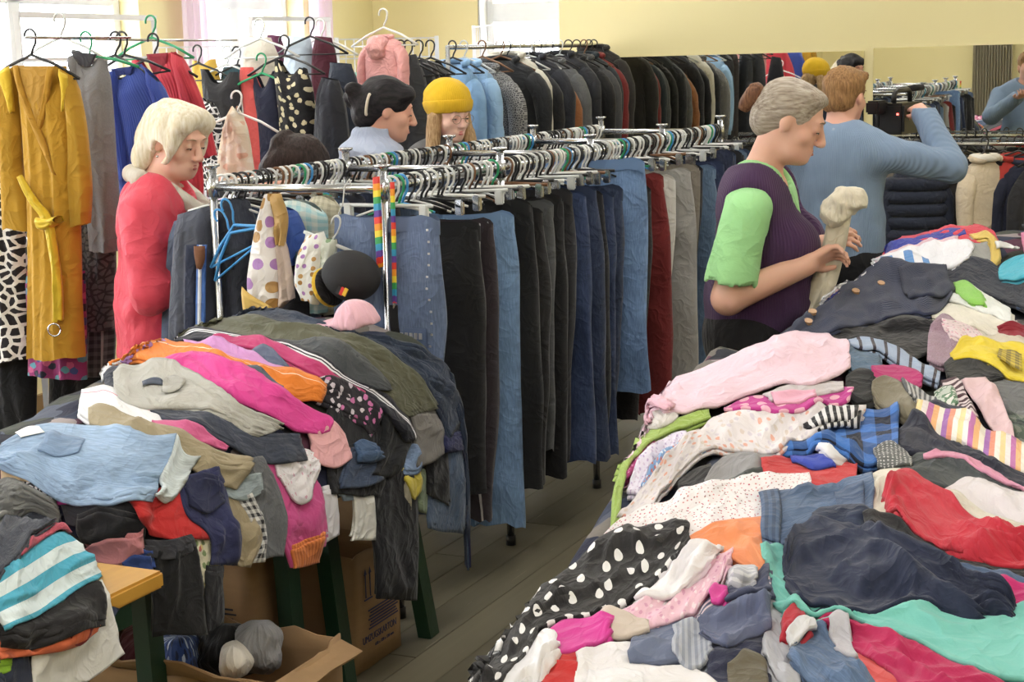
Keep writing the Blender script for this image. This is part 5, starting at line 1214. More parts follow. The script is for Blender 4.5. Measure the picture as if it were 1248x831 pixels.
hang('neck_lining', 'darker inside of the neckline', None, P_(36, 48, 110), plq, [(140, 84), (146, 92)], [(170, 80), (164, 93)], bulge=0, fold=.002, parent=bl, off=.028, back=False)
hanger_px('plastic', 'black', 140, 40, 6.25, 'black hanger holding the cobalt sweater', GH, roll=.1)
hanger_px('plastic', 'black', 148, 40, 6.35, 'black hanger behind the cobalt sweater', GH, roll=-.1)
hanger_px('plastic', 'green', 183, 20, 6.7, 'mint green hanger at the end of the white rack', GH)
plg = plane_at(110, 70, 6.0)
gy = hang('dress', 'grey marl short-sleeved dress with front seams', 'dress', fabric('melange', (116, 116, 120), (142, 142, 146)), plg, [(87, 60), (96, 110), (101, 180), (105, 250), (110, 304)], [(130, 72), (136, 130), (140, 200), (144, 260), (145, 307)], neck=16, group=GD)
hang('sleeve', None, None, fabric('melange', (116, 116, 120), (142, 142, 146)), plg, [(88, 70), (100, 110), (106, 166)], [(96, 66), (106, 110), (110, 164)], bulge=.03, parent=gy, off=.02)
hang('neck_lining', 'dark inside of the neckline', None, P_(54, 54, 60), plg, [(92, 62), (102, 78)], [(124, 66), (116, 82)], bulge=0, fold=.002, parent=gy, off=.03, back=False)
hanger_px('plastic', 'clear', 72, 17, 6.05, 'thin clear hanger above the grey dress', GH)
hanger_px('thick', 'green', 104, 40, 6.0, 'green hanger holding the grey dress', GH, roll=-.2)
mu = hang('wrap_dress', 'mustard yellow wrap dress with long sleeves and tie belt', 'dress', P_(188, 138, 30), pl, [(22, 80), (27, 130), (34, 210), (36, 300), (35, 380), (34, 437)], [(80, 80), (88, 130), (93, 210), (97, 300), (100, 380), (103, 434)], bulge=.06, fold=.022, nf=5, neck=6, group=GD)
hang('sleeve', None, None, P_(184, 136, 30), pl, [(3, 92), (5, 160), (8, 220), (9, 276)], [(25, 80), (29, 140), (31, 210), (43, 281)], bulge=.04, parent=mu, off=.02)
hang('sleeve', None, None, P_(184, 136, 30), pl, [(78, 82), (91, 150), (91, 220), (96, 274)], [(94, 92), (106, 150), (113, 220), (110, 272)], bulge=.04, parent=mu, off=.02)
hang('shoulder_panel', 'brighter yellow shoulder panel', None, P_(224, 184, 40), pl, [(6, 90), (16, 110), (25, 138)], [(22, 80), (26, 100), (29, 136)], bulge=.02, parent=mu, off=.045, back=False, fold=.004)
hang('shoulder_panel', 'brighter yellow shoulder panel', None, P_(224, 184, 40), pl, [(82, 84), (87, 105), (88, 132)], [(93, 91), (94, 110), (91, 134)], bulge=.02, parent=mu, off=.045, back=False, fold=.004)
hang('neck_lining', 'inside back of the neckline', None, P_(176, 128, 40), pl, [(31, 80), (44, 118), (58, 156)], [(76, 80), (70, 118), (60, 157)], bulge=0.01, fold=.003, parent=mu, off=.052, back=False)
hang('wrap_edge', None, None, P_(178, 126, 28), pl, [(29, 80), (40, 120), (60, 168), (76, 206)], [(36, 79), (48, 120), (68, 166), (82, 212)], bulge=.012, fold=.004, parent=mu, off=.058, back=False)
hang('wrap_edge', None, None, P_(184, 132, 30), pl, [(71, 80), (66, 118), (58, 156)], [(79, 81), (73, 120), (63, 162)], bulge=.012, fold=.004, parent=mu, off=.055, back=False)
bt = hang('belt', 'shiny yellow tie belt', None, fabric('plain', (222, 186, 30), rough=.45), pl, [(38, 214), (54, 244), (70, 268), (78, 310), (81, 350), (80, 388)], [(44, 211), (62, 240), (80, 264), (88, 310), (92, 350), (93, 386)], bulge=.014, parent=mu, off=.075)
hang('belt_knot', None, None, fabric('plain', (222, 186, 30), rough=.45), pl, [(62, 262), (74, 264), (88, 260)], [(66, 276), (76, 277), (90, 270)], bulge=.03, parent=mu, off=.08)
q_ = on_plane(pl, np.array(87.), np.array(397.)) - np.array(mu.location) - pl[1] * .09
MB().tube([(q_[0] + .022 * math.cos(a), q_[1], q_[2] + .022 * math.sin(a)) for a in np.linspace(0, 2 * math.pi, 17)], .003, 6).build('ring', CHROME, mu, True)
hanger_px('plastic', 'black', 36, 37, 5.75, 'black hanger holding the mustard wrap dress', GH)

# ---------------------------------------------------------------- second rack behind the women, against the left windows
white_rack(305, 22, 8.3, 400, 24, 8.9, 'white metal rack holding the black floral dress by the left window')
GB = 'clothes on the racks behind the women'
def bg(name, label, cat, mat, Y, A, B, **k):
    pl_ = plane_at((A[0][0] + B[0][0]) / 2, A[0][1], Y); return hang(name, label, cat, mat, pl_, A, B, group=GB, **k)
bg('dress', 'black sleeveless dress hanging behind the red tunic sleeve', 'dress', P_(44, 44, 48), 7.5, [(244, 84), (250, 130), (252, 240)], [(290, 88), (294, 130), (298, 240)], neck=16)
bg('skirt', 'black and white speckled skirt below the red tunic sleeve', 'skirt', fabric('leopard', (226, 226, 226), (40, 40, 44), 45.), 7.2, [(242, 118), (244, 170), (240, 232)], [(262, 128), (272, 170), (278, 232)])
bg('dress', 'mustard dress far behind by the window', 'dress', P_(206, 166, 60), 8.3, [(234, 74), (238, 110), (238, 160)], [(262, 72), (270, 110), (272, 160)], neck=6)
bg('jacket', 'teal jacket far behind by the window', 'jacket', P_(46, 78, 90), 8.3, [(272, 82), (270, 120), (268, 170)], [(296, 80), (300, 120), (302, 170)])
bg('fur_coat', 'cream fur coat on the second white rack', 'coat', fabric('fur', (208, 200, 186), (236, 230, 220)), 7.6, [(302, 44), (296, 90), (292, 150), (290, 230)], [(330, 46), (340, 90), (336, 150), (330, 230)], bulge=.08)
bg('coat', 'coral red coat hanging over the cream fur coat', 'coat', P_(206, 78, 74), 7.5, [(293, 82), (298, 130), (304, 180), (308, 230)], [(308, 82), (324, 130), (332, 180), (338, 230)], bulge=.05)
bg('dress', 'dark navy dress with green clip hanger', 'dress', P_(34, 38, 60), 7.45, [(308, 90), (312, 140), (318, 240)], [(338, 86), (346, 140), (352, 240)], neck=20)
hanger_px('thick', 'green', 318, 66, 7.4, 'green hanger holding the dark navy dress', GH)
bg('blouse', 'pale blue frilled blouse behind the black floral dress', 'blouse', P_(190, 206, 224), 7.9, [(350, 44), (346, 80), (350, 150)], [(378, 46), (384, 90), (386, 150)], fold=.03)
bg('jacket', 'maroon jacket on the second white rack', 'jacket', P_(84, 32, 48), 7.85, [(384, 44), (380, 90), (384, 170)], [(404, 46), (412, 90), (416, 170)])
bg('cardigan', 'plum cardigan behind the cream fur coat', 'cardigan', P_(96, 46, 76), 8.1, [(326, 42), (324, 80), (322, 150)], [(342, 44), (346, 80), (350, 150)])
bg('floral_dress', 'black dress with cream flower print on a black hanger', 'dress', fabric('floral', (24, 24, 28), (214, 204, 168), (200, 190, 150), scale=24., r=.44), 7.35, [(334, 72), (338, 110), (342, 160), (344, 250)], [(374, 84), (382, 120), (386, 170), (390, 250)], neck=14, bulge=.06)
hanger_px('plastic', 'black', 346, 44, 7.35, 'black hanger holding the black floral dress', GH)
hanger_px('plastic', 'black', 377, 22, 7.8, 'black hanger over the rail of the second white rack', GH)
hanger_px('plastic', 'white', 390, 24, 7.9, 'white hanger over the rail of the second white rack', GH)
hanger_px('plastic', 'clear', 316, 24, 7.5, 'clear hanger over the cream fur coat', GH)
for k_, x_ in enumerate((240, 276, 288)): hanger_px('plastic', 'black' if k_ != 1 else 'clear', x_, 56 + k_, 8.2, ['black hanger above the far mustard dress', 'clear hanger by the window above the teal jacket', 'black hanger above the teal jacket'][k_], GH)
bg('jacket', 'black jacket with a pale collar behind the woman with a hair clip', 'jacket', P_(40, 42, 50), 7.25, [(392, 94), (386, 140), (382, 190), (380, 260)], [(412, 98), (420, 140), (424, 190), (424, 260)], bulge=.07, fold=.03)
bg('coat', 'dark blue coat between the black jacket and wire rack', 'coat', P_(38, 44, 58), 7.7, [(402, 76), (404, 120), (404, 240)], [(428, 78), (436, 120), (440, 240)], bulge=.07)
bg('vest', 'green and white vest on the wire rack', 'vest', P_(120, 180, 160), 8.4, [(422, 88), (424, 110), (424, 150)], [(444, 88), (448, 110), (448, 150)], fold=.03)
bg('blouse', 'ivory flower print blouse on a white hanger beside the coral coat', 'blouse', fabric('floral', (230, 214, 186), (226, 180, 150), (236, 226, 206), scale=22., r=.5), 6.75, [(282, 130), (272, 160), (266, 190), (264, 230)], [(290, 128), (300, 160), (306, 190), (312, 230)], bulge=.05, fold=.03, roundtop=10)
hanger_px('thick', 'white', 288, 112, 6.75, 'white hanger holding the ivory print blouse', GH)
SALMON_AT = at_y(468, 46, 7.9)
bg('coat', 'dark charcoal wool coat right of the salmon jacket', 'coat', fabric('melange', (48, 50, 56), (62, 64, 70)), 7.95, [(494, 70), (488, 110), (486, 180), (484, 300)], [(506, 66), (518, 110), (524, 180), (528, 300)], bulge=.1)
bg('coat', 'dark slate coat behind the charcoal wool coat', 'coat', P_(44, 46, 52), 8.15, [(506, 74), (502, 110), (502, 300)], [(518, 72), (528, 110), (532, 300)], bulge=.1)
bg('coat', 'brown black coat on the wire rack end', 'coat', P_(50, 42, 42), 8.35, [(514, 74), (510, 110), (510, 300)], [(526, 74), (534, 110), (538, 300)], bulge=.1)
bg('fur_coat', 'black fur coat at the end of the wire rack', 'coat', fabric('fur', (22, 22, 24), (46, 44, 44)), 8.5, [(524, 72), (518, 110), (516, 300)], [(538, 76), (550, 110), (554, 300)], bulge=.1, roundtop=6)

# white wire grid panels
def wire_grid(x0, y0, Y0, x1, y1, Y1, zb, label, step=0.05):
    a = at_y(x0, y0, Y0); b_ = at_y(x1, y1, Y1); zt = (a[2] + b_[2]) / 2
    base = np.array([a[0], a[1], 0]); root = empty('wire_grid_rack', base, 0, label, 'grid rack', 'white wire grid racks')
    d = b_ - a; d[2] = 0; L = np.linalg.norm(d); d /= L
    fm = MB()
    for u in (0, L): fm.bar(d * u + np.array([0, 0, zt + .01]), d * u + np.array([0, 0, 0]), .022, .022)
    fm.build('frame', WHITE_MET, root)
    v_ = MB(); n = max(2, int(L / step))
    for i in range(1, n): v_.bar(d * (L * i / n) + np.array([0, 0, zt]), d * (L * i / n) + np.array([0, 0, zb]), .006, .006)
    v_.build('upright_wires', WHITE_MET, root)
    h_ = MB()
    for z in np.arange(zt, zb, -.1): h_.bar(np.array([0, 0, z]), d * L + np.array([0, 0, z]), .007, .007)
    h_.build('cross_wires', WHITE_MET, root)
    return root
wire_grid(410, 47, 8.7, 532, 47, 9.1, .6, 'white wire grid rack by the yellow corner holding dark coats')
wire_grid(190, 57, 8.6, 300, 57, 9.0, .6, 'white wire grid rack in front of the left window', .06)
wire_grid(577, 30, 10.4, 600, 34, 10.0, .2, 'narrow white wire grid rack at the back window', .04)
for k_, x_ in enumerate((488, 497, 510, 524)): hanger_px('plastic', 'black', x_, 50, 8.0 + .15 * k_, 'black hanger above the dark coats on the wire rack', GH)
# ================================================================== coat rail that runs up to the mirror
tC, _ = on_back(738, 70)
def coat_s(x):                     # where the coat rail passes pixel column x
    lo, hi = -5.0, -0.02
    for _ in range(40):
        mid = (lo + hi) / 2
        if topx(wk(mid, tC, 1.7))[0] < x: lo = mid
        else: hi = mid
    return lo
base = wk(coat_s(546), tC); end = wk(-0.06, tC)
croot = empty('coat_rack', base, 0, 'chrome rail of dark coats that runs up to the wall mirror', 'garment rack')
MB().tube([np.array([0, 0, 1.78]), end - base + np.array([0, 0, 1.78])], .0125, 10).build('rail', CHROME, croot, True)
for q in (np.zeros(3), (end - base) * .5, (end - base) * .97): MB().tube([q + np.array([0, 0, 1.79]), q], .0125, 10).build('post', CHROME, croot, True)
GC = 'coats on the rail by the mirror'
def coat(x, mat, label, L=0.95, w=0.42, z=1.66, d=0.07, cat='coat', name='coat', hcol='black', sleeve=True, s=None, fold=.02, T=None, rz=-PHI, group=GC, pos=None):
    """a coat on a hanger: body with shoulders, two sleeves and a collar, hung across the rail"""
    _hn[0] += 1; vn = VNoise(3000 + _hn[0]); v2 = VNoise(3600 + _hn[0])
    p = wk(coat_s(x) if s is None else s, tC if T is None else T) if pos is None else np.array(pos)
    root = empty(name, (p[0], p[1], z - L), rz + random.uniform(-.2, .2), label, cat, group)
    z = z if pos is not None else z + random.uniform(-.03, .02); root.location[2] = z - L
    nu, nv = 22, 28; V = []; Fc = []; UV = []
    for i in range(nu):
        u = i / (nu - 1)
        sh = min(1, u / .10)
        hw = w / 2 * (0.42 + 0.58 * math.sqrt(sh)) * (1 + 0.12 * u - 0.06 * math.sin(u * math.pi)); dd = d * (0.45 + 0.55 * sh) * (1 + .25 * u)
        for j in range(nv):
            a = 2 * math.pi * j / nv; c_, s_ = math.cos(a), math.sin(a)
            f = fold * (0.2 + u) * float(vn(j * 9 / nv, u * 2.5)) * 1.6
            V.append((hw * math.copysign(abs(c_) ** .75, c_), (dd + f) * math.copysign(abs(s_) ** .8, s_), L - u * L + .01 * float(v2(j, 3)) * u)); UV.append((u * L, j / nv * w * 2))
    for i in range(nu - 1):
        for j in range(nv):
            j2 = (j + 1) % nv; Fc.append((i * nv + j, (i + 1) * nv + j, (i + 1) * nv + j2, i * nv + j2))
    mesh_ob('body', V, Fc, mat, root, uv=UV)
    if sleeve:
        for sx in (-1, 1):
            pts = crspline([(sx * w * .34, 0, L - .085), (sx * w * .54, -.02, L - .20), (sx * w * .57, -.035, L - .42), (sx * w * .54, -.03, L - min(.64, L * .8))], 14)
            m = MB(); r = [(.056 - .016 * k / 13 - (.02 if k == 0 else 0)) * (1 + .12 * float(vn(k * .7, sx))) for k in range(14)]
            m.tube(pts, r, 12)
            mesh_ob('sleeve', m.v, m.f, mat, root, uv=[(q[2], q[0]) for q in m.v])
    m = MB(); m.tube([(.10 * math.cos(a), .045 * math.sin(a) - .01, L + .005 + .012 * math.sin(a)) for a in np.linspace(0.3 * math.pi - math.pi / 2, 1.7 * math.pi - math.pi / 2 + .6, 14)], .017, 8)
    mesh_ob('collar', m.v, m.f, mat, root, uv=[(q[2], q[0]) for q in m.v])
    zr = z + .10 if pos is not None else (1.78 if T is None else 1.155)
    put_hanger('plastic', hcol, (p[0], p[1], zr + .01), root.rotation_euler[2], '%s hanger holding a coat near the wall mirror' % hcol if pos is None else 'white hanger holding the salmon pink jacket', 'hangers on the coat rails')
    return root
TWEED = fabric('leopard', (150, 150, 150), (70, 70, 74), 90.)
cl = [
 (552, P_(132, 176, 224), 'sky blue jacket at the front of the coat rail', .75, .30, 'jacket', 1.70),
 (566, P_(150, 190, 232), 'pale blue padded jacket behind the sky blue one', .78, .36, 'jacket', 1.71),
 (588, TWEED, 'speckled grey tweed coat beside the pale blue jacket', .95, .42, 'coat', 1.68),
 (610, P_(36, 38, 42), 'black leather jacket with a white emblem', .90, .44, 'jacket', 1.72),
 (618, P_(200, 196, 184), 'cream coat between black jackets by the back window', .9, .40, 'coat', 1.72),
 (630, P_(30, 30, 34), 'black parka next to the cream coat', .9, .42, 'coat', 1.70),
 (644, P_(40, 42, 50), 'dark navy hooded jacket by the back window', .9, .42, 'jacket', 1.72),
 (656, P_(150, 92, 52), 'brown leather jacket with an open collar on the coat rail', .75, .42, 'jacket', 1.64),
 (670, fabric('melange', (72, 74, 76), (100, 102, 104)), 'grey wool coat behind the brown leather jacket', .95, .42, 'coat', 1.70),
 (682, P_(36, 38, 44), 'black padded coat near the mirror', .95, .44, 'coat', 1.72),
 (693, P_(26, 26, 28), 'black fur-collared coat beside the mirror', .95, .44, 'coat', 1.70),
 (703, fabric('melange', (58, 60, 64), (80, 82, 86)), 'charcoal coat close to the mirror glass', 1.0, .42, 'coat', 1.72),
 (712, P_(34, 44, 52), 'dark petrol coat close to the mirror glass', 1.0, .42, 'coat', 1.74),
 (718, P_(120, 34, 36), 'dark red coat close to the mirror glass', 1.0, .40, 'coat', 1.70),
 (724, P_(44, 42, 42), 'dark brown coat close to the mirror glass', 1.0, .42, 'coat', 1.74),
]
for (x, mt, lab, L, w, cat_, z) in cl:
    r_ = coat(x, mt, lab, L, w, z, cat=cat_, hcol=random.choice(['black', 'black', 'clear', 'brown']))
    if 'emblem' in lab:
        mm = MB()
        for i in range(7): mm.box((.08 + .02 * (i % 3), -.092, .30 - .03 * (i // 3) + .01 * (i % 2)), (.022, .006, .022), ry=.4 * i)
        mm.build('emblem', WHITE_PL, r_)
# kids' winter coats on the low rail in front of the right-hand mirror
tL0, _ = on_back(880, 150); tL1, _ = on_back(1330, 150)
ZL = 1.145
b0 = wk(-0.45, tL0); b1 = wk(-0.45, tL1)
lr = empty('coat_rail', b0, 0, 'low chrome rail of winter coats in front of the mirrors', 'garment rack')
MB().tube([np.array([0, 0, ZL]), b1 - b0 + np.array([0, 0, ZL])], .014, 10).build('rail', CHROME, lr, True)
MB().bar(np.array([0, 0, ZL + .025]), b1 - b0 + np.array([0, 0, ZL + .025]), .012, .012).build('top_bar', CHROME, lr)
for u in (0.0, .5, 1.0): MB().tube([(b1 - b0) * u + np.array([0, 0, ZL]), (b1 - b0) * u], .0125, 10).build('post', CHROME, lr, True)
GW = 'winter coats on the low rail'
def low(x, mat, label, L=.75, w=.36, d=.075, cat='coat', **k):
    d_ = ray(x, 230); k_ = (WD @ (wk(-.45, 0) - CO)) / (WD @ d_); t = float((CO + d_ * k_ - wk(-.45, 0)) @ WQ)
    return coat(0, mat, label, L, w, ZL - .09, d, cat, s=k.pop('sd', -.45), T=t, rz=-PHI + math.radians(k.pop('turn', 30)), group=GW, **k)
seq = [(896, P_(34, 36, 42), 'black winter coat behind the woman in the purple vest'), (918, P_(48, 46, 50), 'dark grey winter coat behind the woman in the purple vest'), (945, P_(30, 32, 40), 'dark navy winter coat behind the woman with the bun'), (968, P_(44, 40, 38), 'dark brown winter coat between the woman and the man filming'),
 (992, P_(26, 26, 28), 'black winter coat at the back of the man filming'), (1016, P_(60, 58, 56), 'grey brown coat hidden behind the man filming'), (1046, P_(30, 30, 34), 'black coat below the elbow of the man filming'), (1066, P_(34, 34, 40), 'dark coat with purple trim beside the man filming'), (1084, P_(38, 38, 42), 'soft black coat left of the navy puffer jacket'), (1096, P_(120, 112, 100), 'taupe sleeve coat left of the navy puffer jacket'),
 (1122, None, 'navy quilted puffer jacket on the low rail'), (1150, P_(112, 100, 84), 'khaki brown coat right of the navy puffer jacket'), (1162, P_(44, 40, 40), 'dark brown coat left of the shearling coat'), (1176, P_(54, 50, 48), 'charcoal brown coat behind the shearling coat'),
 (1202, fabric('fur', (206, 184, 152), (232, 218, 196)), 'beige shearling coat with white fur trim'), (1222, P_(28, 28, 32), 'black coat right of the shearling coat'), (1240, P_(186, 52, 46), 'red coat on the low rail'), (1254, P_(36, 40, 60), 'navy coat at the end of the low rail'), (1276, P_(40, 40, 44), 'black coat past the navy coat on the low rail')]
for (x, mt, lab) in seq:
    if mt is None:
        r_ = low(x, P_(36, 42, 60), lab, .78, .30, .085, cat='jacket', turn=22, sd=-.62)
        for i in range(9):
            mm = MB(); zz = .78 - .10 - i * .074
            mm.tube([(.158 * (1 + .1 * i / 9) * math.copysign(abs(math.cos(a)) ** .75, math.cos(a)), (.092 + .012 * i / 9) * math.sin(a), zz) for a in np.linspace(0, 2 * math.pi, 25)], .041, 8, caps=False)
            mesh_ob('quilted_band', mm.v, mm.f, P_(36, 42, 60), r_, uv=[(q[2], q[0]) for q in mm.v])
    elif 'shearling' in lab and 'beige' in lab:
        r_ = low(x, mt, lab, .76, .27, .055, turn=38, sd=-.56)
        WF = fabric('fur', (226, 220, 208), (246, 242, 236))
        for nm, zz, rr in (('fur_hem', .02, .036), ('fur_collar', .77, .024)):
            mm = MB(); k_ = .155 if nm == 'fur_hem' else .075
            mm.tube([(k_ * math.copysign(abs(math.cos(a)) ** .8, math.cos(a)), (.075 if nm == 'fur_hem' else .05) * math.sin(a), zz) for a in np.linspace(0, 2 * math.pi, 25)], rr, 8, caps=False)
            mesh_ob(nm, mm.v, mm.f, WF, r_, uv=[(q[2], q[0]) for q in mm.v])
    else:
        low(x, mt, lab, random.uniform(.72, .85), random.uniform(.34, .4), turn=random.uniform(20, 45))

# ================================================================== people
class SDF:
    """signed distance volume of rounded cones and ellipsoids, meshed with surface nets"""
    def __init__(s, lo, hi, h):
        s.lo = np.array(lo, float); s.h = h
        s.n = np.ceil((np.array(hi) - s.lo) / h).astype(int) + 1
        s.g = np.full(tuple(s.n), 0.3, np.float32)
    def block(s, lo, hi):
        a = np.clip(np.floor((np.array(lo) - s.lo) / s.h).astype(int), 0, s.n - 1); b = np.clip(np.ceil((np.array(hi) - s.lo) / s.h).astype(int) + 1, 1, s.n)
        sl = tuple(slice(i, j) for i, j in zip(a, b))
        ax = [(s.lo[k] + s.h * np.arange(a[k], b[k])).astype(np.float32) for k in range(3)]
        return sl, np.meshgrid(*ax, indexing='ij', sparse=True)
    def comb(s, sl, d, k, sub=False):
        g = s.g[sl]
        if sub:
            d = -d
            q = np.clip(0.5 - 0.5 * (g - d) / k, 0, 1); s.g[sl] = g * (1 - q) + d * q + k * q * (1 - q)
        else:
            q = np.clip(0.5 + 0.5 * (g - d) / k, 0, 1); s.g[sl] = g * (1 - q) + d * q - k * q * (1 - q)
    def cone(s, a, b, ra, rb, k=0.02, sc=(1, 1, 1), sub=False):
        """rounded cone; sc squeezes the cross-section (1/sc is the stretch) about the axis"""
        a = np.array(a, float); b = np.array(b, float); sc = np.array(sc, float); R = max(ra, rb) / sc.min() + 0.06
        sl, (X, Y, Z) = s.block(np.minimum(a, b) - R, np.maximum(a, b) + R)
        ab = (b - a); L2 = max(float(ab @ ab), 1e-9)
        px, py, pz = X - a[0], Y - a[1], Z - a[2]
        t = np.clip((px * ab[0] + py * ab[1] + pz * ab[2]) / L2, 0, 1)
        d = np.sqrt(((px - t * ab[0]) * sc[0]) ** 2 + ((py - t * ab[1]) * sc[1]) ** 2 + ((pz - t * ab[2]) * sc[2]) ** 2) - (ra + (rb - ra) * t)
        s.comb(sl, d.astype(np.float32), k, sub); return s
    def ell(s, c, r, k=0.02, M=None, sub=False):
        c = np.array(c, float); r = np.array(r, float); R = r.max() + 0.06
        sl, (X, Y, Z) = s.block(c - R, c + R)
        p = [X - c[0], Y - c[1], Z - c[2]]
        if M is not None:
            p = [M[0][i] * p[0] + M[1][i] * p[1] + M[2][i] * p[2] for i in range(3)]
        q = np.sqrt((p[0] / r[0]) ** 2 + (p[1] / r[1]) ** 2 + (p[2] / r[2]) ** 2)
        d = (q - 1) * r.min() * np.where(q > 1, 1.0, 1.0)
        s.comb(sl, d.astype(np.float32), k, sub); return s
    def plane(s, p, n, k=0.006):
        """cut away everything on the side n points to"""
        sl, (X, Y, Z) = s.block(s.lo, s.lo + s.n * s.h)
        n = np.array(n, float); n /= np.linalg.norm(n)
        d = (X - p[0]) * n[0] + (Y - p[1]) * n[1] + (Z - p[2]) * n[2]
        s.g[:] = np.maximum(s.g, d.astype(np.float32)); return s
    def noise(s, amp, freq, seed, squash=(1, 1, 1)):
        vn = VNoise(seed)
        near = np.abs(s.g) < amp * 4 + s.h * 2
        I = np.argwhere(near); P = s.lo + I * s.h
        f = np.array(freq) if hasattr(freq, '__len__') else np.array([freq] * 3)
        v = vn(P[:, 0] * f[0] + P[:, 2] * f[2], P[:, 1] * f[1] - P[:, 2] * f[2] * .8) * .6 + vn(P[:, 0] * f[0] * 2 + 5, P[:, 2] * f[2] * 2 + P[:, 1] * f[1]) * .4
        s.g[near] -= (amp * v).astype(np.float32); return s
    def mesh(s):
        g = np.pad(s.g, 1, constant_values=0.3); ins = g < 0
        nx, ny, nz = g.shape
        c = np.zeros((nx - 1, ny - 1, nz - 1), np.int8)
        for i in (0, 1):
            for j in (0, 1):
                for k in (0, 1): c += ins[i:nx - 1 + i, j:ny - 1 + j, k:nz - 1 + k]
        act = (c > 0) & (c < 8); I = np.argwhere(act)
        idx = np.full(act.shape, -1, np.int32); idx[act] = np.arange(len(I))
        acc = np.zeros((len(I), 3)); cnt = np.zeros(len(I))
        E = []
        cor = [(i, j, k) for i in (0, 1) for j in (0, 1) for k in (0, 1)]
        for p in cor:
            for ax in range(3):
                if p[ax] == 0:
                    q = list(p); q[ax] = 1; E.append((p, tuple(q)))
        for p, q in E:
            ga = g[I[:, 0] + p[0], I[:, 1] + p[1], I[:, 2] + p[2]]; gb = g[I[:, 0] + q[0], I[:, 1] + q[1], I[:, 2] + q[2]]
            cr = (ga < 0) != (gb < 0); t = np.where(cr, ga / np.where(ga == gb, 1, ga - gb), 0)
            pt = np.array(p)[None] + t[:, None] * (np.array(q) - np.array(p))[None]
            acc[cr] += pt[cr]; cnt[cr] += 1
        V = (I + acc / cnt[:, None] - 1) * s.h + s.lo
        Fs = []
        for ax in range(3):
            o = [a for a in range(3) if a != ax]
            sl0 = [slice(1, -1)] * 3; sl1 = [slice(1, -1)] * 3; sl0[ax] = slice(0, -1); sl1[ax] = slice(1, None)
            a = ins[tuple(sl0)]; b = ins[tuple(sl1)]; ch = np.argwhere(a != b)
            if not len(ch): continue
            base = ch.copy()
            for q in o: base[:, q] += 1
            dirn = a[tuple(ch.T)]
            d1 = np.zeros(3, int); d1[o[0]] = -1; d2 = np.zeros(3, int); d2[o[1]] = -1
            q0 = idx[tuple((base).T)]; q1 = idx[tuple((base + d1).T)]; q2 = idx[tuple((base + d1 + d2).T)]; q3 = idx[tuple((base + d2).T)]
            f = np.stack([q0, q1, q2, q3], 1)
            flip = dirn if ax != 1 else ~dirn
            f[~flip] = f[~flip][:, ::-1]
            Fs.append(f)
        return V, np.concatenate(Fs)
    def build(s, name, mat, parent, uvs=1.0):
        V, Fc = s.mesh()
        return mesh_ob(name, V, Fc, mat, parent, uv=np.stack([V[:, 2] * uvs, np.arctan2(V[:, 1], V[:, 0]) * .2], 1))

def skin_mat(name, c, red=(206, 120, 104)):
    m, nt, b = new_mat(name)
    tc = nt.add('ShaderNodeTexCoord').outputs['Object']
    nt.link(nt.mix(nt.math('MULTIPLY', nt.noise(tc, 14, 4), .28), lin(c), lin(red)), b.inputs['Base Color'])
    b.inputs['Roughness'].default_value = .55; b.inputs['Subsurface Weight'].default_value = .12; b.inputs['Subsurface Radius'].default_value = (.01, .004, .002)
    bp = nt.add('ShaderNodeBump'); bp.inputs['Strength'].default_value = .15; bp.inputs['Distance'].default_value = .002
    nt.link(nt.noise(tc, 300, 2), bp.inputs['Height']); nt.link(bp.outputs[0], b.inputs['Normal'])
    return m
def hair_mat(name, c1, c2, sc=(160, 160, 22)):
    m, nt, b = new_mat(name)
    tc = nt.add('ShaderNodeTexCoord').outputs['Object']
    st = nt.noise(nt.mapping(tc, sc), 1.0, 3, .6)
    nt.link(nt.ramp(st, [(.3, lin(c1)), (.7, lin(c2))]), b.inputs['Base Color']); b.inputs['Roughness'].default_value = .6; b.inputs['Specular IOR Level'].default_value = .25
    bp = nt.add('ShaderNodeBump'); bp.inputs['Strength'].default_value = .75; bp.inputs['Distance'].default_value = .004
    nt.link(st, bp.inputs['Height']); nt.link(bp.outputs[0], b.inputs['Normal'])
    return m

def rot3(yaw=0, pitch=0, roll=0):
    return np.array(Matrix.Rotation(yaw, 3, 'Z') @ Matrix.Rotation(pitch, 3, 'X') @ Matrix.Rotation(roll, 3, 'Y'))

def add_head(S, c, M, female=True, k=1.0):
    """head with a face looking along local +y; c is the head centre, M its rotation"""
    T = lambda p: np.array(c) + M @ (np.array(p, float) * k)
    E = lambda p, r, kk=.012, sub=False: S.ell(T(p), np.array(r) * k, kk, M, sub)
    E((0, -.012, .028), (.076, .094, .088), .01)
    E((0, .018, -.035), (.062, .070, .080), .02)
    E((0, .045, -.078), (.040, .040, .036), .02)
    E((0, .070, -.094), (.018, .018, .016), .014)
    for sx in (-1, 1):
        E((sx * .040, .052, -.028), (.026, .026, .024), .014)
        E((sx * .033, .089, .004), (.019, .014, .013), .008, True)
        E((sx * .032, .076, .003), (.0145, .0145, .0125), .004)
        E((sx * .075, -.010, -.010), (.009, .016, .027), .006)
        E((sx * .010, .100, -.036), (.0095, .012, .008), .006)
    S.cone(T((-.034, .080, .027)), T((.034, .080, .027)), .011 * k, .011 * k, .012)
    S.cone(T((0, .088, .012)), T((0, .109, -.030)), .0085 * k, .0125 * k, .009)
    S.cone(T((-.019, .083, -.060)), T((.019, .083, -.060)), .0085 * k, .0085 * k, .007)
    S.cone(T((-.012, .086, -.068)), T((.012, .086, -.068)), .008 * k, .008 * k, .006)
    return T
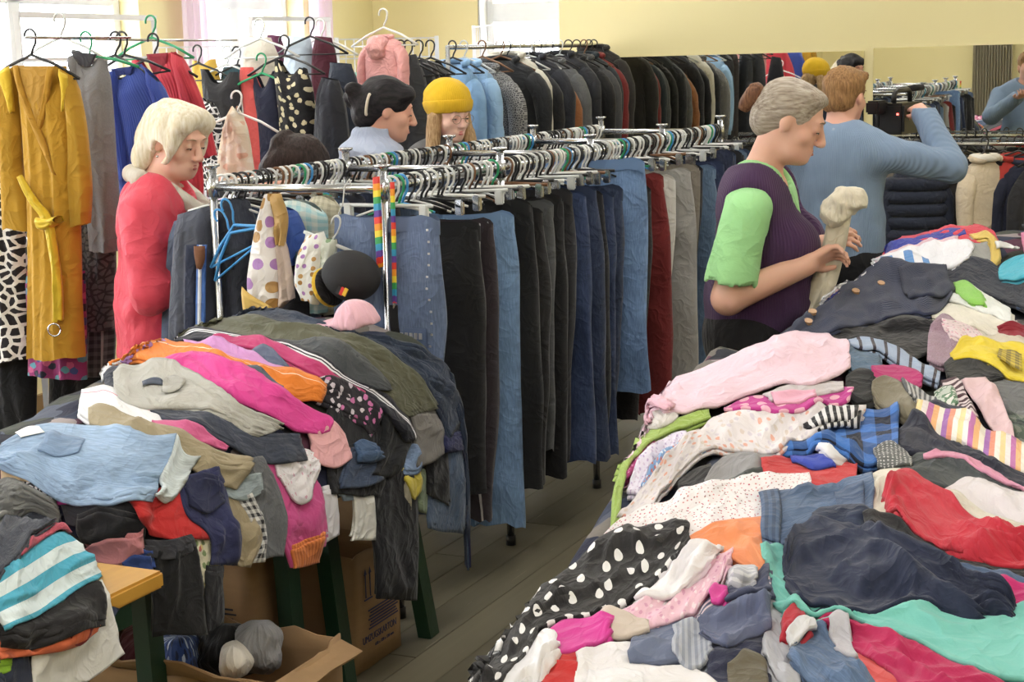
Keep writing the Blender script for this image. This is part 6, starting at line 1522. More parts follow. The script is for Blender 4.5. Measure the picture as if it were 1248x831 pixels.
def face_parts(parent, T, M, brow, lip, iris=True, open_=0.35, k=1.0):
    W_ = simple('eye_white', (226, 222, 216), .3); DK = simple('eye_dark', (40, 30, 26), .3)
    for sx in (-1, 1):
        pts = [T((sx * (.033 + .0135 * u), .0905 - .004 * u * u - .002 * abs(u), .000 + .002 * (1 - u * u) - .0035)) for u in np.linspace(-1, 1, 7)]
        MB().tube(pts, .0016 * k, 5).build('eyelash_line', DK, parent, True)
        if open_ > 0:
            m = MB(); c = T((sx * .0325, .0875, -.0035)); m.tube([c - M @ np.array([.008, 0, 0]) * k, c, c + M @ np.array([.008, 0, 0]) * k], [.001, .0036 * k, .001], 6).build('eye', W_, parent, True)
            MB().tube([T((sx * .0325, .088, -.0035)), T((sx * .0325, .0915, -.0035))], .003 * k, 7).build('iris', DK, parent, True)
        pts = [T((sx * (.034 + .018 * u), .0935 - .010 * (u * .5 + .5) ** 2, .026 + .004 * (1 - u * u))) for u in np.linspace(-1, 1, 7)]
        MB().tube(pts, [.001, .002, .0026, .0026, .0024, .0018, .001], 5).build('eyebrow', brow, parent, True)
    pts = [T((.021 * u, .0905 - .008 * u * u, -.0605 - .001 * abs(u))) for u in np.linspace(-1, 1, 9)]
    MB().tube(pts, [.001, .003, .004, .0046, .004, .0046, .004, .003, .001], 6).build('lip', lip, parent, True)
    pts = [T((.017 * u, .0925 - .008 * u * u, -.0695 + .002 * u * u)) for u in np.linspace(-1, 1, 9)]
    MB().tube(pts, [.001, .003, .0048, .0056, .006, .0056, .0048, .003, .001], 6).build('lip', lip, parent, True)

def add_hand(S, wrist, M, curl=.6, side=1, k=1.0, spread=.10):
    """palm and five fingers; local +y runs from the wrist to the finger tips, +z is the back of the hand, thumb towards side*x"""
    T = lambda p: np.array(wrist) + M @ (np.array(p, float) * k)
    S.cone(T((-.016, .015, 0)), T((-.022, .075, 0)), .016 * k, .014 * k, .010, )
    S.cone(T((.016, .015, 0)), T((.022, .078, 0)), .016 * k, .014 * k, .010)
    S.cone(T((0, .012, 0)), T((0, .078, 0)), .018 * k, .015 * k, .010)
    for i, (x, L) in enumerate(((.030, .070), (.011, .080), (-.009, .075), (-.027, .058))):
        x *= side
        p = np.array([x, .080, 0.0]); a = 0.0; r = .0088
        for seg, fr_ in enumerate((.45, .32, .23)):
            a += curl * (0.75, 1.0, .7)[seg]
            q = p + np.array([x * spread * fr_, L * fr_ * math.cos(a), -L * fr_ * math.sin(a)])
            S.cone(T(p), T(q), r * k, (r - .0008) * k, .0035); p = q; r -= .0009
    S.cone(T((side * .022, .018, -.004)), T((side * .046, .048, -.014)), .013 * k, .011 * k, .008)
    S.cone(T((side * .046, .048, -.014)), T((side * .046, .080, -.026)), .0105 * k, .0085 * k, .004)
    return T

def person_root(name_label, x, y, yaw):
    return empty('person', (x, y, 0), yaw, name_label, 'person')
# each figure is built in its own frame: +y is where it faces, +x its right... (right hand side when facing +y)
def add_torso(S, h=1.0, bust=0.0, belly=0.0, lean=0.0, infl=0.0, w=1.0, zc=0.0):
    L = lambda x, y, z: (x, y + lean * max(0, z - .95), z)
    sy = (1.0 / w, 1.32, 1.0)
    S.cone(L(0, -.01, .90 * h), L(0, 0, 1.02 * h), .150 + infl, .140 + infl, .05, sy)
    S.cone(L(0, 0, 1.02 * h), L(0, .0, 1.26 * h), .135 + infl, .150 + infl, .05, sy)
    S.cone(L(-.10 * w, -.01, 1.33 * h), L(.10 * w, -.01, 1.33 * h), .085 + infl, .085 + infl, .05, (1, 1.1, 1))
    S.cone(L(-.05, -.015, 1.38 * h), L(.05, -.015, 1.38 * h), .062 + infl, .062 + infl, .05)
    if bust:
        for sx in (-1, 1): S.ell(L(sx * .075, .085 + bust * .3, 1.19 * h), (.075 + infl, .055 + bust + infl, .07 + infl), .04)
    if belly: S.ell(L(0, .05, 1.0 * h), (.13 + infl, .08 + belly + infl, .12 + infl), .06)
def add_legs(S, h=1.0, infl=0.0, feet=True, w=1.0, spread=.09):
    for sx in (-1, 1):
        S.cone((sx * .085 * w, 0, .88 * h), (sx * spread, .01, .48 * h), .098 * w + infl, .062 + infl, .03)
        S.cone((sx * spread, .01, .48 * h), (sx * spread, -.01, .09), .060 + infl, .042 + infl, .02)
        if feet: S.cone((sx * spread, -.03, .045), (sx * (spread + .02), .13, .035), .042, .034, .02)
def add_arm(S, sh, el, wr, infl=0.0, r=(.054, .042, .030), k=.03):
    S.cone(sh, el, r[0] + infl, r[1] + infl, k); S.cone(el, wr, r[1] + infl, r[2] + infl, .015)
def add_neck(S, base, head, r=.056): S.cone(base, head, r, r * .95, .03)
SHOE = simple('black_shoe_leather', (26, 25, 26), .45)
def shoes(root, spread=.09):
    for sx in (-1, 1):
        S = SDF((sx * spread - .09, -.12, -.01), (sx * spread + .09, .22, .16), .012)
        S.cone((sx * spread, -.04, .05), (sx * (spread + .02), .14, .045), .052, .046, .02).cone((sx * spread, -.03, .05), (sx * spread, -.02, .12), .05, .05, .02).plane((0, 0, 0.0), (0, 0, -1))
        S.build('shoe', SHOE, root)
BOX = ((-.62, -.5, -.02), (.62, .75, 1.85))

# ---- woman with white hair and a coral jacket, left of the double rack
def woman_white():
    x, y = at_y(193, 300, 5.66)[:2]
    root = person_root('woman with white hair in a coral red jacket looking down', x, y, math.radians(-92))
    hc_ = np.array([0, .085, 1.475]); M = rot3(math.radians(-27), math.radians(-16))
    sk = skin_mat('skin_fair_rosy', (232, 190, 170))
    S = SDF((-.35, -.3, -.02), (.35, .72, 1.66), .0065)
    add_torso(S, .93, .02, .03, .06); add_legs(S, .93); add_neck(S, (0, .0, 1.28), hc_ + M @ np.array([0, -.02, -.06]), .06)
    T = add_head(S, hc_, M, k=1.04)
    S.ell(hc_ + M @ np.array([0, .035, -.085]), (.062, .05, .04), .02, M)
    shL, elL, wrL = (-.19, .0, 1.24), (-.25, .04, 1.0), (-.10, .20, 1.06)
    shR, elR, wrR = (.19, .0, 1.24), (.26, .03, .98), (.14, .20, 1.06)
    add_arm(S, shL, elL, wrL); add_arm(S, shR, elR, wrR)
    add_hand(S, wrL, rot3(math.radians(-35), -.2), .6, 1); add_hand(S, wrR, rot3(math.radians(25), -.2), .6, -1)
    S.build('body', sk, root)
    face_parts(root, T, M, simple('brow_light', (166, 140, 112), .8), simple('lip_rose', (190, 112, 110), .5), open_=.3, k=1.04)
    H_ = SDF(hc_ - .22, hc_ + .22, .0065)
    E = lambda p, r, kk=.02, sub=False: H_.ell(hc_ + M @ np.array(p), r, kk, M, sub)
    E((0, -.025, .04), (.094, .108, .098)); E((0, -.095, -.02), (.07, .06, .075)); E((.066, .0, .03), (.04, .075, .07)); E((-.066, .0, .03), (.04, .075, .07))
    E((0, .045, .096), (.082, .052, .036)); E((.05, .07, .075), (.04, .026, .03)); E((-.05, .07, .075), (.04, .026, .03))
    E((.085, .02, -.02), (.02, .04, .05)); E((-.085, .02, -.02), (.02, .04, .05)); E((.06, -.08, -.07), (.04, .04, .06)); E((-.06, -.08, -.07), (.04, .04, .06))
    E((0, .11, -.025), (.068, .075, .088), .012, True)
    for sx in (-1, 1): E((sx * .092, .012, -.03), (.034, .03, .036), .008, True)
    H_.noise(.004, (38, 38, 14), 3); H_.build('hair', hair_mat('hair_white_blonde', (214, 200, 166), (246, 240, 228), (90, 90, 16)), root)
    for sx in (-1, 1): MB().tube([T((sx * .082, .0, -.046)), T((sx * .084, .002, -.052))], [.004, .005], 8).build('earring', CHROME, root, True)
    J = SDF((-.40, -.30, .55), (.40, .50, 1.45), .009)
    add_torso(J, .93, .035, .05, .06, .032, 1.08); J.cone((0, -.01, .95), (0, .0, .66), .178, .195, .05, (1, 1.25, 1))
    add_arm(J, shL, elL, wrL, .026); add_arm(J, shR, elR, wrR, .026)
    J.plane((0, 0, .62), (0, 0, -1)); J.ell((0, .07, 1.40), (.085, .115, .13), .01, None, True)
    J.noise(.014, (16, 16, 11), 5); jk = J.build('jacket', fabric('plain', (226, 62, 84), rough=.6, crease=.3), root)
    C_ = SDF((-.2, -.2, 1.15), (.2, .3, 1.45), .008)
    for sx in (-1, 1):
        for p_, q_ in (((0, -.075, 1.365), (sx * .09, -.03, 1.355)), ((sx * .09, -.03, 1.355), (sx * .095, .07, 1.31)), ((sx * .095, .07, 1.31), (sx * .06, .165, 1.235))): C_.cone(p_, q_, .030, .028, .012)
    C_.noise(.004, 20, 8); C_.build('collar', P_(206, 198, 184), root)
    B_ = SDF((-.2, -.1, 1.1), (.2, .3, 1.35), .009); B_.cone((-.05, .07, 1.17), (.05, .07, 1.17), .05, .05, .03).cone((0, .05, 1.2), (0, .04, 1.25), .05, .045, .03); B_.build('blouse', fabric('leopard', (226, 222, 216), (90, 86, 88), 70.), root)
    P2 = SDF((-.3, -.25, .05), (.3, .25, .95), .011); add_legs(P2, .93, .02, False); P2.plane((0, 0, .07), (0, 0, -1)); P2.build('trousers', P_(34, 34, 40), root)
    shoes(root)
woman_white()

# ---- woman with a hair bun in a purple vest, sorting at the heap
def woman_purple():
    x, y = at_y(916, 300, 5.16)[:2]
    root = person_root('woman with a hair bun in a purple knit vest holding a cream garment', x, y, math.radians(-108))
    hc_ = np.array([0, .125, 1.505]); M = rot3(math.radians(3), math.radians(-22))
    sk = skin_mat('skin_tanned', (224, 180, 158))
    S = SDF((-.42, -.3, -.02), (.42, .72, 1.68), .0065)
    add_torso(S, .95, .03, .04, .10); add_legs(S, .95, .01); add_neck(S, (0, .01, 1.30), hc_ + M @ np.array([0, -.025, -.05]), .058)
    T = add_head(S, hc_, M, k=1.04)
    S.ell(hc_ + M @ np.array([0, .03, -.085]), (.056, .05, .036), .02, M)
    shR, elR, wrR = (.20, .02, 1.24), (.25, -.03, .985), (.13, .19, 1.075)
    shL, elL, wrL = (-.20, .03, 1.24), (-.24, .02, 1.0), (-.02, .215, 1.115)
    add_arm(S, shR, elR, wrR, .004, (.056, .046, .031)); add_arm(S, shL, elL, wrL, .004, (.056, .046, .031))
    add_hand(S, wrR, rot3(math.radians(28), math.radians(25), math.radians(-50)), .75, -1)
    add_hand(S, wrL, rot3(math.radians(-30), math.radians(25), math.radians(50)), .75, 1)
    S.build('body', sk, root)
    face_parts(root, T, M, simple('brow_grey', (130, 112, 96), .8), simple('lip_pale', (186, 116, 106), .5), open_=.25, k=1.04)
    H_ = SDF(hc_ - .26, hc_ + .2, .0065)
    E = lambda p, r, kk=.018, sub=False: H_.ell(hc_ + M @ np.array(p), r, kk, M, sub)
    E((0, -.022, .036), (.087, .103, .093)); E((0, -.07, -.01), (.07, .06, .07)); E((0, .03, .085), (.076, .055, .034))
    E((0, .112, -.02), (.082, .078, .105), .01, True)
    for sx in (-1, 1): E((sx * .085, .002, -.012), (.026, .026, .034), .006, True)
    H_.noise(.002, (50, 14, 50), 4); H_.build('hair', hair_mat('hair_grey', (128, 114, 100), (190, 180, 166), (120, 14, 120)), root)
    Bn = SDF(hc_ - .30, hc_ + .12, .0065); Bn.ell(hc_ + M @ np.array([0, -.135, .035]), (.036, .034, .040), .01, M).ell(hc_ + M @ np.array([0, -.15, .01]), (.028, .024, .034), .012, M).noise(.006, 50, 9)
    Bn.build('hair_bun', hair_mat('hair_brown', (84, 54, 40), (140, 100, 74)), root)
    MB().tube([tuple(hc_ + M @ np.array([.03 * math.cos(a), -.112, .035 + .03 * math.sin(a)])) for a in np.linspace(0, 2 * math.pi, 15)], .005, 6).build('hair_tie', BLACK_PL, root, True)
    T2 = SDF((-.4, -.3, .85), (.4, .45, 1.45), .009)
    add_torso(T2, .95, .018, .04, .10, .014); T2.cone(shR, np.array(shR) + .80 * (np.array(elR) - np.array(shR)), .070, .080, .03).cone(shL, np.array(shL) + .80 * (np.array(elL) - np.array(shL)), .070, .080, .03)
    T2.plane((0, 0, .88), (0, 0, -1)); T2.ell((0, .06, 1.40), (.075, .10, .12), .01, None, True)
    for sh, el in ((shR, elR), (shL, elL)):
        ax = np.array(el) - np.array(sh); ax /= np.linalg.norm(ax)
        c_ = np.array(sh) + .86 * (np.array(el) - np.array(sh)); T2.cone(c_ + ax * .06, c_ + ax * .14, .10, .10, .003, (1, 1, 1), True)
    T2.noise(.009, (18, 18, 10), 6); T2.build('t_shirt', P_(160, 226, 150), root)
    V_ = SDF((-.35, -.35, .78), (.35, .5, 1.42), .009)
    add_torso(V_, .95, .030, .06, .10, .028, 1.0); V_.cone((0, 0, .95), (0, .01, .84), .172, .165, .04, (1, 1.2, 1))
    V_.plane((0, 0, .80), (0, 0, -1))
    V_.cone((0, .20, 1.13), (0, .12, 1.42), .012, .125, .008, (1, .5, 1), True)
    for sx in (-1, 1): V_.ell((sx * .262, .02, 1.20), (.10, .15, .17), .012, None, True)
    V_.noise(.006, (12, 12, 7), 7); V_.build('vest', fabric('knit', (70, 42, 82)), root)
    P2 = SDF((-.3, -.25, .05), (.3, .25, 1.0), .011); add_legs(P2, .95, .028, False); P2.cone((0, -.02, .84), (0, -.01, .92), .165, .155, .04, (1, 1.2, 1)); P2.plane((0, 0, .07), (0, 0, -1)); P2.build('trousers', P_(20, 19, 21), root)
    shoes(root)
    MB().tube([(.07 * math.cos(a), .03 + .075 * math.sin(a) + .0, 1.335 - .03 * math.sin(a)) for a in np.linspace(0, 2 * math.pi, 21)], .0022, 5).build('necklace_cord', simple('dark_cord', (60, 40, 34), .7), root, True)
    return root
woman_purple()
plc = plane_at(1000, 300, 5.03, math.radians(10))
cg = hang('cream_garment', 'cream garment held up in the hands of the woman in the purple vest', 'garment', P_(222, 212, 188), plc, [(1008, 266), (1002, 300), (988, 345), (972, 392)], [(1038, 262), (1031, 300), (1020, 345), (1002, 390)], bulge=.03, fold=.02)
S = SDF((-.12, -.1, -.1), (.12, .1, .12), .007); S.ell((0, 0, .015), (.055, .04, .038)).ell((-.032, .0, -.02), (.042, .035, .042)).ell((.035, 0, .025), (.028, .03, .028)).noise(.014, 24, 12).noise(.006, 50, 13)
fo = S.build('folded_top', P_(228, 218, 196), None); fo.parent = cg; fo.location = at_y(1032, 250, 5.0) - np.array(cg.location)

# ---- man filming, seen from behind
def man_camera():
    x, y = at_y(1022, 300, 6.72)[:2]
    root = person_root('man in a light blue sweater filming with a video camera', x, y, math.radians(-26)); root.scale = (.97, .97, .945)
    hc_ = np.array([.01, .05, 1.615]); M = rot3(math.radians(-14), math.radians(-4))
    sk = skin_mat('skin_light', (226, 178, 156))
    S = SDF((-.45, -.3, -.02), (.5, .62, 1.78), .008)
    add_torso(S, 1.04, 0, 0, .0, 0, 1.12); add_legs(S, 1.04); add_neck(S, (0, -.01, 1.42), hc_ + M @ np.array([0, -.025, -.05]), .062)
    T = add_head(S, hc_, M, k=1.03)
    shR, elR, wrR = (.215, .0, 1.37), (.44, .13, 1.31), (.30, .25, 1.53)
    shL, elL, wrL = (-.215, .0, 1.37), (-.27, .20, 1.20), (-.06, .36, 1.36)
    add_arm(S, shR, elR, wrR); add_arm(S, shL, elL, wrL)
    add_hand(S, wrR, rot3(math.radians(40), math.radians(20), math.radians(-20)), .9, -1); add_hand(S, wrL, rot3(math.radians(-30), math.radians(10), 3.0), .8, 1)
    S.build('body', sk, root)
    face_parts(root, T, M, simple('brow_brown', (110, 78, 52), .8), simple('lip_pale', (186, 116, 106), .5), open_=.4, k=1.03)
    H_ = SDF(hc_ - .2, hc_ + .2, .007)
    E = lambda p, r, kk=.018, sub=False: H_.ell(hc_ + M @ np.array(p), r, kk, M, sub)
    E((0, -.018, .042), (.085, .101, .092)); E((0, -.06, -.02), (.07, .055, .07)); E((0, .06, .088), (.07, .045, .032))
    E((0, .11, -.045), (.10, .075, .115), .012, True); E((0, -.02, -.12), (.12, .12, .06), .02, True)
    for sx in (-1, 1): E((sx * .086, .006, -.02), (.026, .03, .036), .006, True)
    H_.noise(.005, (60, 60, 30), 14); H_.build('hair', hair_mat('hair_ginger_brown', (110, 78, 48), (172, 132, 88)), root)
    J = SDF((-.45, -.3, .88), (.56, .5, 1.55), .009)
    add_torso(J, 1.04, 0, .01, 0, .026, 1.12); add_arm(J, shR, elR, wrR, .024); add_arm(J, shL, elL, wrL, .024); J.cone((0, -.01, 1.02), (0, -.01, .93), .165, .158, .04, (1, 1.25, 1))
    J.plane((0, 0, .91), (0, 0, -1)); J.ell((0, .03, 1.53), (.075, .09, .09), .01, None, True)
    J.noise(.009, (11, 11, 9), 15); J.build('sweater', fabric('knit', (128, 152, 184)), root)
    C_ = SDF((-.16, -.16, 1.36), (.16, .2, 1.56), .007)
    for sx in (-1, 1): C_.cone((sx * .072, .04, 1.425), (0, -.075, 1.47), .020, .022, .012)
    C_.build('shirt_collar', P_(150, 166, 190), root)
    C2 = SDF((-.16, -.16, 1.34), (.16, .2, 1.5), .007)
    for sx in (-1, 1): C2.cone((sx * .088, .02, 1.415), (0, -.09, 1.435), .015, .016, .012)
    C2.build('neckband', P_(44, 48, 60), root)
    P2 = SDF((-.3, -.25, .05), (.3, .25, 1.05), .011); add_legs(P2, 1.04, .022, False); P2.cone((0, -.02, .93), (0, -.01, 1.0), .16, .15, .04, (1, 1.25, 1)); P2.plane((0, 0, .07), (0, 0, -1)); P2.build('trousers', P_(26, 26, 30), root)
    shoes(root)
    # the video camera in his hands
    R_ = np.array(Matrix.Rotation(math.radians(-26), 3, 'Z')); cp = np.array([x, y, 0]) + R_ @ np.array([.16, .32, 1.425])
    vc = empty('video_camera', cp, math.radians(-36), 'black video camera held up by the man in the blue sweater', 'camera')
    BK = simple('camera_black', (24, 24, 26), .4)
    MB().box((0, .06, 0), (.11, .24, .13), bev=.012).build('camera_body', BK, vc)
    MB().tube([(0, .18, -.005), (0, .22, -.005), (0, .225, -.005), (0, .30, -.005)], [.042, .042, .05, .052], 18).build('lens', BK, vc, True)
    MB().tube([(0, .298, -.005), (0, .304, -.005)], .046, 18).build('lens_glass', simple('lens_glass', (20, 24, 40), .05), vc, True)
    MB().tube([(0, -.03, .065), (0, -.03, .10), (0, .0, .115), (0, .12, .115), (0, .14, .10), (0, .14, .065)], .011, 8).build('top_handle', BK, vc, True)
    MB().box((-.05, -.09, .05), (.06, .10, .055), bev=.008).build('viewfinder', BK, vc)
    MB().box((-.085, .05, .0), (.012, .11, .08), bev=.004).build('fold_out_screen', BK, vc)
    MB().tube([(0, .16, .12), (0, .27, .12)], .014, 10).build('microphone', simple('mic_foam', (34, 34, 36), .95), vc, True)
    L_, nt_, b_ = new_mat('record_lamp'); b_.inputs['Emission Color'].default_value = (1, .05, .03, 1); b_.inputs['Emission Strength'].default_value = 3
    MB().box((.03, -.062, .02), (.008, .006, .008)).build('record_lamp', L_, vc)
man_camera()

# ---- woman with black hair and a hair clip in a pale blue padded jacket
def woman_blue():
    x, y = at_y(447, 180, 6.5)[:2]
    root = person_root('black-haired woman with a hair clip in a pale blue padded jacket', x, y, math.radians(-76))
    hc_ = np.array([0, .09, 1.53]); M = rot3(math.radians(-6), math.radians(-12))
    sk = skin_mat('skin_olive', (222, 172, 150))
    S = SDF((-.32, -.3, -.02), (.32, .62, 1.72), .008)
    add_torso(S, .97, .02, 0, .08); add_legs(S, .97); add_neck(S, (0, .0, 1.33), hc_ + M @ np.array([0, -.025, -.05]), .054)
    T = add_head(S, hc_, M, k=1.02)
    shR, elR, wrR = (.19, .0, 1.28), (.24, .05, 1.02), (.12, .30, 1.08); shL, elL, wrL = (-.19, .0, 1.28), (-.24, .05, 1.02), (-.12, .30, 1.08)
    add_arm(S, shR, elR, wrR); add_arm(S, shL, elL, wrL); add_hand(S, wrR, rot3(.4, .2), .6, -1); add_hand(S, wrL, rot3(-.4, .2), .6, 1)
    S.build('body', sk, root); face_parts(root, T, M, simple('brow_black', (30, 26, 26), .8), simple('lip_rose', (190, 112, 110), .5), open_=.4, k=1.02)
    H_ = SDF(hc_ - .24, hc_ + .2, .007)
    E = lambda p, r, kk=.018, sub=False: H_.ell(hc_ + M @ np.array(p), r, kk, M, sub)
    E((0, -.02, .040), (.088, .106, .095)); E((0, -.08, -.02), (.066, .06, .075)); E((0, .062, .072), (.074, .038, .036))
    E((0, -.13, .03), (.04, .03, .04)); E((.02, -.15, .055), (.018, .03, .03)); E((-.02, -.15, .02), (.018, .03, .03))
    E((0, .115, -.04), (.084, .076, .094), .01, True)
    for sx in (-1, 1): E((sx * .088, .004, -.022), (.028, .026, .036), .006, True)
    H_.noise(.004, (50, 16, 30), 24); H_.build('hair', hair_mat('hair_black', (22, 21, 24), (50, 46, 50), (120, 18, 60)), root)
    MB().tube([tuple(hc_ + M @ np.array([.078 + .012 * math.sin(a), -.085 - .006 * math.sin(a), .01 + .04 * math.cos(a)])) for a in np.linspace(0, math.pi, 11)], .006, 6).build('hair_clip', simple('pearl_clip', (226, 214, 196), .3), root, True)
    J = SDF((-.38, -.32, .75), (.38, .48, 1.5), .009)
    add_torso(J, .97, .03, .02, .08, .045, 1.08); add_arm(J, shR, elR, wrR, .034); add_arm(J, shL, elL, wrL, .034); J.plane((0, 0, .78), (0, 0, -1))
    J.cone((0, -.02, 1.36), (0, .03, 1.42), .085, .08, .02); J.ell((0, .05, 1.47), (.066, .085, .09), .01, None, True)
    P_idx = J.lo[2] + J.h * np.arange(J.n[2]); J.g += (.007 * np.cos(P_idx * 2 * math.pi / .075)).astype(np.float32)[None, None, :]
    J.noise(.006, 14, 25); J.build('padded_jacket', fabric('plain', (166, 178, 206), rough=.5), root)
    P2 = SDF((-.3, -.25, .05), (.3, .25, .95), .012); add_legs(P2, .97, .02, False); P2.plane((0, 0, .07), (0, 0, -1)); P2.build('trousers', P_(40, 40, 50), root)
    shoes(root)
woman_blue()

# ---- girl with a yellow knit hat and glasses
def girl_hat():
    x, y = at_y(543, 180, 7.4)[:2]
    root = person_root('girl in a bright yellow knit hat and glasses with long fair hair', x, y, math.radians(-152))
    hc_ = np.array([0, .05, 1.475]); M = rot3(math.radians(10), math.radians(-8))
    sk = skin_mat('skin_pale', (234, 194, 176))
    S = SDF((-.32, -.3, -.02), (.32, .62, 1.64), .008)
    add_torso(S, .93, .01, 0, .04, 0, .95); add_legs(S, .93); add_neck(S, (0, .0, 1.27), hc_ + M @ np.array([0, -.025, -.05]), .05)
    T = add_head(S, hc_, M, k=1.0)
    shR, elR, wrR = (.18, .0, 1.22), (.22, .05, .98), (.10, .28, 1.04); shL, elL, wrL = (-.18, .0, 1.22), (-.22, .05, .98), (-.10, .28, 1.04)
    add_arm(S, shR, elR, wrR); add_arm(S, shL, elL, wrL); add_hand(S, wrR, rot3(.4, .2), .6, -1); add_hand(S, wrL, rot3(-.4, .2), .6, 1)
    S.build('body', sk, root); face_parts(root, T, M, simple('brow_fair', (150, 116, 86), .8), simple('lip_pink', (206, 120, 116), .5), open_=.3)
    H_ = SDF(hc_ - .36, hc_ + .2, .008)
    E = lambda p, r, kk=.02, sub=False: H_.ell(hc_ + M @ np.array(p), r, kk, M, sub)
    E((0, -.03, .02), (.088, .095, .085))
    for sx in (-1, 1): H_.cone(hc_ + M @ np.array([sx * .082, .0, -.01]), hc_ + np.array([sx * .11, .02, -.27]), .030, .040, .02)
    H_.cone(hc_ + np.array([0, -.09, -.02]), hc_ + np.array([0, -.11, -.26]), .06, .055, .03)
    E((0, .10, -.035), (.062, .07, .09), .01, True); H_.noise(.008, (40, 40, 10), 34); H_.build('hair', hair_mat('hair_fair', (134, 100, 66), (202, 170, 128)), root)
    K = SDF(hc_ - .2, hc_ + .26, .007); K.ell(hc_ + M @ np.array([0, -.022, .068]), (.103, .118, .098), .02, M).plane(hc_ + M @ np.array([0, .09, .032]), M @ np.array([0, .18, -1]))
    K.noise(.003, 40, 35); kh = K.build('knit_hat', fabric('knit', (240, 190, 24)), root)
    R_ = SDF(hc_ - .2, hc_ + .2, .007); R_.ell(hc_ + M @ np.array([0, -.018, .06]), (.108, .123, .100), .02, M).plane(hc_ + M @ np.array([0, .09, .026]), M @ np.array([0, .18, -1])).plane(hc_ + M @ np.array([0, .09, .085]), M @ np.array([0, -.18, 1]))
    R_.build('hat_brim', fabric('knit', (236, 184, 22)), root)
    for sx in (-1, 1):
        MB().tube([T((sx * .034 + .023 * math.cos(a), .104, -.002 + .019 * math.sin(a))) for a in np.linspace(0, 2 * math.pi, 19)], .0013, 5).build('glasses_rim', simple('thin_metal', (150, 130, 110), .3, .8), root, True)
    MB().tube([T((-.012, .105, .0)), T((0, .108, .003)), T((.012, .105, .0))], .0013, 5).build('glasses_bridge', simple('thin_metal', (150, 130, 110), .3, .8), root, True)
    J = SDF((-.34, -.3, .75), (.34, .45, 1.42), .009); add_torso(J, .93, .02, .02, .04, .03, 1.0); add_arm(J, shR, elR, wrR, .026); add_arm(J, shL, elL, wrL, .026); J.plane((0, 0, .78), (0, 0, -1))
    J.cone((0, 0, 1.30), (0, .02, 1.37), .075, .068, .02); J.noise(.008, 12, 36); J.build('sweater', fabric('knit', (96, 96, 98)), root)
    P2 = SDF((-.3, -.25, .05), (.3, .25, .92), .012); add_legs(P2, .93, .02, False); P2.plane((0, 0, .07), (0, 0, -1)); P2.build('trousers', P_(50, 56, 74), root)
    shoes(root)
girl_hat()

# ---- woman bending down behind the rack, in a peach top
def woman_bent():
    x, y = at_y(318, 210, 6.3)[:2]
    root = person_root('dark-haired woman in a peach top bending down behind the rack', x, y, math.radians(-80))
    hc_ = np.array([0, .15, 1.315]); M = rot3(math.radians(-8), math.radians(-46))
    sk = skin_mat('skin_warm', (226, 178, 156))
    S = SDF((-.34, -.35, -.02), (.34, .8, 1.45), .008)
    add_legs(S, .95)
    S.cone((0, -.06, .86), (0, -.02, .98), .15, .14, .05, (1, 1.3, 1)); S.cone((0, -.02, .98), (0, .06, 1.13), .135, .145, .05, (1, 1.3, 1)); S.cone((-.11, .07, 1.15), (.11, .07, 1.15), .075, .075, .05)
    add_neck(S, (0, .09, 1.17), hc_ + M @ np.array([0, -.02, -.05]), .054); T = add_head(S, hc_, M)
    shR, elR, wrR = (.19, .08, 1.12), (.23, .12, .88), (.12, .28, .86); shL, elL, wrL = (-.19, .08, 1.12), (-.23, .12, .88), (-.12, .28, .86)
    add_arm(S, shR, elR, wrR); add_arm(S, shL, elL, wrL); add_hand(S, wrR, rot3(.4, -.2), .6, -1); add_hand(S, wrL, rot3(-.4, -.2), .6, 1)
    S.build('body', sk, root); face_parts(root, T, M, simple('brow_black', (30, 26, 26), .8), simple('lip_rose', (190, 112, 110), .5), open_=.2)
    H_ = SDF(hc_ - .26, hc_ + .24, .007)
    E = lambda p, r, kk=.02, sub=False: H_.ell(hc_ + M @ np.array(p), r, kk, M, sub)
    E((0, -.02, .040), (.090, .108, .096)); E((0, -.08, -.04), (.075, .06, .09)); E((.07, .05, .0), (.03, .05, .08)); E((-.07, .05, .0), (.03, .05, .08)); E((0, -.13, .03), (.04, .035, .05))
    E((0, .12, -.045), (.066, .066, .098), .01, True); H_.noise(.006, (60, 60, 18), 44); H_.build('hair', hair_mat('hair_dark_brown', (26, 20, 20), (66, 52, 48)), root)
    J = SDF((-.36, -.35, .72), (.36, .6, 1.32), .009)
    J.cone((0, -.07, .80), (0, -.02, .98), .18, .165, .05, (1, 1.3, 1)).cone((0, -.02, .98), (0, .06, 1.13), .16, .17, .05, (1, 1.3, 1)).cone((-.12, .07, 1.15), (.12, .07, 1.15), .098, .098, .05)
    add_arm(J, shR, elR, wrR, .028); add_arm(J, shL, elL, wrL, .028); J.plane((0, 0, .74), (0, 0, -1)); J.ell((0, .15, 1.25), (.07, .09, .08), .01, None, True); J.noise(.008, 12, 45); J.build('jacket', P_(240, 176, 150), root)
    sc_ = SDF((-.15, -.05, 1.1), (.15, .3, 1.32), .008); sc_.cone((-.06, .1, 1.19), (0, .19, 1.16), .03, .035, .02).cone((.06, .1, 1.19), (0, .19, 1.16), .03, .035, .02).cone((-.06, .1, 1.19), (.06, .1, 1.2), .03, .03, .02).noise(.006, 20, 46); sc_.build('scarf', P_(200, 54, 50), root)
    P2 = SDF((-.3, -.3, .05), (.3, .25, .95), .012); add_legs(P2, .95, .02, False); P2.plane((0, 0, .07), (0, 0, -1)); P2.build('trousers', P_(46, 48, 60), root)
    shoes(root)
woman_bent()

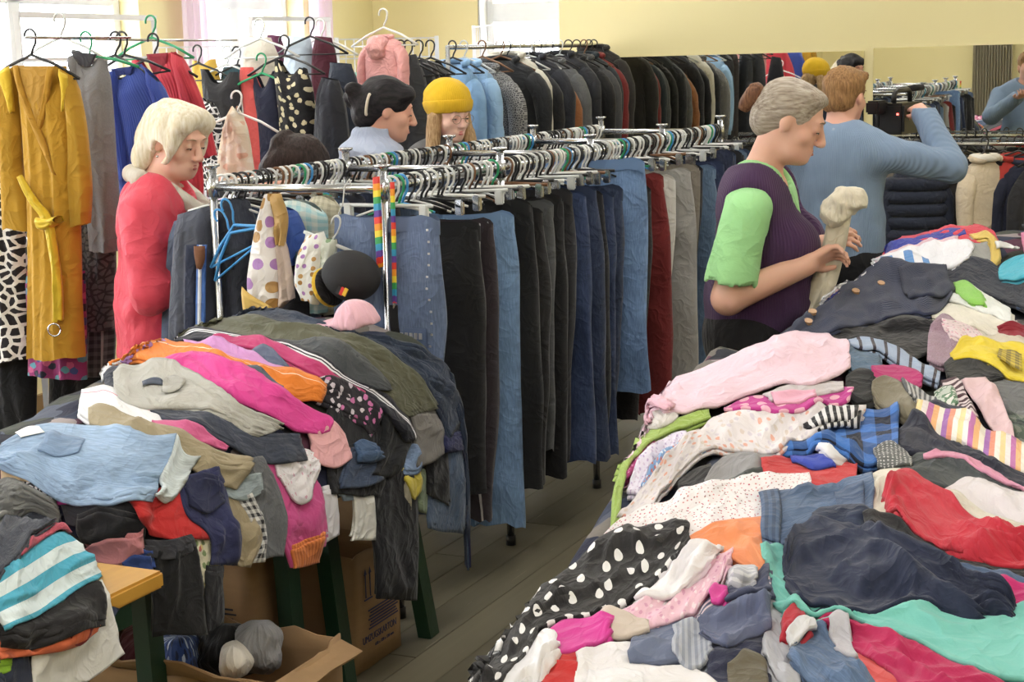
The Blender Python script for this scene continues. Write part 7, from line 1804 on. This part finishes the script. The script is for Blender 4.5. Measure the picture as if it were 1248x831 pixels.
sj = coat(0, P_(240, 168, 166), 'salmon pink hooded jacket hung on the wire rack', .80, .42, float(SALMON_AT[2]), .07, 'jacket', 'jacket', 'white', s=-1, T=1, rz=-AN, group=GB, pos=(SALMON_AT[0], SALMON_AT[1], 0))
sj.scale = (.52, .7, .52); sj.location[2] = float(SALMON_AT[2]) - .8 * .52
S = SDF((-.2, -.2, .6), (.2, .15, .95), .012); S.ell((0, -.05, .76), (.10, .07, .07)).ell((0, -.09, .70), (.10, .05, .09)).noise(.016, 14, 61); S.build('hood', P_(242, 172, 170), sj)
# ================================================================== things hung on the near end of the double rack
def splane(s): return row(s, 0.0), np.array([RD[0], RD[1], 0.0])
GN = 'things hung on the near end of the double rack'
pB = splane(0.07)
jb = hang('denim_jacket', 'black denim jacket on a blue hanger at the rack end', 'jacket', DN(50, 54, 66), pB, [(252, 244), (256, 300), (266, 380), (268, 450)], [(304, 240), (314, 290), (310, 360), (306, 450)], group=GN, bulge=.05, fold=.012, roundtop=6)
hang('pocket_flap', None, None, DN(40, 44, 54), pB, [(270, 308), (271, 324)], [(296, 308), (296, 326)], parent=jb, off=.052, bulge=.01, fold=.002)
pC = splane(0.02)
gt = hang('sports_trousers', 'grey and navy trousers with a blue and white side stripe at the rack end', 'trousers', P_(74, 78, 92), pC, [(216, 262), (212, 320), (208, 380), (206, 440)], [(258, 250), (260, 320), (262, 380), (262, 450)], group=GN, bulge=.045)
for nm, lab, c_, x0, x1 in (('side_panel', 'navy side panel', (36, 42, 64), 236, 250), ('side_stripe', 'blue side stripe', (66, 110, 190), 250, 262), ('side_stripe', 'white side stripe', (224, 228, 236), 254, 258)):
    hang(nm, lab, None, P_(*c_), pC, [(x0 + 1, 296), (x0, 345), (x0 - 1, 440)], [(x1 + 1, 296), (x1, 345), (x1 - 1, 440)], parent=gt, off=.05 if c_[0] < 200 else .056, bulge=.006, fold=.003, back=False)
hang('trousers', 'slate blue trousers with a lilac edge beside the coral jacket', 'trousers', fabric('edgestripe', (92, 104, 132), (170, 150, 200), .004, .004), splane(0.14), [(212, 270), (206, 330), (200, 400), (198, 440)], [(236, 262), (234, 330), (230, 400), (228, 440)], group=GN)
hang('leather_tag', 'brown leather patch hanging from the grey trousers', 'tag', P_(118, 74, 48), splane(-.05), [(236, 300), (237, 314), (240, 326)], [(249, 300), (249, 316), (245, 328)], bulge=.008, fold=.001, group=GN)
# tops hung between the posts
hang('shirt', 'turquoise checked shirt on a yellow hanger inside the rack', 'shirt', fabric('plaid', (150, 196, 204), (206, 216, 210), .03), splane(.16), [(338, 240), (344, 262), (352, 300), (352, 380)], [(392, 248), (398, 262), (398, 300), (398, 380)], group=GN, roundtop=10)
hang('shirt', 'cream grid checked shirt inside the rack', 'shirt', fabric('plaid', (206, 200, 176), (170, 164, 140), .02), splane(.24), [(376, 238), (374, 262), (374, 380)], [(408, 238), (414, 262), (414, 380)], group=GN, roundtop=8)
hang('blue_top', 'royal blue top behind the polka dot scarf', 'top', P_(56, 90, 178), splane(.08), [(344, 252), (348, 290), (350, 340)], [(356, 256), (368, 278), (372, 300)], group=GN)
hang('black_top', 'black top hanging below the royal blue one', 'top', P_(34, 34, 40), splane(.12), [(330, 330), (332, 370), (332, 410)], [(372, 320), (376, 370), (376, 410)], group=GN)
sf = hang('polka_dot_scarf', 'white silk scarf with brown and lilac dots tied to the rack end', 'scarf', fabric('dots', (232, 226, 222), (170, 120, 50), 15., r=.27, rand=.5, multi=True, rough=.5), splane(-.05), [(322, 237), (310, 280), (303, 320), (301, 350), (304, 376)], [(330, 236), (334, 270), (337, 310), (338, 350), (337, 378)], bulge=.016, fold=.014, group=GN)
hang('gold_border', 'gold border', None, fabric('plain', (222, 182, 90), rough=.4), splane(-.05), [(300, 348), (312, 360), (336, 374)], [(303, 382), (318, 372), (338, 382)], parent=sf, off=.022, bulge=.008, fold=.004, back=False)
hang('scarf', 'bronze satin scarf hanging behind the polka dot scarf', 'scarf', fabric('plain', (190, 150, 84), rough=.4), splane(-.04), [(324, 236), (334, 262), (338, 300)], [(342, 236), (350, 265), (346, 298)], bulge=.02, fold=.018, group=GN)
hang('scarf', 'beige and pink scarf end below the bronze satin scarf', 'scarf', P_(206, 184, 170), splane(-.035), [(336, 294), (338, 340), (338, 376)], [(347, 294), (356, 340), (359, 362)], bulge=.02, fold=.018, group=GN)
ch = hanger_px('clip', 'clear', 407, 224, topx(row(-.05, 0))[0] * 0 + float(on_plane(splane(-.04), np.array(407.), np.array(224.))[1]), 'clear clip hanger hung on the rack end bar', 'hangers on the double rack', roll=.33)
ch.location[2] -= .10; ch.scale = (.62, .8, 1.0)
MB().tube([(0, 0, .02), (.01, 0, .07), (-.004, 0, .12), (.012, 0, .145), (.03, 0, .13)], .003, 6).build('long_hook', WHITE_PL, ch, True)
hang('bib', 'white bib with small coloured dots on the clear clip hanger', 'bib', fabric('dots', (232, 232, 228), (120, 150, 90), 34., r=.24, rand=.7, multi=True), splane(-.05), [(374, 288), (362, 312), (359, 345), (368, 362)], [(394, 282), (399, 302), (394, 340), (388, 370)], bulge=.03, fold=.012, group=GN)
hang('headscarf', 'sheer green print headscarf on the clear clip hanger', 'scarf', fabric('floral', (206, 212, 200), (130, 160, 120), (220, 226, 216), scale=40., r=.45), splane(-.045), [(392, 290), (390, 330), (384, 364)], [(410, 292), (406, 322), (396, 352)], bulge=.03, fold=.014, group=GN)
# black cap with a yellow peak
cpos = on_plane(splane(-.12), np.array(428.), np.array(336.))
S = SDF((-.16, -.14, -.16), (.16, .14, .14), .006)
S.ell((.0, 0, .0), (.090, .085, .076), .01).plane((-.035, -.0, -.045), (-.62, .0, -.78))
cap = S.build('cap', simple('black_cap_cotton', (38, 38, 41), .85, bump=.15), None); tag(cap, 'black cap with a yellow lined peak and small flag patch', 'cap', GN); cap.location = cpos; cap.rotation_euler = (0, math.radians(12), -AN)
S = SDF((-.18, -.14, -.18), (.1, .14, .1), .005); S.ell((-.075, 0, -.055), (.062, .075, .020), .01, rot3(0, 0, math.radians(58))); S.build('peak', P_(224, 178, 40), cap)
S = SDF((-.18, -.14, -.18), (.1, .14, .1), .005); S.ell((-.066, 0, -.050), (.060, .074, .018), .01, rot3(0, 0, math.radians(58))); S.build('peak_lining', P_(28, 27, 28), cap)
for i, c_ in enumerate(((30, 30, 30), (196, 40, 36), (222, 180, 50))): MB().box((.012 + .011 * i, -.084, -.03), (.011, .006, .024), ry=.3).build('flag_patch', simple('flag_%d' % i, c_, .7), cap)
# pink baby cap resting on the heap
hp, _ = MOUND_L.hit([428.], [402.]); 
S = SDF((-.16, -.13, -.03), (.14, .13, .14), .006); S.ell((.02, 0, .0), (.068, .066, .075), .01).ell((-.065, 0, .012), (.06, .055, .010), .015).plane((0, 0, 0), (0, 0, -1)).noise(.004, 24, 51)
pc = S.build('pink_cap', P_(234, 180, 196), None); tag(pc, 'pale pink baby cap lying on the heap under the black cap', 'cap', GN); pc.location = hp[0] + np.array([0, 0, .012]); pc.rotation_euler = (.1, -.15, -AN)
# rainbow lanyards
M_RB, nt, b = new_mat('rainbow_ribbon')
uv = nt.add('ShaderNodeUVMap').outputs[0]; sp = nt.add('ShaderNodeSeparateXYZ'); nt.link(uv, sp.inputs[0])
nt.link(nt.ramp(nt.math('FRACT', nt.math('DIVIDE', sp.outputs[0], .12)), [(i / 6, lin(c)) for i, c in enumerate(((222, 60, 50), (236, 150, 40), (236, 214, 60), (60, 160, 90), (50, 150, 190), (96, 60, 150)))], 'CONSTANT'), b.inputs['Base Color']); b.inputs['Roughness'].default_value = .5
def lanyard(A, B, s, label):
    o = hang('lanyard', label, 'lanyard', M_RB, splane(s), A, B, bulge=.003, fold=.002, group='rainbow lanyards')
    q = on_plane(splane(s), np.array((A[-1][0] + B[-1][0]) / 2), np.array(A[-1][1] + 4.)) - np.array(o.location)
    MB().box(tuple(q), (.008, .006, .022), bev=.001).build('metal_clip', CHROME, o)
lanyard([(454, 216), (456, 270), (459, 327)], [(462, 215), (465, 270), (467, 325)], -.05, 'rainbow lanyard with a metal clip tied to the left of the rack post')
lanyard([(475, 222), (477, 290), (478, 370)], [(480, 222), (482, 290), (483, 370)], -.03, 'thinner rainbow lanyard hanging to the right of the rack post')
hang('lanyard', 'black lanyard end below the thinner rainbow one', 'lanyard', P_(26, 26, 28), splane(-.03), [(474, 372), (475, 395), (477, 412)], [(484, 372), (486, 395), (488, 410)], bulge=.004, fold=.002, group='rainbow lanyards')
# tilted blue hangers caught on the rack end
for (x_, y_, ro, lab) in ((276, 252, -.42, 'blue plastic hanger tilted on the rack end'), (268, 264, -.62, 'second blue plastic hanger caught under the tilted one')):
    o = put_hanger('plastic', 'blue', on_plane(splane(-.035), np.array(float(x_)), np.array(float(y_))), -AN, lab, 'hangers on the double rack', roll=ro); o.scale = (.72, 1, 1)

# ================================================================== cardboard boxes under the tables
M_CARD, nt, b = new_mat('brown_cardboard')
tc = nt.add('ShaderNodeTexCoord').outputs['Object']
c1 = nt.mix(nt.noise(tc, 5, 4), lin((150, 118, 84)), lin((184, 150, 108)))
c1 = nt.mix(nt.math('MULTIPLY', nt.noise(nt.mapping(tc, (2, 2, 90)), 1.0, 2), .35), c1, lin((132, 102, 72)))
nt.link(c1, b.inputs['Base Color']); b.inputs['Roughness'].default_value = .85
bp = nt.add('ShaderNodeBump'); bp.inputs['Strength'].default_value = .3; bp.inputs['Distance'].default_value = .006
nt.link(nt.noise(tc, 18, 3), bp.inputs['Height']); nt.link(bp.outputs[0], b.inputs['Normal'])
M_INK = simple('blue_grey_print', (60, 62, 96), .8)
def text(parent, s, size, loc, rot, mat, name='lettering', sx=1.0):
    cu = bpy.data.curves.new('t', 'FONT'); cu.body = s; cu.size = size; cu.extrude = .0006; cu.align_x = 'CENTER'
    to = bpy.data.objects.new('t', cu); COL.objects.link(to)
    bpy.context.view_layer.update()
    me = bpy.data.meshes.new_from_object(to.evaluated_get(bpy.context.evaluated_depsgraph_get()))
    bpy.data.objects.remove(to)
    o = bpy.data.objects.new(name, me); me.materials.clear(); me.materials.append(mat); COL.objects.link(o); o.parent = parent
    o.location = loc; o.rotation_euler = rot; o.scale = (sx, 1, 1); return o
def carton(s0, s1, t0, t1, h, label, flaps, name='cardboard_box', wob=.006, seed=0):
    """open carton; local x along the row (near end negative), local y = -t"""
    c = row((s0 + s1) / 2, (t0 + t1) / 2); L, W = s1 - s0, t1 - t0
    root = empty(name, c, fr, label, 'box', 'cardboard boxes under the tables')
    r_ = random.Random(seed)
    for nm, a, b_ in (('side', (-L / 2, -W / 2), (L / 2, -W / 2)), ('side', (L / 2, -W / 2), (L / 2, W / 2)), ('side', (L / 2, W / 2), (-L / 2, W / 2)), ('side', (-L / 2, W / 2), (-L / 2, -W / 2))):
        a = np.array([*a, 0.]); b_ = np.array([*b_, 0.]); n = 9; mz = 7; V = []; Fc = []
        nr = np.array([(b_ - a)[1], -(b_ - a)[0], 0]); nr /= np.linalg.norm(nr)
        for j in range(mz):
            for i in range(n):
                u, v = i / (n - 1), j / (mz - 1)
                bulge_ = wob * math.sin(u * math.pi) * math.sin(v * 2.2) + (r_.uniform(-wob, wob) * .5 if 0 < i < n - 1 else 0)
                V.append(a + (b_ - a) * u + nr * bulge_ + np.array([0, 0, .003 + v * h + (r_.uniform(-wob, wob) * 1.2 if j == mz - 1 else 0)]))
        for j in range(mz - 1):
            for i in range(n - 1): Fc.append((j * n + i, j * n + i + 1, (j + 1) * n + i + 1, (j + 1) * n + i))
        o = mesh_ob(nm, V, Fc, M_CARD, root); so = o.modifiers.new('t', 'SOLIDIFY'); so.thickness = .005; so.offset = -1
    MB().box((0, 0, .004), (L - .01, W - .01, .006)).build('bottom', M_CARD, root)
    for side, ang, dep in flaps:
        n = 7; V = []
        if side in ('right', 'left'):
            y = -W / 2 if side == 'right' else W / 2; sg = -1 if side == 'right' else 1
            for v in (0, .5, 1):
                for i in range(n):
                    u = i / (n - 1) - .5; V.append((u * L * (1 - .06 * v), y + sg * dep * v * math.cos(ang), h + dep * v * math.sin(ang) + r_.uniform(-.006, .006) * v))
        else:
            x = -L / 2 if side == 'near' else L / 2; sg = -1 if side == 'near' else 1
            for v in (0, .5, 1):
                for i in range(n):
                    u = i / (n - 1) - .5; V.append((x + sg * dep * v * math.cos(ang), u * W * (1 - .06 * v), h + dep * v * math.sin(ang) + r_.uniform(-.012, .012) * v))
        Fc = [(j * n + i, j * n + i + 1, (j + 1) * n + i + 1, (j + 1) * n + i) for j in range(2) for i in range(n - 1)]
        o = mesh_ob('flap', V, Fc, M_CARD, root, smooth=False); so = o.modifiers.new('t', 'SOLIDIFY'); so.thickness = .005
    return root, L, W
bA, L, W = carton(-.49, -.225, -.36, .125, .345, 'cardboard moving box with printed lettering facing the aisle', [('left', 1.9, .12), ('far', 1.2, .1)], 'moving_box', seed=1)
rt = (math.pi / 2, 0, 0)
text(bA, 'UMZUGSKARTON', .030, (-.005, -W / 2 - .009, .085), rt, M_INK, sx=.80)
text(bA, '600 x 320 x 320 mm', .013, (.02, -W / 2 - .009, .062), rt, M_INK)
for i in range(7): MB().box((.02, -W / 2 - .009, .122 + i * .009), (.17 - .012 * (i % 3), .002, .0035)).build('small_print_line', M_INK, bA)
for k_ in (0, 1):
    x = -.075 + k_ * .026
    MB().box((x, -W / 2 - .009, .255), (.004, .002, .075)).add([(x - .009, -W / 2 - .0095, .285), (x + .009, -W / 2 - .0095, .285), (x, -W / 2 - .0095, .306)], [(0, 1, 2)]).build('up_arrow', M_INK, bA)
MB().box((-.062, -W / 2 - .009, .212), (.044, .002, .004)).build('arrow_bar', M_INK, bA)
bB, L, W = carton(-.82, -.60, -.36, .02, .42, 'cardboard box with dark print standing between the table legs', [], 'moving_box', seed=2)
rn = (math.pi / 2, 0, -math.pi / 2)
text(bB, 'KARTON', .05, (-L / 2 - .009, -.02, .16), rn, simple('dark_print', (48, 44, 52), .8), sx=1.0)
for i in range(6): MB().box((-L / 2 - .009, -.01, .225 + i * .013), (.002, .25 - .02 * (i % 2), .0045)).build('small_print_line', simple('dark_print', (48, 44, 52), .8), bB)
bC, L, W = carton(-1.27, -.93, -.22, .35, .29, 'open crumpled cardboard box of clothes under the pale denim shorts', [('near', .75, .07), ('right', -.25, .07), ('left', 1.0, .12)], 'open_box', wob=.016, seed=3)
# clothes in the open box
def lump(name, label, cat, mat, s, t, z, r, seed, amp=.02):
    S = SDF(-np.array(r) - .08, np.array(r) + .08, .009); S.ell((0, 0, 0), r, .02).ell((r[0] * .4, -r[1] * .3, r[2] * .3), np.array(r) * .6, .03); S.noise(amp * 1.7, 9, seed).noise(amp * .6, 24, seed + 1)
    o = S.build(name, mat, None); p = row(s, t, z); o.location = p; tag(o, label, cat, 'clothes in the open box'); return o
lump('fur_hat', 'grey plush hat with a cream lining in the open box', 'hat', fabric('fur', (110, 108, 110), (150, 148, 148)), -1.10, .22, .315, (.07, .085, .07), 71)
lump('sweater', 'cream knitted cuff in the open box', 'sweater', fabric('fur', (206, 196, 178), (228, 220, 206)), -1.18, .20, .305, (.03, .06, .035), 72, .014)
lump('blanket', 'dark red blanket in the open box', 'blanket', P_(84, 30, 36), -1.08, -.10, .275, (.10, .12, .07), 73)
lump('shirt', 'blue and white patterned shirt in the open box', 'shirt', fabric('floral', (50, 76, 140), (190, 206, 230), (30, 40, 70), scale=30., r=.5), -1.17, .03, .295, (.05, .07, .05), 74)
lump('trousers', 'black trousers bundled in the open box', 'trousers', P_(26, 26, 28), -1.07, .11, .285, (.11, .09, .07), 75)
